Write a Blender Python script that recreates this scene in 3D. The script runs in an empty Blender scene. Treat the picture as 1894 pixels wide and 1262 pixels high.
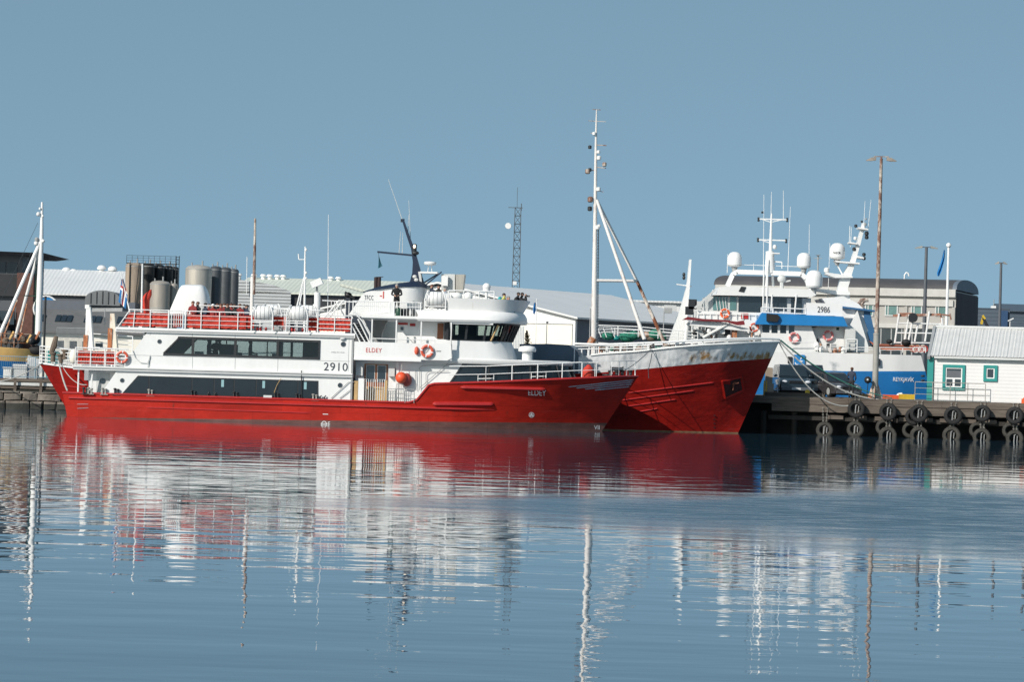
import bpy, bmesh, math, random
from mathutils import Vector, Matrix
random.seed(7)
R = math.radians
SC = bpy.context.scene
COL = SC.collection

# ---------------------------------------------------------------- camera, world, sun, exposure
F = 5979.0; IW, IH = 1894.0, 1262.0; HC = 3.0
ROLL = 0.0285; PITCH = math.atan(59 / F)
cd = bpy.data.cameras.new('camera'); cam = bpy.data.objects.new('camera', cd); COL.objects.link(cam)
cd.sensor_width = 36; cd.lens = 36 * F / IW; cd.clip_start = 1; cd.clip_end = 12000
CR = Matrix.Rotation(R(90) + PITCH, 4, 'X') @ Matrix.Rotation(ROLL, 4, 'Z')
CP = Vector((0, 0, HC))
cam.matrix_world = Matrix.Translation(CP) @ CR
SC.camera = cam
SUN_EL, SUN_AZ = 31.5, 223.0          # azimuth clockwise from +Y: behind the camera, to its left
w = bpy.data.worlds.new('World'); SC.world = w; w.use_nodes = True
nt = w.node_tree; bg = nt.nodes['Background']
sky = nt.nodes.new('ShaderNodeTexSky'); sky.sky_type = 'NISHITA'; sky.sun_disc = False
sky.sun_elevation = R(SUN_EL); sky.sun_rotation = R(SUN_AZ)
sky.air_density = 1.0; sky.dust_density = 0.6; sky.ozone_density = 2.0; sky.altitude = 0
wtc = nt.nodes.new('ShaderNodeTexCoord'); wva = nt.nodes.new('ShaderNodeVectorMath'); wva.operation = 'ADD'
wva.inputs[1].default_value = (0, 0, .45); nt.links.new(wtc.outputs['Generated'], wva.inputs[0]); nt.links.new(wva.outputs[0], sky.inputs[0])
hs = nt.nodes.new('ShaderNodeMix'); hs.data_type = 'RGBA'; hs.blend_type = 'MULTIPLY'
hs.inputs[0].default_value = 1.0; hs.inputs[7].default_value = (1.50, 1.50, 1.13, 1)
nt.links.new(sky.outputs[0], hs.inputs[6]); nt.links.new(hs.outputs[2], bg.inputs[0])
bg.inputs[1].default_value = 0.145
sl = bpy.data.lights.new('sun', 'SUN'); sl.energy = 4.6; sl.angle = R(0.5); sl.color = (1.0, 0.94, 0.86)
so = bpy.data.objects.new('sun', sl); COL.objects.link(so)
az = R(SUN_AZ); el = R(SUN_EL)
sv = Vector((math.sin(az) * math.cos(el), math.cos(az) * math.cos(el), math.sin(el)))
so.rotation_euler = sv.to_track_quat('Z', 'Y').to_euler(); so.location = sv * 300
SC.view_settings.view_transform = 'Standard'; SC.view_settings.look = 'None'
SC.view_settings.exposure = 0.06; SC.view_settings.gamma = 1.0

# ---------------------------------------------------------------- pixel -> world helpers
C3 = CR.to_3x3()
def ray(px, py): return C3 @ Vector(((px - IW / 2) / F, -(py - IH / 2) / F, -1))
def P(px, py, Y):
    d = ray(px, py); return CP + d * (Y / d.y)

# ---------------------------------------------------------------- materials
MATS = {}
def mat(name, col, rough=0.5, metal=0.0, var=0.10, scale=1.5, stretch=(1, 1, 1), bump=0.0, bscale=8.0, bdist=0.02,
        rust=0.0, rustcol=(0.22, 0.08, 0.03), rscale=1.2, rstretch=(1, 1, .25), wave=None, spec=0.5, band=None, coat=0, rustz=None, plates=None):
    m = bpy.data.materials.new(name); m.use_nodes = True; MATS[name] = m
    n = m.node_tree.nodes; L = m.node_tree.links; b = n['Principled BSDF']
    b.inputs['Roughness'].default_value = rough; b.inputs['Metallic'].default_value = metal
    b.inputs['Specular IOR Level'].default_value = spec; b.inputs['Coat Weight'].default_value = coat
    tc = n.new('ShaderNodeTexCoord')
    def noise(sc, st, det=4, ro=.6):
        mp = n.new('ShaderNodeMapping'); mp.inputs[3].default_value = st; L.new(tc.outputs['Object'], mp.inputs[0])
        x = n.new('ShaderNodeTexNoise'); x.inputs['Scale'].default_value = sc; x.inputs['Detail'].default_value = det
        x.inputs['Roughness'].default_value = ro; L.new(mp.outputs[0], x.inputs[0]); return x.outputs[0]
    def ramp(src, a, b_, ca=(0, 0, 0, 1), cb=(1, 1, 1, 1)):
        r = n.new('ShaderNodeValToRGB'); r.color_ramp.elements[0].position = a; r.color_ramp.elements[1].position = b_
        r.color_ramp.elements[0].color = ca; r.color_ramp.elements[1].color = cb; L.new(src, r.inputs[0]); return r.outputs[0]
    def mix(f, a, b_, bt='MIX'):
        x = n.new('ShaderNodeMix'); x.data_type = 'RGBA'; x.blend_type = bt
        for s, v in ((0, f), (6, a), (7, b_)):
            if hasattr(v, 'is_linked'): L.new(v, x.inputs[s])
            else: x.inputs[s].default_value = v
        return x.outputs[2]
    def mth(op, a, b_=0.0, c=0.0):
        x = n.new('ShaderNodeMath'); x.operation = op
        for i, v in enumerate((a, b_, c)):
            if hasattr(v, 'is_linked'): L.new(v, x.inputs[i])
            else: x.inputs[i].default_value = v
        return x.outputs[0]
    c4 = (*col, 1)
    lo = tuple(max(0, c * (1 - var)) for c in col) + (1,); hi = tuple(min(1, c * (1 + var * .7)) for c in col) + (1,)
    out = ramp(noise(scale, stretch, 6), .3, .7, lo, hi)
    if var > 0:
        fine = ramp(noise(scale * 7, stretch, 3), .35, .75, (1 - var * .6,) * 3 + (1,), (1, 1, 1, 1))
        out = mix(1.0, out, fine, 'MULTIPLY')
    if band:      # painted band: colour below z = z0 + k x, edge a little wavy
        sp = n.new('ShaderNodeSeparateXYZ'); L.new(tc.outputs['Object'], sp.inputs[0])
        for (z0, k, bc) in band:
            h = mth('SUBTRACT', sp.outputs[2], mth('MULTIPLY_ADD', sp.outputs[0], k, z0))
            h = mth('ADD', h, mth('MULTIPLY', noise(2.2, (1, 1, 1)), .05))
            f = ramp(mth('MULTIPLY_ADD', h, 10, .25), .45, .55, (1, 1, 1, 1), (0, 0, 0, 1))
            bcol = ramp(noise(1.6, (1, 1, 3), 6), .35, .7, tuple(c * .7 for c in bc) + (1,), (*bc, 1))
            out = mix(f, out, bcol)
    if wave:      # ribs of corrugated sheet: (axis, scale, colour depth)
        wv = n.new('ShaderNodeTexWave'); wv.bands_direction = wave[0]; wv.inputs['Scale'].default_value = wave[1]
        L.new(tc.outputs['Object'], wv.inputs[0])
        bp = n.new('ShaderNodeBump'); bp.inputs['Strength'].default_value = wave[2]; bp.inputs['Distance'].default_value = 0.05
        L.new(wv.outputs[1], bp.inputs['Height']); L.new(bp.outputs[0], b.inputs['Normal'])
    if rust > 0:
        rn = noise(rscale, rstretch, 8, .7)
        if rustz:  # stains gather in a strip round z = z0 + k x
            sp = n.new('ShaderNodeSeparateXYZ'); L.new(tc.outputs['Object'], sp.inputs[0])
            z0, k, wd, xa, xb = rustz
            h = mth('ABSOLUTE', mth('SUBTRACT', sp.outputs[2], mth('MULTIPLY_ADD', sp.outputs[0], k, z0)))
            g = mth('SUBTRACT', 1.0, mth('MULTIPLY', h, 1 / wd)); g = mth('MAXIMUM', g, 0.0)
            gx = ramp(mth('MULTIPLY_ADD', sp.outputs[0], 1 / (xb - xa), -xa / (xb - xa)), 0, 1)
            rn = mth('MULTIPLY', rn, mth('MULTIPLY', mth('POWER', g, .5), gx))
        f = ramp(rn, 1 - rust - .06, 1 - rust + .06)
        rc = ramp(noise(9, (1, 1, .4)), .3, .7, tuple(c * .6 for c in rustcol) + (1,), tuple(min(1, c * 1.5) for c in rustcol) + (1,))
        out = mix(f, out, rc)
    if plates:    # welded hull plates: faint seams, each plate dished and weathered a little differently
        sp = n.new('ShaderNodeSeparateXYZ'); L.new(tc.outputs['Object'], sp.inputs[0]); cx = n.new('ShaderNodeCombineXYZ')
        L.new(sp.outputs[0], cx.inputs[0]); L.new(sp.outputs[2], cx.inputs[1])
        bt = n.new('ShaderNodeTexBrick'); L.new(cx.outputs[0], bt.inputs[0]); bt.inputs['Scale'].default_value = 1; bt.inputs['Brick Width'].default_value = plates[0]
        bt.inputs['Row Height'].default_value = plates[1]; bt.inputs['Mortar Size'].default_value = .012; bt.inputs['Mortar Smooth'].default_value = .6
        bt.inputs['Color1'].default_value = (1, 1, 1, 1); bt.inputs['Color2'].default_value = (.86, .84, .84, 1); bt.inputs['Mortar'].default_value = (.62, .58, .58, 1)
        out = mix(1.0, out, bt.outputs[0], 'MULTIPLY')
        sc = ramp(noise(1.3, (.35, 1, 3.2), 7, .7), .60, .72); fade = tuple(min(1, c * .95 + .03) for c in col) + (1,)
        out = mix(mth('MULTIPLY', sc, .55), out, fade)
        st = ramp(noise(2.4, (1, 1, .10), 5, .65), .60, .70); out = mix(mth('MULTIPLY', st, .35), out, tuple(c * .45 + .01 for c in col) + (1,))
    L.new(out, b.inputs['Base Color'])
    rr = n.new('ShaderNodeMapRange'); L.new(noise(scale * 3, stretch), rr.inputs[0])
    rr.inputs[3].default_value = max(.02, rough - .12); rr.inputs[4].default_value = min(1, rough + .12); L.new(rr.outputs[0], b.inputs['Roughness'])
    if bump > 0:
        bp = n.new('ShaderNodeBump'); bp.inputs['Strength'].default_value = bump; bp.inputs['Distance'].default_value = bdist
        L.new(noise(bscale, stretch, 3), bp.inputs['Height']); L.new(bp.outputs[0], b.inputs['Normal'])
    return m

WHITE = mat('white_paint', (.76, .76, .75), .38, var=.06, scale=.8, stretch=(1, 1, .3), rust=.255, rscale=2.6, rstretch=(1, 1, .10), rustcol=(.50, .40, .30))
WHITE2 = mat('white_paint_worn', (.76, .76, .74), .45, var=.08, scale=1, rust=.33, rscale=1.6)
DWHITE = mat('white_paint_dented', (.74, .75, .76), .42, var=.12, scale=.9, stretch=(1, 1, .5), bump=.8, bscale=.55, bdist=.45, rust=.53, rscale=2.2,
             rstretch=(1, 1, .30), rustcol=(.34, .19, .07), rustz=(3.34, .047, .80, 11.5, 16.5))
RAILW = mat('rail_paint', (.78, .78, .77), .4, var=.04)
RED = mat('red_hull_paint', (.46, .020, .010), .5, spec=.25, var=.22, scale=.5, stretch=(1, 1, 1.6), bump=.35, bscale=.7, bdist=.10,
          band=[(.22, .0165, (.17, .085, .075))], rust=.31, rscale=1.6, rustcol=(.14, .03, .02), plates=(3.1, .62))
RED2 = mat('red_whaler_paint', (.34, .012, .007), .5, spec=.25, var=.30, scale=.45, stretch=(1, 1, 1.6), bump=.5, bscale=.6, bdist=.14,
           band=[(.05, 0.0, (.34, .22, .12))], rust=.28, rscale=1.2, rustcol=(.10, .02, .015), plates=(2.7, .85))
REDP = mat('red_trim', (.42, .02, .02), .45, var=.12)
CANVAS = mat('red_canvas', (.52, .035, .018), .75, var=.22, scale=3, bump=.5, bscale=3, bdist=.08)
BLUE = mat('blue_hull_paint', (.012, .17, .46), .42, var=.10, scale=.5, bump=.2, bscale=.5, bdist=.06, plates=(4, 1.2))
BLUEP = mat('blue_trim', (.012, .19, .48), .45, var=.08)
NAVY = mat('navy_paint', (.012, .022, .05), .4, var=.15)
DARK = mat('dark_paint', (.02, .022, .025), .5, var=.2)
BLACK = mat('black_rubber', (.012, .012, .013), .75, var=.25)
TYRE = mat('tyre_rubber', (.014, .014, .015), .8, var=.35, scale=4, bump=.4, bscale=20)
TYREOLD = mat('weathered_tyre_rubber', (.06, .056, .048), .85, var=.5, scale=3, bump=.4, bscale=20)
GREY = mat('grey_metal', (.32, .33, .33), .45, var=.12)
LGREY = mat('light_grey_paint', (.55, .56, .55), .5, var=.08)
DGREY = mat('dark_grey_sheet', (.10, .11, .125), .55, var=.12)
STEEL = mat('brushed_steel', (.52, .48, .42), .42, metal=.35, var=.18, scale=1.2, stretch=(1, 1, .15))
STEELD = mat('dull_steel_tank', (.42, .38, .33), .5, metal=.25, var=.22, scale=1, stretch=(1, 1, .15))
CONC = mat('stained_concrete', (.36, .29, .225), .85, var=.28, scale=1.0, stretch=(1, 1, .3), bump=.3)
WOOD = mat('varnished_wood', (.30, .10, .035), .4, var=.25, scale=3, stretch=(1, 1, .2))
WOODL = mat('pale_wood', (.52, .34, .15), .55, var=.25, scale=3, stretch=(1, 1, .2))
PIERW = mat('weathered_timber', (.135, .11, .09), .9, var=.45, scale=1.2, stretch=(.25, 1, 3), bump=.8, bscale=2.5, bdist=.05, rust=.2, rustcol=(.08, .05, .03))
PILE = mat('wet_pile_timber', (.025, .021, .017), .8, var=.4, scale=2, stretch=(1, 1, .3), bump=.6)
ASPH = mat('quay_surface', (.12, .115, .11), .9, var=.2, scale=.8, bump=.4, bscale=6)
STONE = mat('quay_stone', (.19, .165, .14), .9, var=.35, scale=1.2, bump=.8, bscale=3, bdist=.08, band=[(.35, 0, (.035, .035, .03))])
RUSTP = mat('rusty_steel', (.19, .09, .065), .8, var=.4, scale=2, stretch=(1, 1, .3), rust=.50, rustcol=(.40, .35, .30), rscale=2.5, rstretch=(1, 1, .5))
MASTW = mat('mast_paint', (.70, .67, .64), .5, var=.10, scale=.6, stretch=(1, 1, .2), rust=.36, rscale=1.4, rustcol=(.28, .12, .05))
RUSTW = mat('rust_eaten_white', (.62, .52, .42), .6, var=.2, scale=1, rust=.53, rscale=1.6, rstretch=(1, 1, .5), rustcol=(.32, .10, .03))
GPOLE = mat('grey_pole', (.33, .32, .29), .6, var=.2, scale=1.5, rust=.34, rscale=3, rustcol=(.25, .10, .05))
DPOLE = mat('dark_pole', (.10, .11, .125), .5, var=.15)
ORANGE = mat('orange_buoy', (.75, .09, .03), .45, var=.1)
YELLOW = mat('yellow_paint', (.62, .42, .03), .5, var=.15)
OCHRE = mat('ochre_hull_paint', (.80, .50, .18), .5, var=.15)
TEAL = mat('teal_paint', (.015, .24, .22), .45, var=.06)
CREAM = mat('cream_wall', (.80, .76, .67), .6, var=.04, scale=.5)
HUTW = mat('hut_wall', (.68, .67, .66), .6, var=.05, scale=.6, stretch=(1, 1, .4), wave=('Z', 1.6, .12))
HUTR = mat('corrugated_roof', (.58, .58, .57), .5, var=.08, wave=('X', 7.5, .25))
BEIGE = mat('beige_wall', (.39, .375, .35), .7, var=.06, scale=.4)
ROOFD = mat('dark_roof_felt', (.075, .073, .078), .75, var=.18, scale=.5, wave=('X', .25, .35))
GABLED = mat('shaded_gable_wall', (.06, .05, .055), .8, var=.25, scale=.4, stretch=(1, 1, .2))  # beige building's gable, its unlit side put into the colour
WARER = mat('pale_sheet_roof', (.66, .665, .66), .5, var=.05, scale=.3, wave=('X', .9, .3))
WAREG = mat('greenish_sheet_roof', (.60, .63, .55), .55, var=.05, scale=.3, wave=('X', .9, .3))
WAREW = mat('corrugated_wall', (.40, .42, .43), .6, var=.06, wave=('Z', 1.2, 1.0))
BWALL = mat('dark_blue_cladding', (.07, .095, .125), .6, var=.08, wave=('Z', .8, .3))
SLATE = mat('slate_roof', (.13, .13, .13), .75, var=.18, scale=.8, stretch=(1, 1, 1))
HILL = mat('dark_hill', (.05, .065, .085), .9, var=.25, scale=.01)
BRICK = mat('dark_brick', (.14, .065, .05), .85, var=.3, scale=4)
SKIN = mat('skin', (.50, .28, .20), .55, var=.08)
HAIRD = mat('dark_hair', (.03, .02, .015), .7, var=.2)
HAIRG = mat('grey_hair', (.32, .30, .28), .7, var=.2)
HAIRB = mat('brown_hair', (.13, .05, .025), .7, var=.3)
CLB = mat('black_cloth', (.018, .018, .02), .85, var=.3)
CLN = mat('navy_cloth', (.03, .04, .07), .85, var=.2)
CLR = mat('red_overall', (.28, .03, .03), .85, var=.3)
CLT = mat('teal_cloth', (.02, .35, .38), .8, var=.2)
CLO = mat('orange_cloth', (.75, .12, .03), .8, var=.15)
CLY = mat('yellow_cloth', (.62, .60, .15), .8, var=.15)
CLGR = mat('grey_cloth', (.30, .34, .40), .85, var=.15)
BROWNC = mat('brown_cloth', (.16, .12, .09), .85, var=.2)
GREEN = mat('green_net', (.02, .20, .13), .9, var=.5, scale=8, bump=.8, bscale=20)
DGREEN = mat('dark_green_plastic', (.01, .06, .035), .5, var=.2)
ROPE = mat('pale_rope', (.50, .49, .46), .85, var=.25, scale=12)
ROPEG = mat('green_rope', (.04, .20, .15), .85, var=.25, scale=12)
ROPED = mat('dark_rope', (.06, .075, .09), .85, var=.25, scale=12)
TXTD = mat('black_lettering', (.03, .035, .05), .5, var=.0)
TXTR = mat('red_lettering', (.55, .10, .09), .5, var=.0)
TXTW = mat('white_lettering', (.80, .80, .80), .5, var=.0)
STRIPE = mat('grey_blue_lettering', (.34, .40, .47), .5, var=.1)
FLAGB = mat('blue_flag_cloth', (.01, .13, .34), .8, var=.15)
TURQ = mat('turquoise_flag_cloth', (.02, .10, .14), .8, var=.15)
FOL = mat('leaf_green', (.06, .07, .02), .7, var=.4, scale=3)
FOLO = mat('leaf_orange', (.40, .20, .06), .7, var=.4, scale=3)
CARB = mat('car_paint_shaded_blue', (.018, .03, .04), .25, metal=.4, var=.05, coat=.6)  # blue grey paint darkened for the shadow the car stands in
CARG = mat('car_paint_grey', (.09, .085, .09), .28, metal=.5, var=.05, coat=.6)
CARK = mat('car_paint_black', (.015, .017, .02), .25, var=.05, coat=.6)
LAMP = mat('headlight_glass', (.6, .62, .65), .12, var=.0)
GLASSD = mat('dark_window_glass', (.018, .028, .036), .10, var=.25, scale=.5, spec=.8)
GLASSB = mat('sea_tinted_glass', (.012, .018, .024), .10, var=.3, scale=.6, spec=.5)
GLASSG = mat('green_window_glass', (.10, .21, .20), .12, var=.25, scale=.5, spec=.8)
m = bpy.data.materials.new('tinted_clear_glass'); m.use_nodes = True; MATS['tint'] = m; GLASST = m
n = m.node_tree.nodes; L = m.node_tree.links; n.remove(n['Principled BSDF'])
tr = n.new('ShaderNodeBsdfTransparent'); tr.inputs[0].default_value = (.50, .58, .58, 1)
gl = n.new('ShaderNodeBsdfGlossy'); gl.inputs['Roughness'].default_value = .03; gl.inputs[0].default_value = (.9, .9, .9, 1)
fr = n.new('ShaderNodeFresnel'); fr.inputs[0].default_value = 1.5
mx = n.new('ShaderNodeMixShader'); L.new(fr.outputs[0], mx.inputs[0]); L.new(tr.outputs[0], mx.inputs[1]); L.new(gl.outputs[0], mx.inputs[2])
L.new(mx.outputs[0], n['Material Output'].inputs[0])
LIT = bpy.data.materials.new('lit_signal_lamp'); LIT.use_nodes = True
LIT.node_tree.nodes['Principled BSDF'].inputs['Emission Color'].default_value = (1, .75, .45, 1)
LIT.node_tree.nodes['Principled BSDF'].inputs['Emission Strength'].default_value = 2.0

# ---------------------------------------------------------------- mesh builder
class MB:
    def __init__(s): s.v = []; s.f = []; s.mi = []; s.cur = 0
    def m(s, i): s.cur = i; return s
    def add(s, vs, fs):
        o = len(s.v); s.v += [Vector(v) for v in vs]
        for f in fs: s.f.append([o + i for i in f]); s.mi.append(s.cur)
        return s
    def box(s, x0, x1, y0, y1, z0, z1):
        return s.add([(x0, y0, z0), (x1, y0, z0), (x1, y1, z0), (x0, y1, z0), (x0, y0, z1), (x1, y0, z1), (x1, y1, z1), (x0, y1, z1)],
                     [(0, 3, 2, 1), (4, 5, 6, 7), (0, 1, 5, 4), (1, 2, 6, 5), (2, 3, 7, 6), (3, 0, 4, 7)])
    def rings(s, rs, cap=True, closed=True):
        n = len(rs[0]); o = len(s.v)
        for r in rs: s.v += [Vector(p) for p in r]
        for k in range(len(rs) - 1):
            for i in range(n if closed else n - 1):
                j = (i + 1) % n
                s.f.append([o + k * n + i, o + k * n + j, o + (k + 1) * n + j, o + (k + 1) * n + i]); s.mi.append(s.cur)
        if cap:
            s.f.append([o + i for i in range(n)][::-1]); s.mi.append(s.cur)
            s.f.append([o + (len(rs) - 1) * n + i for i in range(n)]); s.mi.append(s.cur)
        return s
    def tube(s, pts, r, n=6):
        pts = [Vector(p) for p in pts]; k = len(pts)
        rr = r if isinstance(r, (list, tuple)) else [r] * k
        rs = []; u = None
        for i, p in enumerate(pts):
            t = (pts[min(i + 1, k - 1)] - pts[max(i - 1, 0)])
            if t.length < 1e-9: t = Vector((0, 0, 1))
            t.normalize()
            if u is None: u = t.cross(Vector((0, 1, 0)) if abs(t.y) < .9 else Vector((1, 0, 0)))
            u = (u - t * u.dot(t)).normalized(); v = t.cross(u)
            rs.append([p + (u * math.cos(a) + v * math.sin(a)) * rr[i] for a in [2 * math.pi * j / n for j in range(n)]])
        return s.rings(rs)
    def bar(s, a, b, w, h):          # rectangular bar, w along horizontal, h along the other normal
        a = Vector(a); b = Vector(b); t = (b - a).normalized()
        u = t.cross(Vector((0, 0, 1)) if abs(t.z) < .95 else Vector((1, 0, 0))).normalized() * w / 2
        v = t.cross(u).normalized() * h / 2
        return s.rings([[p + u + v, p - u + v, p - u - v, p + u - v] for p in (a, b)])
    def prism(s, poly, a, b, ax='y'):
        def mk(p, d):
            return (p[0], d, p[1]) if ax == 'y' else (p[0], p[1], d) if ax == 'z' else (d, p[0], p[1])
        return s.rings([[mk(p, a) for p in poly], [mk(p, b) for p in poly]])
    def lathe(s, prof, c=(0, 0, 0), n=20, ax='z'):
        c = Vector(c); rs = []
        for r, h in prof:
            ring = []
            for i in range(n):
                a = 2 * math.pi * i / n; x, y = r * math.cos(a), r * math.sin(a)
                ring.append(c + (Vector((x, y, h)) if ax == 'z' else Vector((x, h, y)) if ax == 'y' else Vector((h, x, y))))
            rs.append(ring)
        return s.rings(rs)
    def ball(s, c, rx, ry=None, rz=None, n=14, k=9):
        ry = ry or rx; rz = rz or rx; c = Vector(c); rs = []
        for j in range(k + 1):
            a = math.pi * (j / k) ; a = min(max(a, .06), math.pi - .06)
            rs.append([c + Vector((rx * math.sin(a) * math.cos(t), ry * math.sin(a) * math.sin(t), -rz * math.cos(a))) for t in [2 * math.pi * i / n for i in range(n)]])
        return s.rings(rs)
    def torus(s, c, RR, r, ax='y', n=28, k=10, sect=1.0):
        c = Vector(c); vs = []; fs = []
        for i in range(n):
            a = 2 * math.pi * i / n
            for j in range(k):
                b = 2 * math.pi * j / k; q = RR + r * math.cos(b); h = r * math.sin(b) * sect
                x, z = q * math.cos(a), q * math.sin(a)
                vs.append(c + (Vector((x, h, z)) if ax == 'y' else Vector((x, z, h)) if ax == 'z' else Vector((h, x, z))))
        for i in range(n):
            for j in range(k):
                fs.append((i * k + j, ((i + 1) % n) * k + j, ((i + 1) % n) * k + (j + 1) % k, i * k + (j + 1) % k))
        return s.add(vs, fs)
    def quadstrip(s, a, b):
        o = len(s.v); s.v += [Vector(p) for p in a] + [Vector(p) for p in b]; n = len(a)
        for i in range(n - 1): s.f.append([o + i, o + i + 1, o + n + i + 1, o + n + i]); s.mi.append(s.cur)
        return s
    def mesh(s, name, mats, sharp=40):
        me = bpy.data.meshes.new(name); me.from_pydata([tuple(v) for v in s.v], [], s.f)
        for mt in (mats if isinstance(mats, (list, tuple)) else [mats]): me.materials.append(mt)
        me.polygons.foreach_set('material_index', s.mi)
        bm = bmesh.new(); bm.from_mesh(me); bmesh.ops.recalc_face_normals(bm, faces=bm.faces); bm.to_mesh(me); bm.free()
        me.polygons.foreach_set('use_smooth', [True] * len(me.polygons)); me.set_sharp_from_angle(angle=R(sharp)); me.update()
        return me

def props(o, label=None, cat=None, group=None, kind=None):
    if label: o['label'] = label
    if cat: o['category'] = cat
    if group: o['group'] = group
    if kind: o['kind'] = kind
    return o
class T:
    """A thing: an Empty at its base; part() links meshes under it."""
    def __init__(s, name, label=None, cat=None, loc=(0, 0, 0), rz=0, group=None, kind=None):
        s.o = bpy.data.objects.new(name, None); COL.objects.link(s.o); s.o.empty_display_size = .2
        s.o.location = loc; s.o.rotation_euler = (0, 0, rz); props(s.o, label, cat, group, kind)
        s.M = Matrix.Translation(loc) @ Matrix.Rotation(rz, 4, 'Z'); s.I = s.M.inverted()
    def q(s, px, py, yl=0.0):
        o = s.I @ CP; d = s.I.to_3x3() @ ray(px, py); return o + d * ((yl - o.y) / d.y)
    def part(s, name, mb, mats, parent=None, label=None):
        o = bpy.data.objects.new(name, mb.mesh(name, mats)); COL.objects.link(o); o.parent = parent or s.o
        if label: o['label'] = label
        return o
    def rect(s, x0, y0, x1, y1, yl):
        ym = (y0 + y1) / 2; xm = (x0 + x1) / 2
        return s.q(x0, ym, yl).x, s.q(x1, ym, yl).x, s.q(xm, y1, yl).z, s.q(xm, y0, yl).z
    def poly(s, pts, yl): return [(p.x, p.z) for p in (s.q(a, b, yl) for a, b in pts)]
def single(name, mb, mats, label, cat, group=None, kind=None, loc=(0, 0, 0), rz=0):
    o = bpy.data.objects.new(name, mb.mesh(name, mats)); COL.objects.link(o); o.location = loc; o.rotation_euler = (0, 0, rz)
    return props(o, label, cat, group, kind)
def dup(root, loc, rz=None, label=None, mats=None):
    def cp(o, par):
        c = o.copy(); COL.objects.link(c); c.parent = par
        for ch in [k for k in COL.objects if k.parent == o]: cp(ch, c)
        return c
    r = cp(root, None); r.location = loc
    if rz is not None: r.rotation_euler = (0, 0, rz)
    if label: r['label'] = label
    return r
def text_mesh(s, w, h, x, z, ypos=None, yfn=None, depth=.015, cond=None):
    """lettering as solid mesh, lower left at (x, z), facing -y"""
    cu = bpy.data.curves.new('t', 'FONT'); cu.body = s; cu.extrude = .01
    if cond: cu.space_character = cond
    ob = bpy.data.objects.new('t', cu); COL.objects.link(ob); bpy.context.view_layer.update()
    me = bpy.data.meshes.new_from_object(ob.evaluated_get(bpy.context.evaluated_depsgraph_get()))
    vs = [v.co.copy() for v in me.vertices]; fs = [list(p.vertices) for p in me.polygons]
    bpy.data.objects.remove(ob); bpy.data.curves.remove(cu)
    x0 = min(v.x for v in vs); x1 = max(v.x for v in vs); y0 = min(v.y for v in vs); y1 = max(v.y for v in vs)
    out = []
    for v in vs:
        X = x + (v.x - x0) / (x1 - x0) * w; Z = z + (v.y - y0) / (y1 - y0) * h; dd = depth if v.z > 0 else -depth * .3
        out.append(Vector((X, (yfn(X, Z) if yfn else ypos) - dd, Z)))
    mb = MB(); mb.add(out, fs); return mb
def rail(mb, pts, h, bars=3, sp=1.2, r=.028, rp=None, up=Vector((0, 0, 1))):
    pts = [Vector(p) for p in pts]
    for k in range(1, bars + 1):
        mb.tube([p + up * h * k / bars for p in pts], r if k == bars else r * .75, 6)
    for a, b in zip(pts, pts[1:]):
        n = max(1, round((b - a).length / sp))
        for i in range(n): p = a.lerp(b, i / n); mb.tube([p, p + up * h], rp or r, 6)
    mb.tube([pts[-1], pts[-1] + up * h], rp or r, 6); return mb
def lerp_tab(tab, x):
    if x <= tab[0][0]: return tab[0][1]
    for (a, fa), (b, fb) in zip(tab, tab[1:]):
        if x <= b: return fa + (fb - fa) * (x - a) / (b - a)
    return tab[-1][1]

class Hull:
    """x along the ship (bow at +x or -x by sgn), half-beams at water and at zr; stem and stern raked"""
    def __init__(s, x0, x1, sheer, hw, hs, zr, stem, stern, p=1.4, zb=-.6):
        s.x0, s.x1, s.sheer, s.hw, s.hs, s.zr, s.p, s.zb = x0, x1, sheer, hw, hs, zr, p, zb
        s.stem, s.stern = stem, stern            # stem(z), stern(z): offset of x at the two ends
    def X(s, u, z):
        x = s.x0 + (s.x1 - s.x0) * u
        a = max(0, (u - .72) / .28) ** 1.5; b = max(0, (.15 - u) / .15)
        return x + s.stem(z) * a + s.stern(z) * b
    def hb(s, u, z):
        f = max(0, min(1.15, (z + .3) / (s.zr + .3))) ** s.p
        return lerp_tab(s.hw, u) * (1 - f) + lerp_tab(s.hs, u) * f
    def y(s, x, z):
        a, b = 0.0, 1.0
        for _ in range(24):
            m_ = (a + b) / 2
            if (s.X(m_, z) - x) * (s.x1 - s.x0) < 0: a = m_
            else: b = m_
        return -s.hb((a + b) / 2, z)
    def shell(s, us, zlo, zhi, rows=10):
        """zlo/zhi functions of u; returns an MB with both sides and the ends closed"""
        mb = MB()
        for sg in (-1, 1):
            g = []
            for u in us:
                a, b = zlo(u), zhi(u)
                g.append([(s.X(u, z), sg * s.hb(u, z), z) for z in [a + (b - a) * k / rows for k in range(rows + 1)]])
            for A, B in zip(g, g[1:]): mb.quadstrip(A, B)
        for u in (us[0], us[-1]):
            a, b = zlo(u), zhi(u); zz = [a + (b - a) * k / rows for k in range(rows + 1)]
            mb.quadstrip([(s.X(u, z), -s.hb(u, z), z) for z in zz], [(s.X(u, z), s.hb(u, z), z) for z in zz])
        return mb
    def deck(s, us, zf, inset=.03):
        mb = MB(); mb.quadstrip([(s.X(u, zf(u)), -s.hb(u, zf(u)) + inset, zf(u)) for u in us], [(s.X(u, zf(u)), s.hb(u, zf(u)) - inset, zf(u)) for u in us]); return mb
    def strake(s, mb, x0, z0, x1, z1, r, off=.0, n=30):
        pts = []
        for i in range(n + 1):
            t = i / n; x = x0 + (x1 - x0) * t; z = z0 + (z1 - z0) * t; pts.append((x, s.y(x, z) - off, z))
        return mb.tube(pts, [r * (.3 if i in (0, n) else 1) for i in range(n + 1)], 6)
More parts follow.
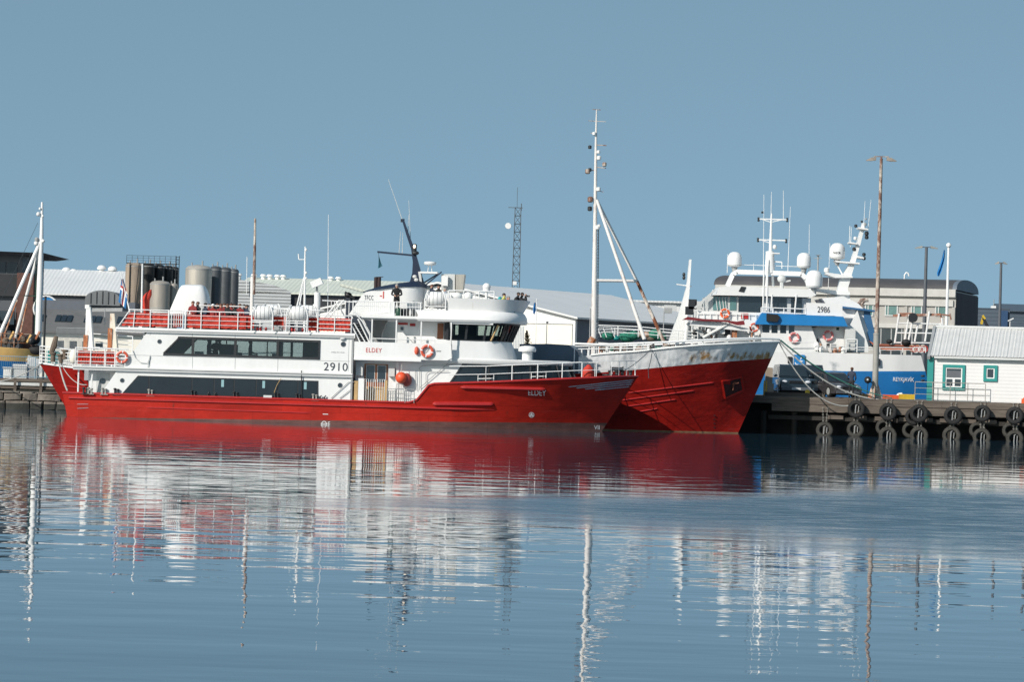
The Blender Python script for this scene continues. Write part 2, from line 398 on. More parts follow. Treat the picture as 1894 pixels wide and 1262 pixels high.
def weld(mb):
    """merge the doubles of a shell so that its shading runs on"""
    key = {}; mp = []; nv = []
    for v in mb.v:
        k = (round(v.x, 3), round(v.y, 3), round(v.z, 3))
        if k not in key: key[k] = len(nv); nv.append(v)
        mp.append(key[k])
    nf = []; nm = []
    for f, mi in zip(mb.f, mb.mi):
        g = []
        for i in f:
            if mp[i] not in g: g.append(mp[i])
        if len(g) > 2: nf.append(g); nm.append(mi)
    mb.v, mb.f, mb.mi = nv, nf, nm; return mb
# ---------------------------------------------------------------- the setting: water, land, hills
def water_mat():
    m = bpy.data.materials.new('harbour_water'); m.use_nodes = True
    n = m.node_tree.nodes; L = m.node_tree.links; b = n['Principled BSDF']
    b.inputs['Base Color'].default_value = (.028, .07, .105, 1); b.inputs['IOR'].default_value = 1.45
    b.inputs['Roughness'].default_value = .0; b.inputs['Specular IOR Level'].default_value = .5
    tc = n.new('ShaderNodeTexCoord')
    def noise(sc, st, det, ro=.5, dist=0):
        mp = n.new('ShaderNodeMapping'); mp.inputs[3].default_value = st; L.new(tc.outputs['Object'], mp.inputs[0])
        x = n.new('ShaderNodeTexNoise'); x.inputs['Scale'].default_value = sc; x.inputs['Detail'].default_value = det
        x.inputs['Roughness'].default_value = ro; x.inputs['Distortion'].default_value = dist; L.new(mp.outputs[0], x.inputs[0]); return x.outputs[0]
    def mth(op, a, b_=0.0, c=0.0):
        x = n.new('ShaderNodeMath'); x.operation = op
        for i, v in enumerate((a, b_, c)):
            if hasattr(v, 'is_linked'): L.new(v, x.inputs[i])
            else: x.inputs[i].default_value = v
        return x.outputs[0]
    sp = n.new('ShaderNodeSeparateXYZ'); L.new(tc.outputs['Object'], sp.inputs[0])
    # the cat's-paw: a patch of fine wind ripples lying across the basin
    edge = mth('MULTIPLY', mth('SUBTRACT', noise(.12, (1, .8, 1), 3), .5), 14)
    edge = mth('ADD', edge, mth('MULTIPLY', mth('SUBTRACT', noise(.7, (.35, 1, 1), 4, .65), .5), 16))
    Y = mth('ADD', sp.outputs[1], edge)
    def sm(v, a, c):
        r = n.new('ShaderNodeMapRange'); r.interpolation_type = 'SMOOTHSTEP'; L.new(v, r.inputs[0])
        r.inputs[1].default_value = a; r.inputs[2].default_value = c; return r.outputs[0]
    wd = mth('ADD', 3.0, mth('MULTIPLY', mth('ADD', sp.outputs[0], 3.0), 1.3))
    wd = mth('MINIMUM', wd, 24.0)
    patch = sm(mth('SUBTRACT', wd, mth('ABSOLUTE', mth('SUBTRACT', Y, 73.5))), -3.0, 12.0)
    # long low wavelets, with calmer and livelier areas, and the ripples
    live = mth('ADD', .45, mth('MULTIPLY', sm(noise(.06, (1, .5, 1), 2), .35, .65), .7))
    h = mth('MULTIPLY', mth('SUBTRACT', noise(WS1, (.5, 1, 1), 2, .45), .5), WA1)
    h = mth('ADD', h, mth('MULTIPLY', mth('SUBTRACT', noise(WS2, (.4, 1, 1), 2, .5), .5), mth('MULTIPLY', live, WA2)))
    rip = mth('MULTIPLY', mth('SUBTRACT', noise(2.6, (.5, 1, 1), 4, .65), .5), mth('MULTIPLY', patch, RIPA))
    h = mth('ADD', h, rip)
    mott = sm(noise(1.5, (.35, 1, 1), 5, .7), .36, .62)
    L.new(mth('MULTIPLY_ADD', mth('MULTIPLY', patch, mth('MULTIPLY_ADD', mott, .6, .4)), .36, .012), b.inputs['Roughness'])
    bp = n.new('ShaderNodeBump'); bp.inputs['Strength'].default_value = 1.0; bp.inputs['Distance'].default_value = 1.0
    L.new(h, bp.inputs['Height']); L.new(bp.outputs[0], b.inputs['Normal'])
    return m
WS1, WA1, WS2, WA2, RIPA = .55, .019, 1.9, .0038, .022
mb = MB(); mb.add([(-500, -80, 0), (500, -80, 0), (500, 320, 0), (-500, 320, 0)], [(0, 1, 2, 3)])
single('water', mb, water_mat(), None, None, kind='structure')
mb = MB(); mb.box(-3500, 3500, 226, 9000, -3, 1.75)
single('ground', mb, ASPH, None, None, kind='structure')
mb = MB(); X0 = P(1830, 600, 2600).x
pr = [(-60, 0), (60, 70), (160, 92), (300, 60), (420, 72), (700, 66), (1100, 40), (1500, 0)]
mb.quadstrip([(X0 + a * 1.0, 2600, 1.0) for a, b in pr], [(X0 + a, 2660, 2 + b * .72) for a, b in pr])
mb.quadstrip([(X0 + a, 2660, 2 + b * .72) for a, b in pr], [(X0 + a, 3200, 1.0) for a, b in pr])
single('hill', mb, HILL, None, None, kind='structure')

# ---------------------------------------------------------------- people
def person_mesh(name, pose, top, legs, shoes=None, skin=None):
    """pose: dict of joints in metres, facing -y. One skinned surface, coloured by the nearest bone."""
    J = dict(pelvis=(0, 0, .95), spine=(0, 0, 1.15), chest=(0, 0, 1.38), neck=(0, 0, 1.52), head=(0, -.01, 1.62), crown=(0, 0, 1.74),
             sl=(-.19, 0, 1.42), el=(-.25, .02, 1.13), wl=(-.25, -.08, .88), sr=(.19, 0, 1.42), er=(.25, .02, 1.13), wr=(.25, -.08, .88),
             hl=(-.09, 0, .92), kl=(-.10, -.02, .5), al=(-.11, .03, .08), tl=(-.12, -.14, .04), hr=(.09, 0, .92), kr=(.10, -.02, .5), ar=(.11, .03, .08), tr=(.12, -.14, .04))
    J.update(pose)
    rad = dict(pelvis=.15, spine=.13, chest=.15, neck=.055, head=.088, crown=.075, sl=.075, el=.05, wl=.034, sr=.075, er=.05, wr=.034,
               hl=.10, kl=.065, al=.045, tl=.04, hr=.10, kr=.065, ar=.045, tr=.04)
    E = [('pelvis', 'spine', 0), ('spine', 'chest', 0), ('chest', 'neck', 0), ('neck', 'head', 2), ('head', 'crown', 2)]
    for s in 'lr':
        E += [('chest', 's' + s, 0), ('s' + s, 'e' + s, 0), ('e' + s, 'w' + s, 0), ('pelvis', 'h' + s, 1), ('h' + s, 'k' + s, 1), ('k' + s, 'a' + s, 1), ('a' + s, 't' + s, 3)]
        w_ = Vector(J['w' + s]); e_ = Vector(J['e' + s]); d = (w_ - e_).normalized()
        sd = d.cross(Vector((1, 0, 0))); sd = sd.normalized() if sd.length > .1 else Vector((0, 1, 0))
        J['p' + s] = tuple(w_ + d * .08); rad['p' + s] = .034; E.append(('w' + s, 'p' + s, 2))
        for i in range(4):
            ln = (.07, .085, .08, .06)[i]; off = sd * (.027 - .018 * i)
            a = w_ + d * .09 + off; b = a + (d + sd * .1 * (1.5 - i)).normalized() * ln * .55; c = b + (d + Vector((0, -.5, -.1))).normalized() * ln * .45
            for q_, p_ in enumerate((b, c)):
                nm = 'f%s%d%d' % (s, i, q_); J[nm] = tuple(p_); rad[nm] = .0095
                E.append((('p' + s) if q_ == 0 else 'f%s%d0' % (s, i), nm, 2))
        a = w_ + d * .03 + sd * .045; J['th' + s] = tuple(a + d * .04); rad['th' + s] = .011; E.append(('w' + s, 'th' + s, 2))
    keys = list(J); me = bpy.data.meshes.new('b')
    me.from_pydata([J[k] for k in keys], [(keys.index(a), keys.index(b)) for a, b, _ in E], [])
    ob = bpy.data.objects.new('b', me); COL.objects.link(ob)
    sk = ob.modifiers.new('s', 'SKIN'); sk.use_smooth_shade = True
    for i, k in enumerate(keys): me.skin_vertices[0].data[i].radius = (rad[k], rad[k] * (.72 if k in ('pelvis', 'spine', 'chest') else 1))
    me.skin_vertices[0].data[0].use_root = True
    sb = ob.modifiers.new('u', 'SUBSURF'); sb.levels = 1
    bpy.context.view_layer.update()
    r = bpy.data.meshes.new_from_object(ob.evaluated_get(bpy.context.evaluated_depsgraph_get())); r.name = name
    bpy.data.objects.remove(ob)
    r.materials.clear()
    for mt in (top, legs, skin or SKIN, shoes or CLB): r.materials.append(mt)
    segs = [(Vector(J[a]), Vector(J[b]), c, rad[a]) for a, b, c in E]
    for p in r.polygons:
        best = min(segs, key=lambda s_: ((p.center - (s_[0] + (s_[1] - s_[0]) * max(0, min(1, (p.center - s_[0]).dot(s_[1] - s_[0]) / (s_[1] - s_[0]).length_squared)))).length - s_[3] * .6))
        p.material_index = best[2]
    # nose, eyes, ears and mouth, joined into the same body mesh
    h = Vector(J['head']); c_ = (Vector(J['crown']) - h).normalized(); fw = Vector((0, -1, 0)); fw = (fw - c_ * fw.dot(c_)).normalized(); sx = fw.cross(c_)
    x = MB(); x.m(2); x.ball(h + fw * .088 + c_ * .03, .012, .018, .022, 6, 4); x.ball(h + sx * .085 + c_ * .03, .012, .02, .03, 6, 4); x.ball(h - sx * .085 + c_ * .03, .012, .02, .03, 6, 4)
    x.m(3); x.ball(h + fw * .083 + c_ * .052 + sx * .032, .011, .006, .006, 6, 4); x.ball(h + fw * .083 + c_ * .052 - sx * .032, .011, .006, .006, 6, 4); x.box(h.x - .02, h.x + .02, h.y - .09, h.y - .08, h.z - .024, h.z - .018)
    bm = bmesh.new(); bm.from_mesh(r); t = x.mesh('t', (top, legs, SKIN, CLB)); bm.from_mesh(t); bm.to_mesh(r); bm.free(); bpy.data.meshes.remove(t)
    hm = MB(); hc = Vector(J['head']).lerp(Vector(J['crown']), .62) + Vector((0, .022, .0))
    hm.ball(hc, .092, .098, .085, 12, 8)
    return r, hm, J
def person(label, loc, rz, pose, top, legs, hair=HAIRD, group=None, cap=None, extra=None):
    r, hm, J = person_mesh('body', pose, top, legs)
    t = bpy.data.objects.new('person', r); COL.objects.link(t); t.location = loc; t.rotation_euler = (0, 0, rz)
    props(t, label, 'person', group)
    o = bpy.data.objects.new('hair' if not cap else 'cap', hm.mesh('hair', cap or hair)); COL.objects.link(o); o.parent = t
    for nm, mb_, mt in (extra or []):
        o = bpy.data.objects.new(nm, mb_.mesh(nm, mt)); COL.objects.link(o); o.parent = t
    return t
SIT = dict(pelvis=(0, 0, .50), spine=(0, 0, .70), chest=(0, -.01, .93), neck=(0, -.01, 1.07), head=(0, -.02, 1.17), crown=(0, -.01, 1.29), sl=(-.19, 0, .97), sr=(.19, 0, .97),
           el=(-.25, -.06, .70), er=(.25, -.06, .70), wl=(-.13, -.28, .62), wr=(.13, -.28, .62), hl=(-.1, 0, .48), hr=(.1, 0, .48), kl=(-.13, -.43, .50), kr=(.13, -.43, .50),
           al=(-.13, -.40, .09), ar=(.13, -.40, .09), tl=(-.14, -.56, .05), tr=(.14, -.56, .05))
LEAN = dict(pelvis=(0, .10, .94), spine=(0, .06, 1.13), chest=(0, -.02, 1.33), neck=(0, -.08, 1.46), head=(0, -.12, 1.54), crown=(0, -.13, 1.66), sl=(-.20, -.03, 1.36), sr=(.20, -.03, 1.36),
            el=(-.27, -.14, 1.13), er=(.27, -.14, 1.13), wl=(-.12, -.36, 1.07), wr=(.12, -.36, 1.07), hl=(-.09, .10, .9), hr=(.09, .10, .9))
CAMPOSE = dict(LEAN, el=(-.24, -.30, 1.25), er=(.24, -.30, 1.25), wl=(-.07, -.30, 1.48), wr=(.07, -.30, 1.48))

# ================================================================ the red and white passenger ship alongside
E = T('passenger_ship', 'long red and white whale watching ship nearest the camera, number 2910 on its side', 'ship', (-8.8, 174, 0), R(-2.5))
YN = -3.3
ex = lambda px, py, yl=YN: E.q(px, py, yl).x
ez = lambda px, py, yl=YN: E.q(px, py, yl).z
ES = E.q(127, 760, -2.6).x; EB = E.q(1113, 800, 0).x; EBT = E.q(1180, 697, 0).x; EZT = E.q(1180, 697, 0).z
xa, xb = ex(762, 740), ex(797, 712)
sheer_tab = [(ES, 1.27), (xa - .15, 1.27), (xa + .25, 1.42), (xb - .1, 2.22), (xb + .2, 2.31), (ex(900, 706), 2.46), (ex(1000, 703), 2.66), (ex(1100, 699), 2.86), (EB + .5, EZT - .05), (EBT, EZT)]
eh = Hull(ES, EB, lambda x: lerp_tab(sheer_tab, x), [(0, 3.0), (.1, 3.35), (.3, 3.4), (.6, 3.3), (.72, 2.7), (.84, 1.65), (.93, .75), (1, .03)],
          [(0, 3.5), (.1, 3.55), (.3, 3.6), (.72, 3.65), (.82, 3.6), (.9, 3.15), (.96, 2.05), (1, .1)], 3.0,
          lambda z: (EBT - EB) * z / EZT, lambda z: -.25 * z / 1.27, 1.3)
EU = sorted(set([i / 60 for i in range(61)] + [(x - ES) / (EB - ES) for x in (xa - .15, xa + .25, xa + .5, xb - .4, xb - .1, xb + .2)] + [.01, .99, .995]))
# sheer by u: x of that column
sh = lambda u: lerp_tab(sheer_tab, ES + (EB - ES) * u + (EBT - EB) * max(0, (u - .72) / .28) ** 1.5)
hull = E.part('hull', weld(eh.shell(EU, lambda u: -.6, sh, 14)), RED)
mb = MB()
for sg in (-1, 1): mb.tube([(eh.X(u, sh(u)), sg * eh.hb(u, sh(u)), sh(u) + .01) for u in EU], .055, 6)
E.part('gunwale', mb, REDP, hull)
E.part('main_deck', eh.deck(EU, lambda u: sh(u) - .12), GREY)
mb = MB(); x9 = ex(910, 748)
pts = [(ES + .1 + (x9 - ES) * i / 40, 0, 1.02) for i in range(41)]
for sg in (1, -1): mb.tube([(x, sg * (eh.y(x, z) - .02), z) for x, _, z in pts], [.07] * 38 + [.05, .03, .01], 6)
E.part('rubbing_strake', mb, REDP, hull)
mb = MB(); eh.strake(mb, ex(270, 762), .62, ex(576, 768), .58, .045); E.part('rubbing_strake', mb, REDP, hull)
mb = MB(); eh.strake(mb, ex(852, 716), 2.17, ex(1008, 719), 2.20, .11); E.part('rubbing_strake', mb, REDP, hull)
mb = MB(); eh.strake(mb, ex(800, 745), 1.25, ex(912, 744), 1.33, .13); E.part('rubbing_strake', mb, REDP, hull)
mb = MB()
for k, (a, b, c, d) in enumerate([(142, 748, 163, 748), (142, 756, 163, 755)]): eh.strake(mb, ex(a, b), ez(a, b), ex(c, d), ez(c, d), .012, .015)
for (a, b, c, d) in [(1052, 716, 1172, 703), (1066, 718, 1170, 707), (1082, 720, 1168, 711), (1100, 722, 1164, 715.5)]:
    p0 = E.q(a, b, -1.8); p1 = E.q(c, d, -.3); eh.strake(mb, p0.x, p0.z, p1.x, p1.z, .03, .0)
E.part('bow_stripes', mb, STRIPE, hull)
hy = lambda x, z: eh.y(x, z)
def hull_text(s, px0, py0, px1, py1, mt, yl=-2.6, cond=None, name='lettering'):
    a = E.q(px0, (py0 + py1) / 2, yl); b = E.q(px1, (py0 + py1) / 2, yl); z0 = E.q((px0 + px1) / 2, py1, yl).z; z1 = E.q((px0 + px1) / 2, py0, yl).z
    return E.part(name, text_mesh(s, b.x - a.x, z1 - z0, a.x, z0, yfn=hy, cond=cond), mt, hull)
hull_text('ELDEY', 977.5, 722, 1010, 732, TXTW, -2.4)
hull_text('VII', 1099, 787.5, 1109, 795, TXTW, -.3)
# thruster mark and load-line marks
def flat_ring(mb, T_, cx, cz, r, w_, yf, n=24, a0=0, a1=2 * math.pi, d=.02):
    A = []; B = []
    for i in range(n + 1):
        a = a0 + (a1 - a0) * i / n
        for q_, rr in ((A, r - w_ / 2), (B, r + w_ / 2)):
            x, z = cx + rr * math.cos(a), cz + rr * math.sin(a); q_.append((x, yf(x, z) - d, z))
    mb.quadstrip(A, B)
def flat_bar(mb, x0, z0, x1, z1, w_, yf, d=.02):
    t = Vector((x1 - x0, z1 - z0)).normalized() * w_ / 2; nx, nz = -t.y, t.x
    mb.add([(x, yf(x, z) - d, z) for x, z in ((x0 + nx, z0 + nz), (x1 + nx, z1 + nz), (x1 - nx, z1 - nz), (x0 - nx, z0 - nz))], [(0, 1, 2, 3)])
mb = MB(); c = E.q(983, 768, -2.0)
flat_ring(mb, E, c.x, c.z, .13, .03, hy)
for a in (90, 210, 330): flat_ring(mb, E, c.x + .055 * math.cos(R(a)), c.z + .055 * math.sin(R(a)), .03, .04, hy, 10, d=.024)
E.part('thruster_mark', mb, TXTW, hull)
mb = MB(); c = E.q(601, 784, -3.3)
flat_ring(mb, E, c.x - .04, c.z, .12, .03, hy); flat_bar(mb, c.x - .22, c.z, c.x + .14, c.z, .03, hy, .024)
for dz in (-.09, .0, .09): flat_bar(mb, c.x + .18, c.z + dz, c.x + .28, c.z + dz, .025, hy)
flat_bar(mb, c.x + .18, c.z - .1, c.x + .18, c.z + .1, .025, hy, .024); flat_bar(mb, c.x - .12, c.z + .5, c.x + .16, c.z + .5, .035, hy)
E.part('load_line_mark', mb, TXTW, hull)

# ---- lower superstructure: near and far walls, recessed ends
B0, S1a, S1b, S2a, S2b, RT = 1.12, 2.52, 2.72, 4.60, 4.84, 5.78
xl0, xl1 = ex(183, 727), ex(216, 690); xr = ex(652, 700)
for sg in (-1, 1):
    mb = MB(); y0 = sg * 3.3; y1 = sg * 3.22
    mb.prism([(xl0, B0), (xr, B0), (xr, S1a), (xl1, S1a)], min(y0, y1), max(y0, y1), 'y')
    lw = E.part('lower_wall', mb, WHITE)
    if sg < 0:
        f = [(ex(226, 729), 1.33), (ex(255, 697), 2.29), (ex(589, 702), 2.29), (ex(589, 736), 1.33)]
        mb = MB(); mb.prism(f, -3.315, -3.30, 'y'); fr_ = E.part('window_band', mb, DARK, lw)
        xs = [ex(p, 715) for p in (229, 275.5, 355, 396, 433, 474, 514, 551, 587.5)]
        for k in range(8):
            a, b = xs[k] + .03, xs[k + 1] - .03
            mb = MB(); q0 = (f[0][0] + .06, 1.38) if k == 0 else (a, 1.38); q1 = (f[1][0] + .05, 2.24) if k == 0 else (a, 2.24)
            mb.prism([q0, q1, (b, 2.24), (b, 1.38)], -3.325, -3.316, 'y'); E.part('window', mb, GLASSB, lw)
        mb = MB()
        for a in (209, 239, 285): mb.box(0, 0, 0, 0, 0, 0) if 0 else None
        for px, pz in ((412, 2.12), (488, 2.12), (565, 2.12)):
            x = ex(px, 706); mb.box(x - .07, x + .07, -3.335, -3.326, 1.82, 2.2)
        E.part('window_sticker', mb, mat('pale_blue_sticker', (.25, .42, .45), .5, var=.05), lw)
# inset aft wall with its round window, end wall, the step of white wing
mb = MB(); mb.box(ex(160, 700), xl1 + .3, -2.7, -2.62, B0, S1a); iw = E.part('aft_inner_wall', mb, WHITE)
x, z = ex(190, 705, -2.7), ez(190, 705, -2.7)
mb = MB(); mb.box(x - .34, x + .36, -2.72, -2.701, 1.17, 2.4); E.part('door', mb, LGREY, iw)
mb = MB(); mb.lathe([(.15, 0), (.15, -.03)], (x, -2.721, z), 20, 'y'); E.part('porthole', mb, GLASSD, iw)
mb = MB(); mb.box(ex(160, 700), ex(160, 700) + .08, -2.6, 2.6, B0, S1a); E.part('aft_wall', mb, WHITE)
mb = MB(); mb.tube([(ex(145, 684), -3.2, 1.2), (ex(145, 684), -3.2, S1a)], .045, 8); mb.tube([(ex(145, 684), 3.2, 1.2), (ex(145, 684), 3.2, S1a)], .045, 8); E.part('deck_post', mb, RAILW)
mb = MB(); mb.prism([(ex(161, 727), B0), (ex(168, 727), B0), (ex(171, 690), 2.3), (ex(171, 690) - .05, 2.3)], -3.2, -3.1, 'y'); E.part('deck_bracket', mb, WHITE)
# slabs
mb = MB(); mb.box(ex(136, 680), ex(652, 700), -3.42, 3.42, S1a, S1b); E.part('mid_deck', mb, WHITE)
mb = MB(); mb.box(ex(136, 680), ex(652, 700), -3.45, -3.42, S1a + .07, S1b - .05); E.part('fender_bar', mb, GREY)
mb = MB(); mb.box(ex(214, 610), ex(657, 620), -3.42, 3.42, S2a, S2b - .06); mb.box(ex(214, 610), ex(657, 620), -3.36, 3.36, S2b - .06, S2b); E.part('top_deck', mb, WHITE)
mb = MB(); mb.box(ex(216, 610), ex(655, 620), -3.44, -3.42, S2a + .05, S2a + .12); E.part('edge_gutter', mb, GREY)
# upper saloon: hollow, with real openings on both sides
zw0, zw1 = 3.45, 4.39
ul0, ul1, ur = ex(232, 660), ex(272, 617), ex(652, 660)
wb0, wb1, wr_ = ex(303, 656), ex(330, 624), ex(591, 648)
tl = lambda z: ul0 + (ul1 - ul0) * max(0, (z - 2.95)) / (S2a - 2.95)
for sg in (-1, 1):
    ya, yb = sorted((sg * 3.3, sg * 3.22)); mb = MB()
    mb.prism([(ul0, S1b), (ur, S1b), (ur, zw0), (tl(zw0), zw0), (tl(2.95), 2.95)], ya, yb)
    mb.prism([(tl(zw1), zw1), (ur, zw1), (ur, S2a), (tl(S2a), S2a)], ya, yb)
    mb.prism([(tl(zw0), zw0), (wb0, zw0), (wb1, zw1), (tl(zw1), zw1)], ya, yb)
    mb.prism([(wr_, zw0), (ur, zw0), (ur, zw1), (wr_, zw1)], ya, yb)
    uw = E.part('saloon_wall', mb, WHITE)
    yf = sg * 3.31; y0, y1 = sorted((yf, sg * 3.34)); mb = MB(); t_ = .075
    mb.prism([(wb0 - .05, zw0 - .04), (wr_ + .03, zw0 - .04), (wr_ + .03, zw0 + t_), (wb0 + .0, zw0 + t_)], y0, y1)
    mb.prism([(wb1 - .05, zw1 - t_), (wr_ + .03, zw1 - t_), (wr_ + .03, zw1 + .04), (wb1 - .0, zw1 + .04)], y0, y1)
    mb.prism([(wb0 - .05, zw0 + t_), (wb0 + .07, zw0 + t_), (wb1 + .07, zw1 - t_), (wb1 - .05, zw1 - t_)], y0, y1)
    mb.box(wr_ - .06, wr_ + .03, y0, y1, zw0 + t_, zw1 - t_)
    ms = [ex(p, 640) for p in (357, 435.5, 514)]
    for x in ms: mb.box(x - .07, x + .07, y0, y1, zw0 + t_, zw1 - t_)
    if sg > 0:
        for x in (ms[0] + .9, ms[1] + .9, ms[2] + .9): mb.box(x - .03, x + .03, y0, y1, zw0 + t_, zw1 - t_)
    E.part('window_frame', mb, DARK, uw)
    ends = [None] + ms + [wr_]
    for k in range(4):
        mb = MB(); a = [(wb0 + .02, zw0 + .02), (wb1 + .02, zw1 - .02)] if k == 0 else [(ends[k], zw0 + .02), (ends[k], zw1 - .02)]
        b = ends[k + 1]; mb.add([(a[0][0], sg * 3.26, a[0][1]), (b, sg * 3.26, zw0 + .02), (b, sg * 3.26, zw1 - .02), (a[1][0], sg * 3.26, a[1][1])], [(0, 1, 2, 3)])
        E.part('window', mb, GLASST, uw)
for (px, py, r) in ((295, 632, .10), (226, 704, .10), (635, 637, .12), (629, 713, .11)):
    mb = MB(); mb.torus((ex(px, py), -3.31, ez(px, py)), r, .02); mb.m(1).lathe([(r, 0), (r, -.02)], (ex(px, py), -3.30, ez(px, py)), 18, 'y'); E.part('porthole', mb, (DGREY, GLASSD))
mb = MB()
for px in (277.5, 356, 435, 514): mb.box(ex(px, 670) - .012, ex(px, 670) + .012, -3.305, -3.30, S1b, zw0 - .05); mb.box(ex(px, 618) - .012, ex(px, 618) + .012, -3.305, -3.30, zw1 + .05, S2a)
mb.box(tl(3.4), wb0 - .2, -3.306, -3.3, 3.36, 3.38); mb.box(wb0 - .2, ex(648, 660), -3.306, -3.3, 3.35, 3.37); mb.box(ex(645, 640), ex(645, 640) + .02, -3.306, -3.3, 2.8, 4.5)
mb.box(xl1, xr, -3.306, -3.3, 2.40, 2.42)
E.part('panel_seam', mb, GREY)
mb = MB(); mb.box(ex(650, 660), ex(650, 660) + .10, -3.36, -3.302, B0, S2a); E.part('corner_pipe', mb, GREY)
mb = MB(); x = ex(634, 624); mb.ball((x, -3.36, ez(634, 627)), .15, .08, .07); E.part('wall_lamp', mb, LGREY)
mb = MB(); mb.box(tl(4.3) , tl(4.3) + .06, -3.2, 3.2, S1b, S2a); E.part('saloon_aft_wall', mb, WHITE)
mb = MB(); mb.box(ur - .08, ur, -3.2, 3.2, B0, S1a); mb.box(ur - .08, ur, -3.2, 3.2, S1b, S2a); E.part('saloon_front_wall', mb, WHITE)
# saloon inside: tables and seat backs seen through the glass
mb = MB()
for k in range(6):
    x = ex(330, 660) + .8 + k * 1.15
    for y in (-2.4, 2.0): mb.box(x, x + .5, y, y + .9, 3.42, 3.47); mb.box(x + .2, x + .27, y + .4, y + .5, S1b, 3.42)
E.part('saloon_tables', mb, YELLOW)
mb = MB(); mb.box(ex(392, 650), ex(392, 650) + .8, -.4, 1.2, S1b, 4.1); mb.box(ex(545, 650), ex(586, 650), .6, 1.6, S1b, S2a); mb.box(ex(497, 650), ex(505, 650), .6, 1.4, S1b, S2a); E.part('saloon_counter', mb, DGREY)
E.part('lettering', text_mesh('2910', ex(643, 677) - ex(599, 677), .43, ex(599, 677), 2.84, ypos=-3.302, cond=1.1), TXTD)
E.part('lettering', text_mesh('IMO 711710', .68, .055, ex(613, 650), ez(625, 653), ypos=-3.302), GREY)
# mooring pipe loop on the white wing
mb = MB(); mb.tube([E.q(a, b, -3.36) for a, b in ((245, 648), (250, 662), (260, 671), (272, 672), (277, 662), (277, 658), (272, 684))], .02, 6); E.part('hose', mb, LGREY)

# ---- rails of the passenger decks with red canvas behind
def edge(pa, pb, z, y=-3.36): return [(ex(pa, 600, y), y, z), (ex(pb, 600, y), y, z)]
mb = MB(); z = S2b
xs0, xs1 = ex(218, 608, -3.36), ex(241, 573, -3.36)
mb.tube([(xs1, -3.36, RT), (ex(466, 578, -3.36), -3.36, RT)], .03); mb.tube([(xs0, -3.36, z), (xs1, -3.36, RT)], .03); mb.tube([(xs0, 3.36, z), (xs1, 3.36, RT)], .03); mb.tube([(xs1, -3.36, RT), (xs1, 3.36, RT)], .03)
mb.tube([(xs1, 3.36, RT), (ex(466, 578, 3.36), 3.36, RT)], .03)
for k in range(1, 4):
    f = k / 4; mb.tube([(xs0 + (xs1 - xs0) * f, -3.36, z + (RT - z) * f), (ex(466, 590, -3.36), -3.36, z + (RT - z) * f)], .015)
    mb.tube([(xs0 + (xs1 - xs0) * f, 3.36, z + (RT - z) * f), (xs0 + (xs1 - xs0) * f, -3.36, z + (RT - z) * f)], .015)
for px in (247, 278, 312, 317, 338, 343, 372, 406, 440, 466): x = ex(px, 595, -3.36); mb.tube([(x, -3.36, z), (x + (.06 if px < 250 else 0), -3.36, RT)], .028 if px not in (312, 343) else .045)
for px in (322, 326, 330, 334): x = ex(px, 595, -3.36); mb.tube([(x, -3.36, z + .1), (x, -3.36, RT - .05)], .018)
mb.tube([(ex(368, 566, -2.2), -2.2, 6.12), (ex(462, 566, -2.2), -2.2, 6.12)], .03)
E.part('top_rail', mb, RAILW)
mb = MB(); rail(mb, edge(588, 650, z), RT - z - .02, 4, .9); E.part('top_rail', mb, RAILW)
mb = MB(); rail(mb, [(ex(505, 600, -3.36), -3.36, z), (ex(588, 600, -3.36), -3.36, z)], RT + .22 - z, 4, .55, .018); mb.tube([(ex(465, 570, -3.3), -3.3, 6.08), (ex(600, 570, -3.3), -3.3, 6.0)], .03); E.part('top_rail', mb, RAILW)
def canvas(pa, pb, z0, z1, y=-3.31, slant=0, ey=600):
    mb = MB(); n = 24; xa_, xb_ = ex(pa, ey, y), ex(pb, ey, y)
    rows = []
    for k in range(4):
        rows.append([((xa_ + slant * k / 3) * (1 - i / n) + xb_ * i / n, y + .025 * math.sin(i * 2.1 + k) + .015 * math.sin(i * 5 + k * 2), z0 + (z1 - z0) * k / 3 - (.03 * math.sin(i * 1.1) ** 2 if k == 0 else 0)) for i in range(n + 1)])
    for a, b in zip(rows, rows[1:]): mb.quadstrip(a, b)
    for a, b in zip(rows, rows[1:]): mb.quadstrip([(p[0], p[1] + .02, p[2]) for p in a], [(p[0], p[1] + .02, p[2]) for p in b])
    return E.part('canvas_screen', mb, CANVAS)
canvas(224, 311, 4.93, 5.62, slant=.40); canvas(320, 337, 4.93, 5.62); canvas(345, 455, 4.93, 5.60); canvas(452, 470, 4.98, 5.66, -3.2)
canvas(505, 530, 4.95, 5.62, -2.9); canvas(571, 586, 4.95, 5.62, -2.9); canvas(589, 648, 4.95, 5.62)
mb = MB(); z = S1b; zt = 3.68
mb.tube([(ex(140, 645), -3.36, zt), (ex(238, 645), -3.36, zt)], .03)
for k in range(1, 4): mb.tube([(ex(140, 660), -3.36, z + (zt - z) * k / 4), (ex(232, 660), -3.36, z + (zt - z) * k / 4)], .02)
for px in (140, 168, 194, 213): mb.tube([(ex(px, 660), -3.36, z), (ex(px, 660), -3.36, zt)], .03)
mb.tube([(ex(140, 645), -3.36, zt), (ex(140, 645), 3.36, zt), (ex(238, 645, 3.36), 3.36, zt)], .03); mb.tube([(ex(140, 645), -3.36, 3.2), (ex(140, 645), 3.36, 3.2)], .02)
for px in (140, 168, 194, 213): mb.tube([(ex(px, 660), 3.36, z), (ex(px, 660), 3.36, zt)], .03)
E.part('aft_rail', mb, RAILW)
canvas(144, 168, z + .14, 3.52, ey=660); canvas(169, 194, z + .14, 3.52, ey=660); canvas(196, 213, z + .14, 3.52, ey=660)
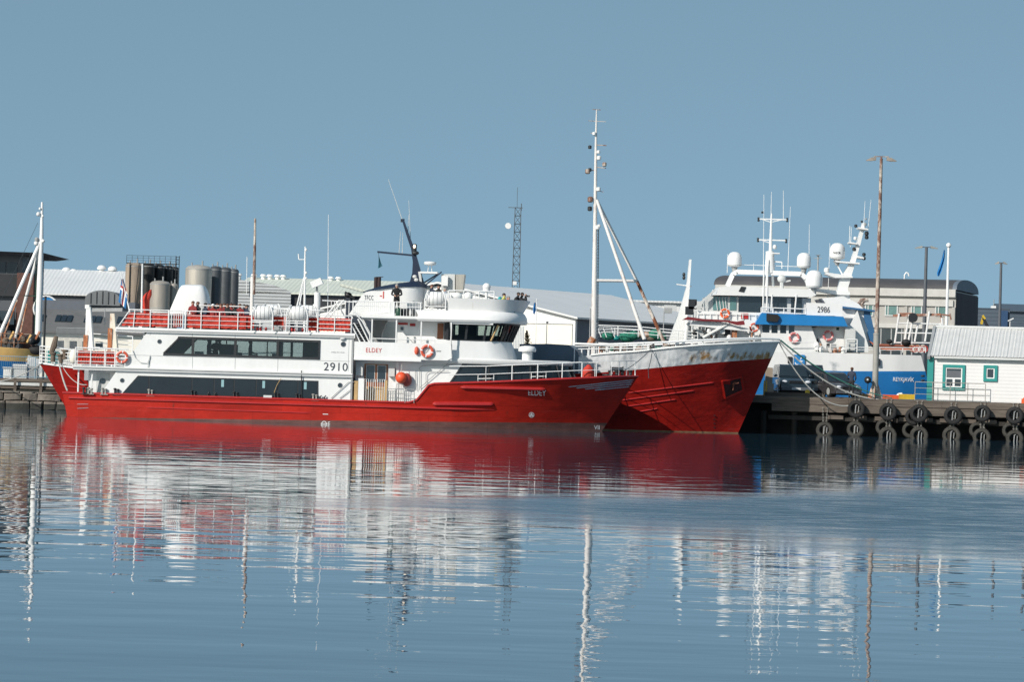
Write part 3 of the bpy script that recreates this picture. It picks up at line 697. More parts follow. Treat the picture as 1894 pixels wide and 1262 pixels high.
# bollards and fittings along the side deck
for px in (155, 164, 190, 213, 276, 355, 433, 509, 549, 580):
    x = ex(px, 727); mb = MB(); mb.lathe([(.06, 0), (.05, .08), (.05, .26), (.085, .29), (.085, .34), (.03, .36)], (x, -3.4, 1.24), 10); mb.lathe([(.06, 0), (.05, .08), (.05, .22), (.08, .25), (.08, .3), (.03, .32)], (x + .17, -3.4, 1.24), 10)
    mb.box(x - .12, x + .3, -3.46, -3.34, 1.22, 1.26); E.part('bollard', mb, DARK if px % 2 else GPOLE)
mb = MB(); x = ex(488, 733); mb.tube([(x, -3.42, 1.36), (x + .45, -3.42, 1.36)], [.09, .09], 10); E.part('rope_roll', mb, LGREY)
mb = MB()
for px in (386, 399, 594, 602): x = ex(px, 733); mb.tube([(x, -3.4, 1.25), (x - .05, -3.42, 1.42), (x + .03, -3.4, 1.52)], [.05, .045, .03], 6)
E.part('cleats', mb, DARK)
mb = MB(); mb.tube([(ex(558, 735), -3.4, 1.26), (ex(558, 688), -3.4, 2.8)], .03); E.part('side_stanchion', mb, DARK)
mb = MB(); mb.tube([E.q(a, b, -3.4) for a, b in ((507, 727), (512, 713), (520, 700))], .015); E.part('boat_hook', mb, WOODL)

# ---- funnel, staffs
mb = MB(); fz = lambda py, px=350: ez(px, py, -.5)
fx = lambda px, py: ex(px, py, -.5)
rings = []
for (py, pxl, pxr, w_) in ((582, 313, 389, 1.0), (565, 320, 387, .98), (548, 327, 385, .95), (536, 332, 381, .9), (529, 337, 377, .78), (526.5, 346, 372, .5)):
    z = fz(py); a, b = fx(pxl, py), fx(pxr, py); cx, rx = (a + b) / 2, (b - a) / 2
    rings.append([(cx + rx * max(-1, min(1, 1.25 * math.cos(t))), -.3 + w_ * .9 * max(-1, min(1, 1.2 * math.sin(t))), z) for t in [2 * math.pi * i / 28 for i in range(28)]])
mb.rings(rings); E.part('funnel', mb, WHITE)
mb = MB(); mb.box(fx(378, 570), fx(392, 570), -1.0, .6, S2b, 5.5); E.part('locker', mb, REDP)
mb = MB(); a = E.q(240, 577, 0); b = E.q(223, 503, 0); mb.tube([(a.x, 0, S2b), tuple(a), tuple(b)], [.04, .04, .02]); fs_ = E.part('flagstaff', mb, RAILW)
mb = MB(); mb.tube([(E.q(262, 580, -1).x, -1, S2b), tuple(E.q(263.5, 488, -1))], [.05, .045], 8); E.part('light_post', mb, RAILW)
# ensign: blue with a white-edged red cross, hanging in folds
def cloth(pts_l, pts_r, colf, mats, yamp=.05, nu=14, y=0.0, nv=10):
    mb = MB(); vs = []; 
    for j in range(nv + 1):
        t = j / nv
        def along(P_, t):
            k = t * (len(P_) - 1); i = min(int(k), len(P_) - 2); return P_[i].lerp(P_[i + 1], k - i)
        a, b = along(pts_l, t), along(pts_r, t)
        for i in range(nu + 1):
            s = i / nu; p = a.lerp(b, s); vs.append((p.x, p.y + yamp * math.sin(s * 9 + t * 3), p.z))
    o = len(mb.v); mb.v += [Vector(v) for v in vs]
    for side in (0, 1):
        if side: o2 = len(mb.v); mb.v += [Vector((v[0], v[1] + .012, v[2])) for v in vs]
        oo = o2 if side else o
        for j in range(nv):
            for i in range(nu):
                mb.f.append([oo + j * (nu + 1) + i, oo + j * (nu + 1) + i + 1, oo + (j + 1) * (nu + 1) + i + 1, oo + (j + 1) * (nu + 1) + i]); mb.mi.append(colf((i + .5) / nu, (j + .5) / nv))
    return mb
def ice(s, t):   # s across fold, t down
    d1 = abs(s - .5); d2 = abs(t - .36)
    return 1 if d1 < .10 or d2 < .05 else 2 if d1 < .24 or d2 < .10 else 0
E.part('ensign', cloth([E.q(224.5, 516, 0), E.q(222, 535, 0), E.q(219, 558, 0)], [E.q(228, 516, 0), E.q(236, 545, 0), E.q(233, 572, 0)], ice, (FLAGB, REDP, WHITE), .06), (FLAGB, REDP, WHITE), fs_)
mb = MB(); c = E.q(272, 560, -.6)
mb.rings([[(E.q(px, py, -.6).x + rr * math.cos(t), -.6 + rr * .8 * math.sin(t), E.q(px, py, -.6).z) for t in [i * math.pi / 5 for i in range(10)]] for px, py, rr in ((272, 583, .13), (270, 572, .19), (268, 556, .26), (274, 545, .20), (279, 536, .05))]); E.part('folded_red_cover', mb, CANVAS)
# rusty stack pole and radar post beyond the rafts
mb = MB(); mb.tube([(E.q(587, 575, 0).x, 0, S2b), tuple(E.q(587, 541, 0))], .17, 12); mb.m(1).tube([tuple(E.q(586.6, 541, 0)), tuple(E.q(586, 531, 0))], .06, 8)
c = E.q(586, 524, 0); mb.m(0).bar(c + Vector((-.28, 0, -.12)), c + Vector((.28, 0, .14)), .5, .36); E.part('searchlight_post', mb, (WHITE, GREY))
mb = MB(); mb.tube([(E.q(607, 580, 1).x, 1, S2b), tuple(E.q(607.5, 397, 1))], [.025, .012], 6); E.part('whip_antenna', mb, RAILW)
# life rafts in their cradles
def raft(px, py, y, base):
    c = E.q(px, py, y); mb = MB()
    mb.lathe([(.12, -.52), (.30, -.47), (.38, -.36), (.39, 0), (.38, .36), (.30, .47), (.12, .52)], (c.x, y, c.z), 18, 'x')
    mb.m(1)
    for dx in (-.33, -.12, .10, .32): mb.lathe([(.396, -.012), (.396, .012)], (c.x + dx, y, c.z), 18, 'x')
    mb.torus((c.x, y, c.z - .02), .385, .02, 'x', sect=1) if 0 else None
    o = E.part('life_raft', mb, (WHITE, GREY)); mb = MB()
    for dx in (-.56, .56):
        x = c.x + dx
        mb.tube([(x, y - .42, base), (x, y - .42, c.z - .1), (x + (.1 if dx < 0 else -.1), y - .38, c.z + .28), (x + (.22 if dx < 0 else -.22), y - .1, c.z + .42)], .035)
        mb.tube([(x, y + .42, base), (x, y + .42, c.z - .1)], .035); mb.tube([(x, y - .42, c.z - .42), (x, y + .42, c.z - .42)], .035)
    for z in (c.z - .42, base + .28, base + .45): mb.tube([(c.x - .56, y - .42, z), (c.x + .56, y - .42, z)], .03)
    E.part('raft_cradle', mb, RAILW, o)
for px, py in ((487, 579), (551, 580)): raft(px, py, -3.2, S2b)
for px, py in ((503, 577), (568, 578)): raft(px, py, -1.9, S2b)
mb = MB(); 
for px in (476, 482, 492, 540, 546, 560): x = ex(px, 607, -3.0); mb.ball((x, -3.0, 4.95), .07, .07, .10, 8, 6)
E.part('raft_release_gear', mb, REDP)
mb = MB(); mb.box(ex(508, 604, -2.6), ex(524, 604, -2.6), -3.0, -2.5, S2b, 5.16); E.part('tarpaulin_bundle', mb, GREY)
# benches behind the rail
mb = MB(); mb.box(ex(350, 590), ex(462, 590), -2.6, 2.6, 5.22, 5.28)
for k in range(6): x = ex(350, 590) + .1 + k * .6; mb.box(x, x + .06, -2.6, 2.6, S2b, 5.22)
E.part('bench_rows', mb, DGREY)
# stairs behind (to the bridge roof) and to the bridge deck
mb = MB()
for (a, b, c_, d, y) in ((598, 590, 628, 555, -1.9), (606, 590, 636, 555, -1.9), (598, 590, 628, 555, -1.0), (640, 590, 622, 558, -1.0)):
    mb.tube([E.q(a, b, y), E.q(c_, d, y)], .035)
for i in range(9): p_ = E.q(598 + 30 * i / 8, 590 - 35 * i / 8, -1.9); mb.box(p_.x, p_.x + .25, -1.9, -1.0, p_.z - .02, p_.z)
rail(mb, [E.q(600, 588, -1.9), E.q(628, 556, -1.9), E.q(660, 556, -1.9)], .0001, 1, .5) if 0 else None
for px in (612, 618, 624, 630, 638, 645, 652): mb.tube([E.q(px, 590, -1.9), E.q(px + 1, 556, -1.9)], .02)
mb.tube([E.q(596, 556, -1.9), E.q(660, 559, -1.9)], .03); E.part('roof_stairs', mb, RAILW)
mb = MB()
for dx in (0, 17, 26):
    for y in (-3.25,) if dx < 20 else (-2.4,): mb.tube([E.q(645 + dx, 590, y), E.q(666 + dx, 633, y)], .04)
mb.tube([E.q(654, 576, -3.3), E.q(670, 594, -3.3), E.q(684, 620, -3.3), E.q(685, 633, -3.3)], .035); mb.tube([E.q(645, 602, -3.3), E.q(655, 598, -3.3), E.q(676, 634, -3.3)], .035)
E.part('bridge_stairs', mb, RAILW)
mb = MB(); a, b = E.q(650, 598, -2.5), E.q(668, 633, -2.5)
for i in range(8): p_ = a.lerp(b, i / 7); mb.box(p_.x - .1, p_.x + .42, -3.2, -2.4, p_.z - .03, p_.z)
mb.prism([(a.x, a.z), (a.x + .5, a.z), (b.x + .5, b.z), (b.x, b.z)], -2.35, -2.3); E.part('stair_treads', mb, DGREY)

# ---- bridge block
BD0, BD1 = 3.52, 4.42        # bulwark band with the name
xW0, xW1, xW2 = ex(655, 650), ex(836, 650), ex(776, 650)
mb = MB(); mb.box(xW0, xW2 + .1, -3.40, 3.40, 3.45, BD0 + .03); mb.box(xW0, xW1, -3.32, -3.26, BD0 + .03, BD1); mb.box(xW0, xW1, 3.26, 3.32, BD0 + .03, BD1); mb.box(xW0, xW1 - .1, -3.26, 3.26, BD0 + .03, 3.7)
E.part('bridge_bulwark', mb, WHITE)
E.part('lettering', text_mesh('ELDEY', ex(706, 648) - ex(677, 648), ez(690, 644) - ez(690, 652), ex(677, 648), ez(690, 652), ypos=-3.325, cond=1.1), TXTR)
E.part('lettering', text_mesh('TAXI', .27, .07, ex(807, 650), ez(811, 651), ypos=-3.325), TXTD) if 0 else None
mb = MB(); x = ex(807, 650); mb.box(x, x + .25, -3.33, -3.322, ez(811, 651), ez(811, 648.5)); E.part('name_plate', mb, GREY)
mb = MB(); mb.tube([E.q(a, b, -3.34) for a, b in ((833, 600), (836, 663), (828, 667))], .022); E.part('drain_pipe', mb, GREY)
# lower block under it: door recess, gate, white wall and raked saloon glass
mb = MB(); xd0, xd1 = ex(655, 700), ex(731, 700)
mb.box(xd0, xd1, -2.55, -2.47, B0, 3.45); E.part('recess_wall', mb, WHITE)
mb = MB(); a, b, c_, d = ex(673.5, 700, -2.55), ex(717, 700, -2.55), 1.15, ez(695, 673.5, -2.55)
mb.box(a, b, -2.60, -2.551, c_, d); dr = E.part('double_door', mb, WOOD)
for p0, p1 in ((678, 692.5), (698.5, 713)):
    x0_, x1_ = ex(p0, 695, -2.6), ex(p1, 695, -2.6); mb = MB(); mb.box(x0_, x1_, -2.61, -2.601, ez(695, 707, -2.6), ez(695, 676.5, -2.6)); E.part('door_window', mb, GLASSD, dr)
    mb = MB()
    z0_, z1_ = ez(695, 707, -2.6), ez(695, 676.5, -2.6)
    for q0 in ((x0_ - .03, x0_, z0_, z1_), (x1_, x1_ + .03, z0_, z1_), (x0_ - .03, x1_ + .03, z1_, z1_ + .03)): mb.box(q0[0], q0[1], -2.62, -2.601, q0[2], q0[3])
    E.part('door_window_frame', mb, LGREY, dr)
for p0, p1 in ((658.5, 671), (718.5, 730)):
    mb = MB(); mb.box(ex(p0, 685, -2.9), ex(p1, 685, -2.9), -2.9, -2.5, ez(665, 695, -2.9), ez(665, 678.5, -2.9)); E.part('ventilation_box', mb, LGREY)
mb = MB(); x0_, x1_ = ex(673, 720), ex(711, 720); z0_, z1_ = 1.3, ez(692, 702)
mb.tube([(x0_, -3.3, z0_), (x0_, -3.3, z1_), (x1_, -3.3, z1_), (x1_, -3.3, z0_), (x0_, -3.3, z0_)], .025)
for i in range(1, 9): x = x0_ + (x1_ - x0_) * i / 9; mb.tube([(x, -3.3, z0_), (x, -3.3, z1_)], .017)
E.part('side_gate', mb, RAILW)
mb = MB(); mb.box(x0_, x1_, -2.66, -2.62, 1.18, 2.06); E.part('wooden_panel', mb, WOODL)
mb = MB(); mb.box(ex(655, 720), ex(662, 720), -3.3, -3.1, 1.25, ez(658, 705)); mb.box(ex(711.5, 720), ex(716, 720), -3.3, -3.15, 1.25, ez(714, 704)); E.part('gangway_post', mb, WOODL)
mb = MB(); mb.box(ex(662.5, 720), ex(672, 720), -3.3, -3.2, 1.22, ez(668, 700)); E.part('recess_bulwark', mb, WHITE)
sl0, sl1 = ex(829, 700), ex(856, 671)
for sg in (-1, 1):
    ya, yb = sorted((sg * 2.75, sg * 2.67)); mb = MB(); mb.prism([(xd1, B0), (ex(800, 735, -2.7), B0), (sl0, 2.36), (sl1, 3.45), (xd1, 3.45)], ya, yb); E.part('lounge_wall', mb, WHITE)
mb = MB(); mb.box(xd1, xd1 + .07, -2.66, -2.5, B0, 3.45); mb.box(xd1 - .02, xd1 + .14, -2.80, -2.751, B0, 3.45); E.part('recess_side', mb, WHITE)
mb = MB(); xg = ex(1062, 668, -1.0)
planb = [(sl0 + .02, -2.70), (ex(980, 680), -2.6), (ex(1040, 690, -1.6), -1.9), (ex(1072, 695, -.8), -.6)]
plant = [(sl1 + .02, -2.70), (ex(980, 680), -2.55), (ex(1030, 670, -1.6), -1.8), (ex(1055, 668, -.8), -.55)]
fl = lambda pl, z: [(x, y, z) for x, y in pl] + [(x, -y, z) for x, y in reversed(pl)]
mb.rings([fl(planb, 2.3), fl(plant, 3.45)]); lg = E.part('lounge_glazing', mb, GLASSB)
mb = MB()
for (x0_, y0_), (x1_, y1_) in zip(planb, plant):
    for sg in (1, -1): mb.bar((x0_, sg * (y0_ - .02), 2.3), (x1_, sg * (y1_ - .02), 3.45), .07, .07)
for px in (903, 948, 992): x = ex(px, 685); mb.bar((x, -2.66, 2.3), (x, -2.66, 3.45), .06, .06)
E.part('window_frame', mb, DARK, lg)
mb = MB()
rp = [(ex(776, 660), -3.05), (ex(960, 660), -3.0), (ex(1010, 660, -2), -2.3), (ex(1045, 660, -1), -1.2), (ex(1060, 660, 0), -.3)]
mb.rings([fl([(x - .1, y * .98) for x, y in rp], 3.42), fl(rp, 3.52), fl(rp, 3.64), fl([(x - .15, y * .97) for x, y in rp], 3.70)]); E.part('lounge_roof', mb, WHITE)
for (px, py, r, y) in ((975, 650, .46, -2.1), ):
    c = E.q(px, py, y); mb = MB(); mb.lathe([(.26, 3.7 - c.z), (.26, -.02), (.46, -.02), (.48, .03), (.46, .17), (.38, .25), (.15, .29)], (c.x, y, c.z), 22); E.part('mushroom_vent', mb, WHITE)
mb = MB(); c = E.q(1033, 700, -1.4); mb.lathe([(.10, 0), (.10, .38), (.13, .39), (.13, .52), (.09, .56)], (c.x, -1.4, 2.72), 14); E.part('deck_vent', mb, CREAM)
# foredeck rails
def sp_(px, inset=.12): 
    x = E.q(px, 700, -2.4).x; z = lerp_tab(sheer_tab, x); return (x, eh.y(x, z) + inset, z)
mb = MB(); rl = [sp_(p) for p in (900, 948, 995, 1040, 1076)]
rail(mb, rl, .86, 2, 1.35, .028)
x, y, z = sp_(832); x2, y2, z2 = sp_(900); mb.tube([(x, y, z + .9), (x2, y2, z2 + .86)], .028); mb.tube([(x, y, z + .45), (x2, y2, z2 + .43)], .022); mb.tube([(x2, y2, z2), (x2, y2, z2 + .86)], .028)
rl2 = [sp_(p, .1) for p in (1100, 1130, 1158, 1181)]; xb_ = E.q(1180, 690, 0).x
rl2 = [rl2[0], rl2[1], rl2[2], (xb_ - .15, -.12, EZT)]
rail(mb, [rl[-1]] + rl2, .84, 2, .75, .017); mb.tube([(xb_ - .15, -.12, EZT), (xb_ - .15, -.12, EZT + .85)], .03)
for side in (1,):
    far = [(x, -y, z) for x, y, z in rl + rl2[:3]] + [(xb_ - .15, .12, EZT)]; rail(mb, far, .84, 2, 1.3, .02)
E.part('foredeck_rail', mb, RAILW)
mb = MB()
for (a, b) in ((885, 914), (983, 1010)):
    p0, p1 = sp_(a, .5), sp_(b, .5); mb.tube([p0, (p0[0], p0[1], p0[2] + .42), (p1[0], p1[1], p1[2] + .42), p1], .028); mb.tube([(p0[0], p0[1], p0[2] + .2), (p1[0], p1[1], p1[2] + .2)], .025)
E.part('deck_seat_frames', mb, RAILW)
mb = MB()
for px in (896, 906, 1006, 1128, 1140, 1150, 1165):
    p_ = sp_(px, .7); mb.lathe([(.12, 0), (.09, .1), (.09, .25), (.14, .3), (.1, .36)], p_, 10)
c = sp_(1140, .9); mb.lathe([(.16, -.35), (.16, -.3), (.10, -.28), (.10, .28), (.16, .3), (.16, .35)], (c[0], c[1], c[2] + .42), 14, 'x'); mb.torus((c[0] - .5, c[1], c[2] + .08), .22, .06, 'z')
E.part('windlass', mb, DARK)
mb = MB(); c = sp_(1086, .9); mb.rings([[(c[0] + dx + r * math.cos(t), c[1] + r * math.sin(t), c[2] + z) for t in [i * math.pi / 6 for i in range(12)]] for z, r, dx in ((-.1, .22, 0), (.1, .32, 0), (.35, .33, .02), (.55, .24, .04), (.72, .07, .05))]); E.part('red_winch_cover', mb, CANVAS)
for i, (px, py) in enumerate(((752, 703),)): mb = MB(); c = E.q(px, py, -2.95); mb.ball(tuple(c), .28, .28, .36); E.part('dark_fender', mb, mat('faded_red_buoy', (.33, .06, .05), .5))
mb = MB(); rail(mb, [(ex(716, 738), -3.36, 1.25), (ex(766, 738), -3.36, 1.25)], .72, 3, .5, .018); rail(mb, [(ex(733, 738), -3.2, 1.25), (ex(745, 738), -3.2, 1.25)], 1.0, 4, .12, .016)
mb.tube([E.q(a, b, -2.85) for a, b in ((776, 722), (776, 680), (782, 676), (828, 676), (852, 670))], .016); mb.tube([E.q(a, b, -2.85) for a, b in ((788, 716), (788, 692), (793, 688), (830, 687))], .016); mb.tube([E.q(a, b, -2.85) for a, b in ((776, 718), (830, 671))], .016); mb.tube([E.q(a, b, -2.85) for a, b in ((768, 685), (770, 722))], .016)
E.part('side_deck_rail', mb, GREY)
mb = MB(); mb.tube([E.q(a, b, -3.36) for a, b in ((612, 737), (645, 707), (655, 707))], .018); mb.tube([E.q(a, b, -3.36) for a, b in ((628, 737), (650, 720))], .018); E.part('side_deck_rail', mb, GREY)

# bridge roof slab with its white brim, the flying bridge bulwark
S3a, S3b = 5.62, 5.84
def plan(pts): return [(ex(px, 600, y), y) for px, y in pts]
mb = MB()
rf = plan([(668, -3.3), (800, -3.3), (900, -3.3), (935, -3.05), (958, -2.3), (970, -1.2), (973, 0)])[:-1]
mb.rings([fl([(x, y * .97) for x, y in rf], S3a), fl(rf, S3a + .08), fl(rf, S3b)]); E.part('flying_bridge_deck', mb, WHITE)
mb = MB()
bp = plan([(772, -3.34), (800, -3.4), (900, -3.4), (934, -3.15), (958, -2.4), (971, -1.3)])
mb.rings([fl(bp, S3a - .02), fl([(x + .03, y * 1.02) for x, y in bp], S3a + .1), fl([(x, y) for x, y in bp], S3b + .12), fl([(x - .12, y * .96) for x, y in bp], S3b + .32), fl([(x - .16, y * .93) for x, y in bp], S3b + .36)]); E.part('brim', mb, WHITE)
mb = MB(); up = plan([(828, -3.05), (905, -3.05), (932, -2.8), (952, -2.1), (962, -1.1), (965, -.4)])
ut = plan([(828, -3.2), (908, -3.2), (938, -2.95), (962, -2.25), (975, -1.2), (979, -.4)])
zt = ez(900, 553)
inn = lambda pl, z: fl([(x - .06, y * .975) for x, y in pl], z)
mb.rings([fl(up, S3b + .3), fl(ut, zt), inn(ut, zt), inn(up, S3b + .3)], cap=False); E.part('flying_bridge_bulwark', mb, WHITE)
mb = MB(); rp_ = [(x, y * .98, zt) for x, y in ut[:2]]; rail(mb, [(rp_[0][0], rp_[0][1], zt), (ex(914, 553, -3.1), -3.1, zt)], ez(870, 539) - ez(870, 553), 1, .9, .03)
E.part('flying_bridge_rail', mb, RAILW); mb = MB(); rail(mb, [(rp_[0][0], 3.1, zt), (ex(914, 553, 3.1), 3.1, zt)], .4, 1, .9, .03); E.part('flying_bridge_rail', mb, RAILW)
# wheelhouse: white lower body tapering upwards, leaning windows
wl0 = plan([(700, -2.2), (776, -2.9), (904, -2.95), (935, -2.6), (953, -1.7), (958, -.6)]); wl1 = plan([(700, -2.2), (776, -2.9), (895, -2.85), (925, -2.4), (940, -1.5), (946, -.5)])
wl0 = wl0[1:]; wl1 = wl1[1:]
mb = MB(); mb.rings([fl(wl0, 3.6), fl([((a[0] * .45 + b[0] * .55), (a[1] * .45 + b[1] * .55)) for a, b in zip(wl0, wl1)], 4.2), fl(wl1, 4.66)]); E.part('wheelhouse_base', mb, WHITE)
wt = plan([(828, -2.9), (900, -3.0), (933, -2.6), (952, -1.7), (959, -.6)]); wb = plan([(828, -2.85), (893, -2.85), (925, -2.4), (940, -1.5), (946, -.5)])
mb = MB(); mb.rings([fl(wb, 4.66), fl(wt, 5.56)], cap=False); gw = E.part('wheelhouse_glazing', mb, GLASST)
mb = MB()
def along(pl, s):
    L_ = [math.dist(a, b) for a, b in zip(pl, pl[1:])]; t = s * sum(L_)
    for (a, b), l in zip(zip(pl, pl[1:]), L_):
        if t <= l: return (a[0] + (b[0] - a[0]) * t / l, a[1] + (b[1] - a[1]) * t / l)
        t -= l
    return pl[-1]
for s in (0, .2, .4, .50, .60, .68, .76, .84, .92, 1):
    a, b = along(wb, s), along(wt, s)
    for sg in (1, -1): mb.bar((a[0], sg * a[1], 4.66), (b[0], sg * b[1], 5.58), .10, .12)
E.part('window_frame', mb, DARK, gw)
mb = MB(); mb.bar((wb[1][0] + .45, -2.72, 4.66), (wt[1][0] + .62, -2.9, 5.5), .10, .06); E.part('varnished_pillar', mb, WOODL, gw)
mb = MB(); mb.rings([fl([(x + .04, y * 1.02) for x, y in wt], 5.52), fl([(x + .04, y * 1.02) for x, y in wt], 5.66)]); mb.rings([fl([(x + .02, y * 1.01) for x, y in wb], 4.63), fl([(x + .02, y * 1.01) for x, y in wb], 4.69)]); E.part('window_head', mb, DARK)
mb = MB(); mb.box(ex(832, 597), ex(912, 597), -3.3, -2.95, 5.50, 5.60); E.part('window_brow', mb, WHITE)
# inside the bridge: console, a helmsman, back wall
mb = MB(); mb.box(ex(840, 620, 0), ex(925, 620, 0), -1.6, 1.6, 4.4, 4.95); mb.box(ex(828, 600, 0), ex(838, 600, 0), -2.8, 0, 4.3, 5.55); mb.box(ex(846, 600, 0), ex(880, 600, 0), 1.0, 2.6, 4.3, 5.55); E.part('console', mb, DARK)
mb = MB(); mb.box(ex(735, 610, -2.2), ex(828, 610, -2.2), -2.2, -2.1, 3.7, S3a); mb.prism([(ex(735, 610, -2.6), 4.42), (ex(735, 610, -2.6), ez(738, 615, -2.6)), (ex(745, 615, -2.6), ez(745, 615, -2.6)), (ex(764, 632, -2.6), 4.42)], -2.6, -2.5); bw = E.part('bridge_side_wall', mb, WHITE)
mb = MB(); mb.box(ex(809, 612, -2.22), ex(820, 612, -2.22), -2.25, -2.2, 4.7, S3a - .1); E.part('side_door', mb, WOOD, bw)
mb = MB(); mb.box(ex(741, 610, -2.22), ex(746, 610, -2.22), -2.24, -2.2, ez(743, 611, -2.22), ez(743, 605, -2.22)); E.part('small_window', mb, GLASSD, bw)
mb = MB(); mb.box(ex(736, 610, -2.22), ex(754, 610, -2.22), -2.24, -2.2, ez(745, 601, -2.22), ez(745, 597, -2.22)); mb.box(ex(758, 610, -2.22), ex(768, 610, -2.22), -2.24, -2.2, ez(745, 603, -2.22), ez(745, 598, -2.22)); E.part('red_sign', mb, REDP, bw)
mb = MB()
for px, y in ((688, -3.28), (733, -3.28), (779, -3.28), (834.5, -3.32)): mb.bar((ex(px, 610, y), y, BD1), (ex(px, 610, y), y, S3a), .07, .07)
for px in (688, 733, 779, 820): mb.bar((ex(px, 610, -3.28), 3.28, BD1), (ex(px, 610, -3.28), 3.28, S3a), .07, .07)
E.part('roof_posts', mb, WHITE)
mb = MB(); rail(mb, [(ex(688, 630), -3.29, BD1), (ex(804, 630), -3.29, BD1)], .19, 1, 3, .025); E.part('bulwark_rail', mb, RAILW)
mb = MB(); mb.prism([(ex(690, 600, 0), 4.2), (ex(690, 600, 0), S3a), (ex(716, 600, 0), S3a), (ex(706, 612, 0), 4.9), (ex(706, 612, 0), 4.2)], 0, .6); E.part('casing', mb, GREY)
# upper house with navy roof and raked mast
uh = [(645, 590), (668, 547), (673, 541), (700, 535.5), (740, 530.5), (782, 531), (786, 588)]
pl_ = [(E.q(a, b, -2.0).x, E.q(a, b, -2.0).z) for a, b in uh]
mb = MB(); zz = sorted([S3b, 6.1, 6.4, 6.7, 7.0])
def uh_x(z):   # left edge of the house at height z
    p0, p1 = pl_[0], pl_[2]; return p0[0] + (p1[0] - p0[0]) * (z - p0[1]) / (p1[1] - p0[1])
xR = pl_[5][0]
top = lambda x: lerp_tab([(pl_[2][0], pl_[2][1]), (pl_[3][0], pl_[3][1]), (pl_[4][0], pl_[4][1]), (pl_[5][0], pl_[5][1])], x)
S3h = S3b
rs = []
for i in range(15):
    t = i / 14; x = pl_[0][0] + (xR - .9 - pl_[0][0]) * t; zt_ = max(S3h + .02, min(top(x), S3h + (x - pl_[0][0]) / (pl_[2][0] - pl_[0][0]) * (pl_[2][1] - S3h)))
    rs.append([(x, -2.0, S3h), (x, -2.0, zt_), (x, 2.0, zt_), (x, 2.0, S3h)])
for a in (15, 35, 55, 75, 88):
    x = xR - .9 + .9 * math.sin(R(a)); y = 1.1 + .9 * math.cos(R(a)); rs.append([(x, -y, S3h), (x, -y, top(x)), (x, y, top(x)), (x, y, S3h)])
mb.rings(rs); E.part('upper_house', mb, WHITE)
mb = MB(); rs = []
for px, w_, th in ((670, 1.9, .05), (700, 2.1, .16), (735, 2.1, .22), (757, 2.05, .28), (775, 1.8, .32), (787, 1.2, .10)):
    x = E.q(px, 535, -2).x; z0_ = top(x); rs.append([(x, -w_, z0_), (x, -w_ * .8, z0_ + th), (x, w_ * .8, z0_ + th), (x, w_, z0_)])
mb.rings(rs); E.part('navy_roof', mb, NAVY)
def fin(poly, y0, y1): return [(p.x, p.z) for p in (E.q(a, b, 0) for a, b in poly)]
mb = MB(); mb.prism(fin([(750, 531), (759, 520), (763, 505), (764, 485), (761, 462), (752, 435), (743.5, 406), (746.5, 405), (758, 438), (768, 465), (775, 490), (781, 512), (787, 532)], 0, 0), -.22, .22); ms_ = E.part('mast_fin', mb, NAVY)
mb = MB(); mb.bar(E.q(698, 466, 0), E.q(764, 472.5, 0), .09, .10); E.part('yard', mb, NAVY, ms_)
mb = MB(); mb.box(*[v for v in (E.q(743, 409, 0).x - .05, E.q(748, 409, 0).x, -.1, .1, E.q(745, 411, 0).z, E.q(745, 405, 0).z)]); c = E.q(767, 460, -.2); mb.lathe([(.10, -.25), (.12, -.1), (.12, .22), (.05, .25)], (c.x, -.3, c.z), 10); c = E.q(769, 468.5, 0); mb.ball((c.x, -.3, c.z), .2, .12, .12); E.part('mast_lamps', mb, DARK, ms_)
mb = MB(); c = E.q(766.5, 456, -.43); mb.ball((c.x, -.43, c.z), .07, .04, .10); E.part('lit_lamp', mb, LIT, ms_)
mb = MB(); c = E.q(767, 512, -.23); mb.ball((c.x, -.24, c.z), .12, .05, .1); c = E.q(770, 518, -.23); mb.ball((c.x, -.24, c.z), .12, .05, .1); mb.prism([(p.x, p.z) for p in (E.q(774, 503, 0), E.q(779, 503, 0), E.q(781, 522, 0), E.q(777, 522, 0))], -.3, -.225); E.part('mast_floodlights', mb, LGREY, ms_)
for a, b in (((743.5, 405), (718, 331)), ((760, 460), (756, 370)), ((738, 470), (741, 428)), ((744, 470), (745, 430)), ((754, 440), (756, 398))):
    mb = MB(); mb.tube([E.q(*a, 0), E.q(*b, 0)], [.02, .010], 5); E.part('whip_antenna', mb, LGREY, ms_)
mb = MB(); E.part('pennant', cloth([E.q(700.5, 474, 0), E.q(700, 484, 0), E.q(699, 497, 0)], [E.q(701, 474, 0), E.q(705, 487, 0), E.q(707.5, 492, 0)], lambda s, t: 0, None, .03, 6, nv=8), TURQ, ms_)
mb = MB(); mb.tube([E.q(700.3, 467, 0), E.q(700.7, 475, 0)], .01); E.part('halyard', mb, DARK, ms_)
mb = MB(); a, b = E.q(778, 504, 0), E.q(817, 503, 0); mb.box(a.x, b.x - .2, -.5, .5, a.z - .06, a.z + .04); sc_ = E.part('radar_platform', mb, WHITE)
mb = MB(); mb.bar(E.q(817, 503, -.4), E.q(783, 531, -.4), .05, .07); mb.bar(E.q(811, 506, .4), E.q(783, 524, .4), .05, .07); E.part('platform_struts', mb, NAVY, sc_)
mb = MB(); c = E.q(795.5, 487, 0); mb.lathe([(.15, -.12), (.30, -.08), (.34, 0), (.30, .07), (.1, .10)], tuple(c), 22)
for dx in (-.12, .12): mb.tube([(c.x + dx * .6, 0, c.z - .1), (c.x + dx, 0, a.z)], .02)
E.part('radar_dome', mb, WHITE, sc_)
mb = MB(); c = E.q(698.5, 513, -.6); b = E.q(698.5, 534, -.6)
for dx in (-.09, .09): mb.tube([(c.x + dx, -.6, b.z), (c.x + dx, -.6, c.z)], .10, 12)
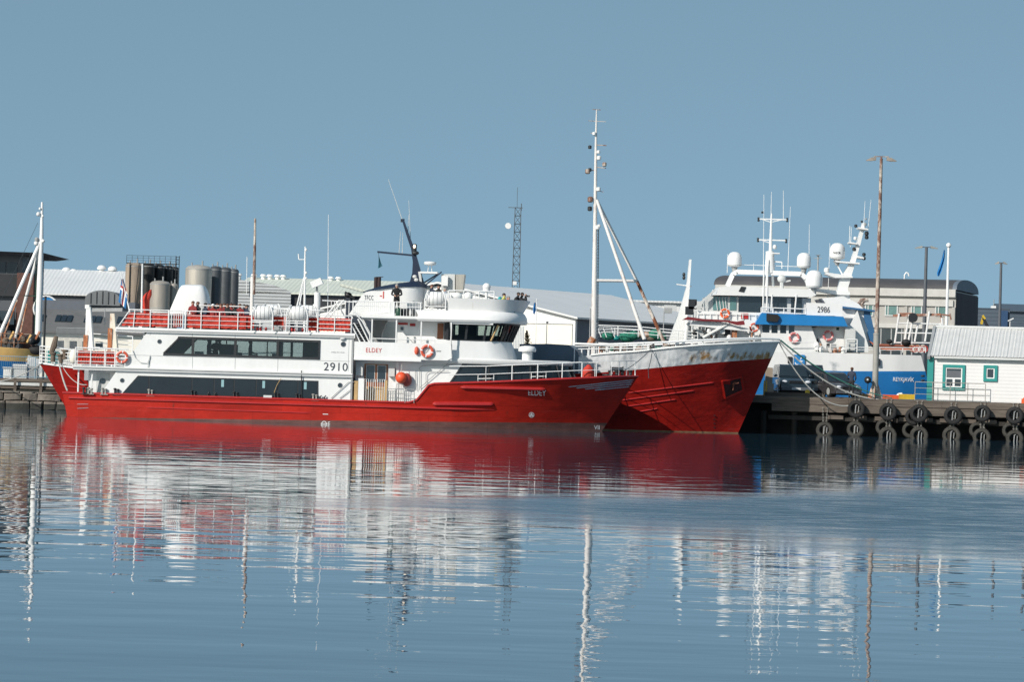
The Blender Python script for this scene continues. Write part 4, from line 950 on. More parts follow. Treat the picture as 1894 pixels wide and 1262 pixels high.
mb.bar((c.x - .12, -.6, c.z), (c.x + .3, -.6, c.z + .03), .2, .03); E.part('exhaust_pipes', mb, mat('sooty_pipe', (.035, .02, .022), .8))
E.part('lettering', text_mesh('TFCC', E.q(690.5, 550, -2).x - E.q(674, 550, -2).x, ez(682, 546.5, -2) - ez(682, 555, -2), E.q(674, 550, -2).x, ez(682, 555, -2), ypos=-2.003, cond=1.2), TXTD)
mb = MB(); c = E.q(708, 546, -2); mb.box(c.x, c.x + .06, -2.02, -2.003, c.z - .18, c.z + .2); mb.box(c.x - .16, c.x - .05, -2.02, -2.003, c.z - .08, c.z - .02); E.part('red_mark', mb, TXTR)
# big stainless casing, its light box
mb = MB(); q_ = [E.q(a, b, .5) for a, b in ((818, 508), (843, 508), (843, 541), (818, 541))]; mb.rings([[(p.x, -.3, p.z) for p in q_], [(p.x, .9, p.z) for p in q_]])
mb.m(1); q_ = [E.q(a, b, -.1) for a, b in ((843.5, 508), (860, 508), (856, 541), (843.5, 541))]; mb.rings([[(p.x, -.4, p.z) for p in q_], [(p.x, .9, p.z) for p in q_]]); E.part('exhaust_casing', mb, (LGREY, STEEL))
mb = MB(); p0, p1 = E.q(817, 510, -.6), E.q(828, 529, -.6); mb.box(p0.x, p1.x, -.6, -.4, p1.z, p0.z); E.part('white_locker', mb, WHITE)
mb = MB(); c = E.q(900, 531, -1); mb.ball((c.x, -1, c.z), .22, .22, .21); mb.lathe([(.2, -.22), (.2, -.1)], (c.x, -1, c.z), 16); mb.tube([(c.x, -1, c.z - .2), (c.x, -1, S3b)], .07); E.part('satellite_dome', mb, WHITE)
mb = MB(); mb.box(ex(880, 545, 0), ex(906, 545, 0), -1, 1, S3b, zt + .12); mb.box(ex(832, 545, 0), ex(872, 545, 0), -1.5, 1, S3b, zt + .05); mb.ball((ex(845, 545, -1.8), -1.8, zt + .12), .3, .2, .22); mb.ball((ex(866, 545, -1.8), -1.8, zt + .12), .25, .2, .26); E.part('deck_lockers', mb, WHITE2)
raft(806, 553, -2.75, S3b + .1); raft(818, 556, -1.7, S3b + .1)
# fenced roof deck by the upper house
mb = MB(); y = -3.2; z = S3b; zt2 = ez(700, 558, y)
mb.tube([(ex(652, 560, y), y, zt2), (ex(781, 560, y), y, zt2)], .025); mb.tube([(ex(652, 587, y), y, z + .08), (ex(732, 587, y), y, z + .08)], .02); mb.tube([(ex(658, 566, y), y, zt2 - .24), (ex(781, 566, y), y, zt2 - .24)], .02)
x = ex(654, 570, y)
while x < ex(721, 570, y): mb.tube([(x, y, z), (x, y, zt2)], .010, 4); x += .11
x = ex(730, 570, y)
while x < ex(778, 570, y): mb.tube([(x, y, z), (x, y, zt2)], .012, 4); x += .16
for px in (721, 729, 778): mb.tube([(ex(px, 570, y), y, z), (ex(px, 570, y), y, zt2)], .035)
mb.tube([E.q(a, b, y) for a, b in ((660, 586), (685, 582), (721, 578))], .03); E.part('roof_deck_fence', mb, RAILW)
mb = MB(); mb.box(ex(721, 580, y), ex(729, 580, y), y - .02, y + .02, z, zt2); E.part('fence_panel', mb, WHITE)
mb = MB(); mb.box(ex(738, 580, -2.9), ex(765, 580, -2.9), -2.9, -2.3, z, ez(750, 571, -2.9)); E.part('equipment_box', mb, DARK)
mb = MB(); c = E.q(737, 579, -3.0); mb.lathe([(.12, -.26), (.17, -.2), (.17, .2), (.12, .26)], (c.x, -3.05, c.z), 14); E.part('green_drum', mb, DGREEN)
mb = MB(); c = E.q(759, 578, -3.0); mb.ball((c.x, -3.0, c.z), .07, .07, .21); E.part('white_fender', mb, WHITE)
# ---- things that stand, hang or sit on the passenger ship
def lifebuoy(label, c, r, ang=0, rz=0.0, mats=None):
    mb = MB(); n = 32; mats = mats or (ORANGE_RING, WHITE)
    mb.torus((0, 0, 0), r, r * .27, 'y', n=n, k=8)
    for i in range(n * 8): mb.mi[i] = 1 if (i // 8) % 8 in (0,) else 0
    t = bpy.data.objects.new('lifebuoy', mb.mesh('lifebuoy', mats)); COL.objects.link(t); t.location = c; t.rotation_euler = (0, ang, rz)
    props(t, label, 'lifebuoy', None)
    g = MB(); g.torus((0, 0, 0), r * 1.28, .012, 'y', 24, 5); o = bpy.data.objects.new('grab_line', g.mesh('grab_line', RAILW)); COL.objects.link(o); o.parent = t
    return t
ORANGE_RING = mat('lifebuoy_orange', (.62, .10, .05), .5, var=.15)
PINKRING = mat('faded_lifebuoy_pink', (.62, .18, .18), .5, var=.15)
Ew = lambda px, py, y: E.M @ E.q(px, py, y)
lifebuoy('orange lifebuoy with white bands on the white bridge side of the nearest ship', Ew(790, 650, -3.42), .28, .3, R(-2.5))
mb = MB(); c = E.q(790, 650, -3.33); mb.lathe([(.22, 0), (.22, -.01)], (c.x, -3.325, c.z), 20, 'y'); mb.m(1).bar((c.x - .1, -3.34, c.z - .12), (c.x + .1, -3.34, c.z + .1), .01, .06); E.part('bracket', mb, (WHITE, GREY))
lifebuoy('orange lifebuoy hanging on the lower aft rail beside red canvas', Ew(226, 661, -3.45), .27, .2, R(-2.5))
mb = MB(); mb.lathe([(.03, .22), (.10, .14), (.12, -.06), (.08, -.18), (.03, -.2)], (0, 0, 0), 12)
single('rescue_light', mb, ORANGE_RING, 'small orange rescue light mounted left of the lifebuoy on the bridge side', 'rescue light', loc=Ew(770.5, 649, -3.42), rz=0)
mb = MB(); mb.ball((0, 0, 0), .30, .30, .31, 20, 14); bu = single('buoy_fender', mb, ORANGE, 'bright orange ball fender hanging by the side gate of the nearest ship', 'fender', loc=Ew(742, 699, -3.2))
g = MB(); g.tube([(0, 0, .3), (.02, .02, .75)], .015); o = bpy.data.objects.new('rope', g.mesh('rope', ROPE)); COL.objects.link(o); o.parent = bu
# the man at the fenced roof deck, looking over the rail
def on(px, py_feet_z, y, dz=0): p = E.q(px, 560, y); return E.M @ Vector((p.x, y, py_feet_z + dz))
person('man in a black jacket leaning on the white fence of the roof deck', on(733.5, S3b, -2.85), R(0), LEAN, CLB, CLB, HAIRG)
person('passenger in a teal and yellow jacket sitting at the front of the flying bridge', on(932, S3b, -2.0, .06), R(60), SIT, CLY, CLT, HAIRD, extra=[('backpack', MB().ball((-.05, .22, .88), .17, .13, .26), CLT)])
person('passenger in an orange jacket sitting beside the one in yellow', on(940, S3b, -1.9, -.08), R(30), SIT, CLO, CLB, MATS['grey_hair'])
cameraMB = lambda: MB().box(-.07, .07, -.40, -.30, 1.46, 1.56).lathe([(.04, -.40), (.045, -.52)], (0, 0, 1.5), 12, 'y')
person('person in a dark coat leaning over the front bulwark holding up a camera', on(962, S3b, -.9, -.22), R(75), CAMPOSE, CLB, CLN, HAIRD, extra=[('camera', cameraMB(), DARK)])
person('person in a dark coat behind the photographer at the front bulwark', on(955, S3b, -1.1, -.22), R(70), LEAN, CLB, CLN, HAIRD)
for px, lab, tp, hr, dz in ((798, 'passenger with brown hair seated left behind the life raft of the flying bridge', CLN, HAIRB, .55), (811, 'passenger with black hair seated behind the life raft of the flying bridge', CLB, CLB, .55), (823, 'passenger in a grey blue jacket at the right of the flying bridge raft', CLGR, HAIRG, .38)):
    person(lab, on(px, S3b, -.9 if px < 820 else -1.4, dz - .1), R(-40), SIT, tp, CLN, hr)
# people in the saloon
person('dark clothed passenger standing inside the saloon by the second window', on(402, S1b, .4, -.02), R(20), dict(LEAN, wl=(-.1, -.3, 1.15)), CLN, CLB, HAIRD)
person('stout passenger seated inside the saloon at the second window', on(388, S1b + .35, -.4), R(90), SIT, CLN, CLB, HAIRD)
person('passenger standing inside the saloon right of the second window', on(412, S1b, 1.0, -.03), R(-90), dict(LEAN), BROWNC, CLB, HAIRB)
person('passenger seated alone inside the saloon at the third window', on(465, S1b + .3, -.5), R(90), SIT, CLN, CLB, HAIRD)
# the crowd on the bench behind the red canvas: three bodies, many wearers
base = []
looks = [('dark jacket and brown hair', CLB, HAIRB), ('red overall and brown hair', CLR, HAIRB), ('navy jacket and dark hair', CLN, HAIRD), ('red overall, white cap', CLR, WHITE)]
for k, (d, tp, hr) in enumerate(looks):
    r, hm, J = person_mesh('seated_body', SIT, tp, CLB); base.append((r, hm.mesh('hair', hr), d))
crowd = [(357, 1, -2.2, .12), (366, 0, -2.0, .10), (372, 0, -1.0, .16), (380, 2, -2.1, .04), (387, 1, -1.6, .0), (394, 3, -2.2, .0), (402, 0, -1.2, .04), (409, 1, -2.2, .02), (415, 1, -1.1, .06), (421, 0, -2.2, .02), (428, 1, -1.6, .05), (434, 0, -2.1, .0), (444, 1, -2.1, .04), (452, 2, -1.6, .03), (457, 2, -2.3, .0)]
where = ['leftmost of the bench', 'second from the left on the bench', 'back row near its left end', 'fourth from the left on the bench', 'fifth from the left on the bench', 'on the left middle of the bench', 'back row, left middle', 'at the middle of the bench', 'back row at the middle of the bench', 'right of the middle of the bench', 'back row right of the middle', 'sixth from the right end of the bench', 'third from the right end of the bench', 'back row, right end', 'rightmost of the bench']
for (px, k, y, dz), wh in zip(crowd, where):
    r, hm, d = base[k]
    t = bpy.data.objects.new('person', r); COL.objects.link(t); t.location = on(px, S2b, y, dz + .06); t.rotation_euler = (0, 0, R(random.uniform(-70, 70)))
    props(t, 'seated passenger in %s, %s' % (d, wh), 'person', 'passengers seated on the open top deck')
    o = bpy.data.objects.new('hair', hm); COL.objects.link(o); o.parent = t

# ================================================================ the red whaler behind it
W_ = T('whaling_ship', 'old red steam whaler with white bow and tall pole mast, moored behind the nearest ship', 'ship', (P(750, 790, 181.8).x, 181.8, 0), R(-7))
wx = lambda px, py, yl=-3.6: W_.q(px, py, yl).x
wz = lambda px, py, yl=-3.6: W_.q(px, py, yl).z
WS_ = wx(128, 770, 0); WST = wx(75, 672, 0); WB = wx(1365, 803, 0); WBT = W_.q(1441, 632, 0); WZT = WBT.z
fc = [(wx(1062, 661, -3.8), 2.9), (wx(1066, 661, -3.8), wz(1066, 661, -3.8)), (wx(1110, 655, -3.8), wz(1110, 655, -3.8)), (wx(1180, 650, -3.8), wz(1180, 650, -3.8)), (wx(1240, 643, -3.6), wz(1240, 643, -3.6)), (wx(1300, 638, -3.0), wz(1300, 638, -3.0)), (wx(1360, 635, -2.2), wz(1360, 635, -2.2)), (WBT.x, WZT)]
sheerW = [(WST, wz(75, 672, 0)), (wx(165, 683), 2.45), (wx(300, 680), 2.3), (wx(800, 680), 2.4), (wx(1050, 680), 2.8)] + fc
sl_ = lambda x: lerp_tab([(WST, -9), (wx(1040, 690), 3.0), (wx(1105, 690, -3.8), wz(1105, 690, -3.8)), (wx(1190, 683, -3.7), wz(1190, 683, -3.7)), (wx(1310, 672, -2.8), wz(1310, 672, -2.8)), (wx(1420, 663, -.8), wz(1420, 663, -.8)), (WBT.x, wz(1428, 662, 0))], x)
wh = Hull(WS_, WB, None, [(0, .05), (.05, 1.3), (.12, 2.6), (.25, 3.5), (.6, 3.65), (.76, 3.1), (.88, 1.85), (.95, .85), (1, .03)],
          [(0, .5), (.04, 2.1), (.1, 3.3), (.25, 3.75), (.7, 3.85), (.82, 3.95), (.9, 3.8), (.96, 2.75), (1, .08)], 4.6,
          lambda z: (WBT.x - WB) * max(-.15, z / WZT), lambda z: (WST - WS_) * (max(-.1, z / 2.8) ** 1.0 if z > 0 else z / 2.8), 1.25)
wsh = lambda u: lerp_tab(sheerW, wh.X(u, 4.2 if u > .6 else 2.8))
wsr = lambda u: min(wsh(u), sl_(wh.X(u, 3.8)) if u > .6 else 99)
ufc = [u for u in [(x - WS_) / (WB - WS_) for x in (fc[0][0], fc[1][0])]]
WU = sorted(set([i / 70 for i in range(71)] + [.005, .015, .99, .995] + ufc))
wy = lambda x, z: wh.y(x, z)
whull = W_.part('hull', weld(wh.shell(WU, lambda u: -.6, wsr, 14)), RED2)
FU = [u for u in WU if u >= ufc[1] - .001]
W_.part('bow_bulwark', weld(wh.shell(FU, lambda u: wsr(u), lambda u: max(wsh(u), wsr(u) + .02), 8)), DWHITE)
mb = MB()
for sg in (-1, 1): mb.tube([(wh.X(u, wsh(u)), sg * wh.hb(u, wsh(u)), wsh(u)) for u in WU if u > ufc[0] + .01], .06, 6)
for sg in (-1, 1): mb.tube([(wh.X(u, wsh(u)), sg * wh.hb(u, wsh(u)), wsh(u)) for u in WU if u < ufc[0] - .01], .05, 6)
W_.part('gunwale', mb, WHITE2, whull)
W_.part('main_deck', wh.deck(WU, lambda u: wsh(u) - .55 if u > ufc[1] else 1.9), GREY)
mb = MB()
for a in ((1160, 727, 1320, 707.5), (1148, 741, 1284, 722.5), (1160, 752, 1250, 739), (1180, 762, 1216, 756)):
    x0_, x1_ = wx(a[0], a[1], -3.3), wx(a[2], a[3], -2.4); wh.strake(mb, x0_, wz(a[0], a[1], -3.3), x1_, wz(a[2], a[3], -2.4), .045)
W_.part('rubbing_strakes', mb, REDP, whull)
for z0, z1 in ((1.55, 1.45), (1.0, .95)): mb = MB(); wh.strake(mb, wx(112, 716, -1.2), z0, wx(150, 716, -2.6), z1, .03); W_.part('rubbing_strakes', mb, REDP, whull)
# anchor pocket: a raised frame round a flat sheet coloured dark for the recess's shade, anchor on it
ap = [(1335.5, 705), (1371, 698), (1375, 722), (1341, 737)]
acs = []
for a, b in ap:
    yy = -2.0
    for _ in range(6): p_ = W_.q(a, b, yy); yy = wh.y(p_.x, p_.z)
    acs.append(Vector((p_.x, yy - .03, p_.z)))
mb = MB()
for a, b in zip(acs, acs[1:] + acs[:1]): mb.bar(a, b, .12, .10)
W_.part('anchor_frame', mb, RED2, whull)
mb = MB(); cc = sum(acs, Vector()) / 4; mb.add([tuple(cc + (a - cc) * .97 + Vector((0, -.012, 0))) for a in acs], [(0, 1, 2, 3)]); W_.part('anchor_recess_shade', mb, mat('anchor_recess_shade', (.06, .012, .012), .9, var=.4), whull)
mb = MB(); mb.tube([cc + Vector((-.25, -.02, .12)), cc + Vector((.05, -.06, .18)), cc + Vector((.32, -.02, .22))], [.05, .09, .05]); mb.tube([cc + Vector((.05, -.06, .18)), cc + Vector((.0, -.03, -.2))], .05); W_.part('anchor', mb, mat('rusty_anchor', (.16, .05, .03), .9), whull)
# draught marks rubbed dark near the stem
mb = MB(); x = wx(1319, 780, -1.3)
for k in range(4): zz_ = .25 + k * .22; mb.add([(x + dx, wh.y(x + dx, zz_ + dz) - .012, zz_ + dz) for dx, dz in ((0, 0), (.10, 0), (.10, .1), (0, .1))], [(0, 1, 2, 3)])
W_.part('draught_marks', mb, mat('worn_mark', (.13, .012, .012), .8), whull)
# deckhouse behind the passenger ship, seen through her saloon
mb = MB(); mb.box(wx(330, 680, -2.6), wx(985, 680, -2.6), -2.6, 2.6, 1.9, 4.35); W_.part('deckhouse', mb, WHITE)
mb = MB(); hx0, hx1 = wx(960, 665, -2.4), wx(1066, 640, -2.4)
mb.prism([(hx0, 1.9), (hx1 + .7, 1.9), (hx1 + .55, 3.2), (hx1, 4.45), (hx1 - .3, 4.62), (hx1 - 1.5, 4.66), (hx0, 4.6)], -2.4, 2.4); W_.part('forward_deckhouse', mb, mat('shaded_white_deckhouse', (.12, .16, .21), .6, var=.15))  # white deckhouse coloured slate blue for the wheelhouse's cast shadow
mb = MB()
for k in range(8):
    x = wx(360, 650, -2.6) + k * 2.2; mb.box(x, x + .5, -2.63, -2.602, 3.0, 3.7)
W_.part('deckhouse_windows', mb, GLASSD)
mb = MB(); rail(mb, [(wx(420, 650, -3.3), -3.3, 2.3), (wx(700, 650, -3.3), -3.3, 2.3)], 1.5, 4, 1.2, .025); W_.part('side_rail', mb, RAILW)
mb = MB(); rail(mb, [(wx(170, 640, 0), 0, 3.55), (wx(245, 640, 0), 0, 3.45)], 1.0, 4, 1.1, .03); mb.box(wx(170, 640, 0), wx(330, 640, 0), -2.4, 2.4, 3.42, 3.5); W_.part('aft_house_rail', mb, RAILW)
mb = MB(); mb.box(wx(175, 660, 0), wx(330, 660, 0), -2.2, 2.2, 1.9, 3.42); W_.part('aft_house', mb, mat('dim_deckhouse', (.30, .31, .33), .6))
# stern rail
mb = MB(); us = [.0, .01, .03, .06, .1, .13]
def sp2(u, sg): z = wsh(u); return (wh.X(u, z), sg * (wh.hb(u, z) - .08), z)
rail(mb, [sp2(u, -1) for u in us], .98, 5, .8, .026); rail(mb, [sp2(u, 1) for u in us], .98, 5, .8, .026); W_.part('stern_rail', mb, RAILW)
mb = MB(); c = W_.q(136, 660, -2.6); mb.ball((c.x, -2.6, c.z), .24, .2, .42); W_.part('white_vent', mb, CREAM)
mb = MB()
for px, py in ((98, 660), (112, 663), (120, 655)): c = W_.q(px, py, -1.2); mb.lathe([(.14, -.3), (.14, .1), (.2, .15), (.2, .25)], tuple(c), 10)
c = W_.q(102, 638, -1.2); mb.tube([W_.q(94, 655, -1.2), W_.q(100, 640, -1.2), W_.q(104, 622, -1.2)], [.12, .18, .12], 8); W_.part('stern_winch', mb, BROWNC)
# two tapering gallows posts at the stern with a rust eaten foot
for (a, b, c_, d, e, f, y) in ((160, 568, 168, 574, 155, 642, -1.0), (204, 580, 213, 580, 205, 644, -.6)):
    mb = MB(); top = W_.q((a + c_) / 2, b, y); bot = W_.q((a + c_) / 2 + 2, f + 6, y)
    mb.rings([[(bot.x - .24, y - .2, bot.z), (bot.x + .24, y - .2, bot.z), (bot.x + .24, y + .2, bot.z), (bot.x - .24, y + .2, bot.z)], [(top.x - .12, y - .12, top.z), (top.x + .12, y - .12, top.z), (top.x + .12, y + .12, top.z), (top.x - .12, y + .12, top.z)]])
    if a == 160: mb.box(top.x - .18, top.x + .06, y - .14, y + .14, top.z - .1, top.z + .12)
    gp = W_.part('gallows_post', mb, mat('cream_post', (.66, .60, .50), .6, var=.12, rust=.36, rscale=2, rustcol=(.35, .12, .04)) if a > 200 else WHITE2)
    if True: mb = MB(); mb.box(bot.x - .32, bot.x - .08, y - .24, y - .201, bot.z, bot.z + (.85 if a == 160 else 1.3)); W_.part('rusty_patch', mb, RUSTW, gp)
mb = MB(); a, b = W_.q(158, 569, -1), W_.q(214, 572, -1); mb.bar((a.x, .6, a.z - .1), (b.x, .6, b.z), .16, .2); mb.tube([W_.q(194, 571, 0), W_.q(194, 601, 0)], .03); W_.part('gallows_beam', mb, GREY)
# masts
mb = MB(); base = W_.q(1098, 655, 0)
prof = [(1098, 655, .155), (1099, 560, .155), (1100.5, 452, .125), (1101, 380, .10), (1102, 280, .075), (1103, 222, .045), (1103.5, 202, .03)]
mb.tube([(base.x, 0, 2.9)] + [tuple(W_.q(a, b, 0)) for a, b, _ in prof], [.17] + [r for *_, r in prof], 14); mst = W_.part('pole_mast', mb, MASTW)
mb = MB(); mb.tube([W_.q(1105, 655, .12), W_.q(1107, 420, .12)], .03); 
for k in range(40): p_ = W_.q(1103.5, 640 - k * 5.6, .12); mb.bar(p_, p_ + Vector((.14, 0, 0)), .03, .02)
W_.part('mast_ladder', mb, GREY, mst)
mb = MB(); mb.tube([W_.q(1104, 370, 0), W_.q(1192, 628, -1.8)], [.09, .11], 10); W_.part('mast_strut', mb, MASTW)
mb = MB(); mb.tube([W_.q(1104, 370, .2), W_.q(1178, 520, .9)], [.08, .085], 10); so1 = W_.part('mast_strut', mb, MASTW)
mb = MB(); mb.tube([W_.q(1178, 520, .9), W_.q(1230, 637, 1.8)], [.09, .11], 10); W_.part('strut_foot', mb, mat('flaking_rust', (.26, .09, .04), .85, var=.3, rust=.47, rustcol=(.62, .55, .48), rscale=2, rstretch=(1, 1, .4)), so1)
mb = MB(); mb.tube([W_.q(1103, 519, 0), W_.q(1178, 520, .5)], .085, 10); W_.part('crossbar', mb, MASTW)
mb = MB()
for a, b, c_, d, r in ((1088, 223, 1121, 225, .03), (1096, 202, 1111, 203, .035), (1103, 268, 1122, 269, .05), (1103, 309, 1121, 311, .045), (1103, 352, 1116, 355, .03), (1093, 246, 1103, 248, .04), (1086, 317, 1102, 314, .045)): mb.bar(W_.q(a, b, 0), W_.q(c_, d, 0), r * 1.4, r)
W_.part('mast_arms', mb, RUSTP, mst)
for px, py, r in ((1118, 304, .12), (1108, 292, .12), (1107, 350, .12), (1091, 314, .10), (1087, 317, .14), (1091, 272, .1), (1107, 281, .1), (1092, 369, .16), (1091, 386, .13), (1105, 421, .12), (1108, 418, .09), (1099, 247, .10)):
    mb = MB(); c = W_.q(px, py, -.1); mb.lathe([(r * .6, -r), (r, -r * .7), (r, r * .7), (r * .5, r)], tuple(c), 10); W_.part('mast_fitting', mb, (RUSTP, DARK, WHITE2)[int(px + py) % 3], mst)
# aft masts: rusty pole in white socket, white signal mast with stays
mb = MB(); b = W_.q(467, 575, -1); mb.tube([(b.x, -1, 1.9), W_.q(467, 512, -1)], .11, 10); mb.m(1).tube([W_.q(469, 545, -1), W_.q(471, 470, -1), W_.q(472, 404, -1)], [.10, .08, .06], 10); W_.part('derrick_post', mb, (MASTW, RUSTP))
mb = MB(); mb.tube([(W_.q(566, 575, 0).x, 0, 1.9), W_.q(564, 500, 0), W_.q(564.5, 456, 0)], [.07, .06, .035], 8); mb.tube([W_.q(548, 572, 0), W_.q(562, 515, 0)], .045); mb.tube([W_.q(553, 572, .5), W_.q(563, 512, .5)], .04); mb.bar(W_.q(553, 480, 0), W_.q(564, 480, 0), .05, .04); mb.tube([W_.q(553, 480, 0), W_.q(552, 470, 0)], .04)
for py in (462, 505, 515): c = W_.q(566, py, 0); mb.ball(tuple(c), .08, .08, .08, 8, 6)
W_.part('signal_mast', mb, WHITE)
# pipe rail round the bow and the gear on the forecastle deck
mb = MB(); pr_ = [W_.q(a, b, y) for a, b, y in ((1063, 636, -3.4), (1110, 638, -3.5), (1240, 633, -3.2), (1330, 628, -2.4), (1400, 626, -1.2), (1442, 628, 0))]
mb.tube(pr_, .065, 8)
for a, b, y in ((1063, 641, -3.4), (1063, 646, -3.4)): mb.tube([W_.q(a, b, y), W_.q(1160, b - 1, -3.5), W_.q(1200, b - 2, -3.5)], .03)
for px in (1063, 1090, 1125, 1160, 1190, 1250, 1300, 1345, 1395, 1430):
    yv = lerp_tab([(1063, -3.4), (1200, -3.4), (1330, -2.4), (1400, -1.2), (1442, 0)], px); a = W_.q(px, 634, yv); zt__ = lerp_tab([(1063, pr_[0].z), (1240, pr_[2].z), (1442, pr_[-1].z)], px); mb.tube([(a.x, yv, min(zt__ - .1, lerp_tab(sheerW, a.x)) - .1), (a.x, yv, zt__)], .03)
far_ = [Vector((p.x, -p.y, p.z)) for p in pr_]; mb.tube(far_, .05, 8)
W_.part('bow_rail', mb, RAILW)
mb = MB(); mb.tube([W_.q(1112, 640, -1), W_.q(1112, 655, -1)], .12); mb.tube([W_.q(1098, 625, -1), W_.q(1090, 640, -1)], .2); W_.part('white_vent_post', mb, RUSTW)
random.seed(3)
for k in range(22):
    px = 1115 + k * 8.5; mb = MB(); c = W_.q(px, 643, -1.5 + random.uniform(-.6, .8)); r = random.uniform(.10, .2)
    if k % 3 == 0: mb.lathe([(r * 1.3, -.14), (r * 1.3, -.1), (r * .8, -.08), (r * .8, .08), (r * 1.3, .1), (r * 1.3, .14)], (c.x, c.y, c.z - .05), 12, 'x')
    elif k % 3 == 1: mb.tube([(c.x, c.y, c.z - .5), (c.x + .1, c.y, c.z + .1), (c.x + .3, c.y, c.z + .18)], .05)
    else: mb.ball((c.x, c.y, c.z - .1), r * 1.4, r, r)
    W_.part('winch_gear', mb, (BROWNC, DARK, GREEN, RUSTP, GPOLE)[k % 5] if px < 1280 else WHITE2)
mb = MB(); x0_ = W_.q(1075, 650, -1.4).x
for k in range(5): mb.box(x0_ + k * .35, x0_ + k * .35 + .06, -1.5, -1.3, 2.9, 4.4)
W_.part('pin_rail', mb, RAILW)
for k, (a, b, c_, d) in enumerate(((1318, 612, 1352, 640),)): pass
mb = MB(); mb.box(wx(1290, 640, -1), wx(1370, 640, -1), -.5, .5, 4.3, 4.95); W_.part('forecastle_locker', mb, WHITE)
# ropes down the bow side, and from the stern to the other ship's deck
mb = MB(); mb.tube([W_.q(a, b, -3.95) for a, b in ((1207, 647), (1204, 665), (1199, 685), (1200, 700))] , .02, 5); W_.part('hanging_rope', mb, ROPED, whull)
def rope(pa, pb, sag, r, mt, label, name='mooring_rope', n=24):
    pts = []
    for i in range(n + 1):
        t = i / n; p = Vector(pa).lerp(Vector(pb), t); p.z -= sag * 4 * t * (1 - t); pts.append(p)
    o_ = pts[0].copy(); mb = MB(); mb.tube([p - o_ for p in pts], r, 6)
    return single(name, mb, mt, label, 'rope', 'mooring ropes', loc=o_)
Ww = lambda px, py, y: W_.M @ W_.q(px, py, y)
rope(Ww(108, 668, -2.6), Ew(124, 722, -2.6), .12, .045, ROPE, 'thick pale rope from the whaler stern down to the nearest ship')
rope(Ww(112, 672, -2.6), Ew(160, 712, -2.4), .35, .022, ROPE, 'thin slack rope between the whaler stern and the nearest ship')
rope(Ww(78, 672, -.6), P(-30, 706, 196), .35, .03, ROPE, 'pale rope from the whaler stern off to the left')
rope(Ww(1204, 646, -3.9), Ew(1125, 697, -1.6), .25, .02, ROPED, 'thin dark rope from the whaler bow to the nearest ship foredeck')
for (a, b, c_, d, sag, r, mt, lab) in (
    (1441, 636, 1500, 742, 1.2, .03, ROPE, 'pale mooring rope from the whaler bow, lowest of the slack ones'),
    (1440, 632, 1600, 741, 1.5, .04, ROPE, 'thick pale mooring rope in a deep curve from the whaler bow to the pier'),
    (1442, 632, 1612, 738, .6, .05, ROPE, 'pale mooring rope running nearly straight from the whaler bow to the pier'),
    (1443, 630, 1618, 737, .28, .035, ROPED, 'dark mooring rope stretched tight above the cars'),
    (1444, 629, 1650, 737, .5, .035, ROPEG, 'green mooring rope from the whaler bow to the lamp post foot')):
    if c_ == 1500: continue
    rope(W_.M @ W_.q(a, b, 0), P(c_, d, 181.9 - (c_ - 1400) * .006), sag, r * .8, mt, lab)
# ================================================================ the pier on the right
PZ = 2.12
PR = R(-12.0)
Pr = T('wooden_pier', 'dark timber pier on piles with tyre fenders, right of the whaler bow', 'pier', (P(1545, 760, 180.9).x, 180.9, 0), PR)
px_ = lambda a, b, y=0: Pr.q(a, b, y).x
pxa, pxb = px_(1388, 740), px_(1394 + 620, 760)
pxl = px_(1262, 740, 1.7)
mb = MB(); mb.box(pxa, pxb, .25, 1.75, PZ - .35, PZ); mb.box(pxl, pxb, 1.75, 12.5, PZ - .35, PZ); Pr.part('deck_slab', mb, ASPH)
for k, (z0, z1, y) in enumerate(((PZ - .40, PZ - .02, -.03), (PZ - .84, PZ - .42, 0))):
    x = pxa + (0 if k == 0 else 1.2); n_ = 0
    while x < pxb:
        ln = random.uniform(4.5, 6.5); mb = MB(); dz = random.uniform(-.015, .015)
        mb.box(x + .01, min(x + ln, pxb), y, y + .30, z0 + dz, z1 + dz); Pr.part('edge_beam', mb, PIERW); x += ln
mb = MB(); mb.box(pxl, pxb, 1.6, 1.8, -.4, PZ - .36); Pr.part('rear_planking', mb, mat('black_shade_planking', (.012, .011, .01), .8, var=.4))  # black colour stands in for the deep shade under the pier
x = pxa + .7; k = 0
while x < pxb:
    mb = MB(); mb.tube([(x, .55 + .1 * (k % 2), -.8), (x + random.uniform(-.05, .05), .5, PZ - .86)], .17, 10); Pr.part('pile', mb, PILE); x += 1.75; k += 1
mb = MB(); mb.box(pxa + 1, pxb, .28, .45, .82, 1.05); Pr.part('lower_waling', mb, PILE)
for px in (1545, 1590, 1632, 1670, 1708, 1748, 1790, 1830, 1870):
    mb = MB(); x = px_(px, 775); mb.box(x - random.uniform(.2, .5), x + random.uniform(.3, .6), .12, .27, .92, 1.14); Pr.part('waling_block', mb, PIERW)
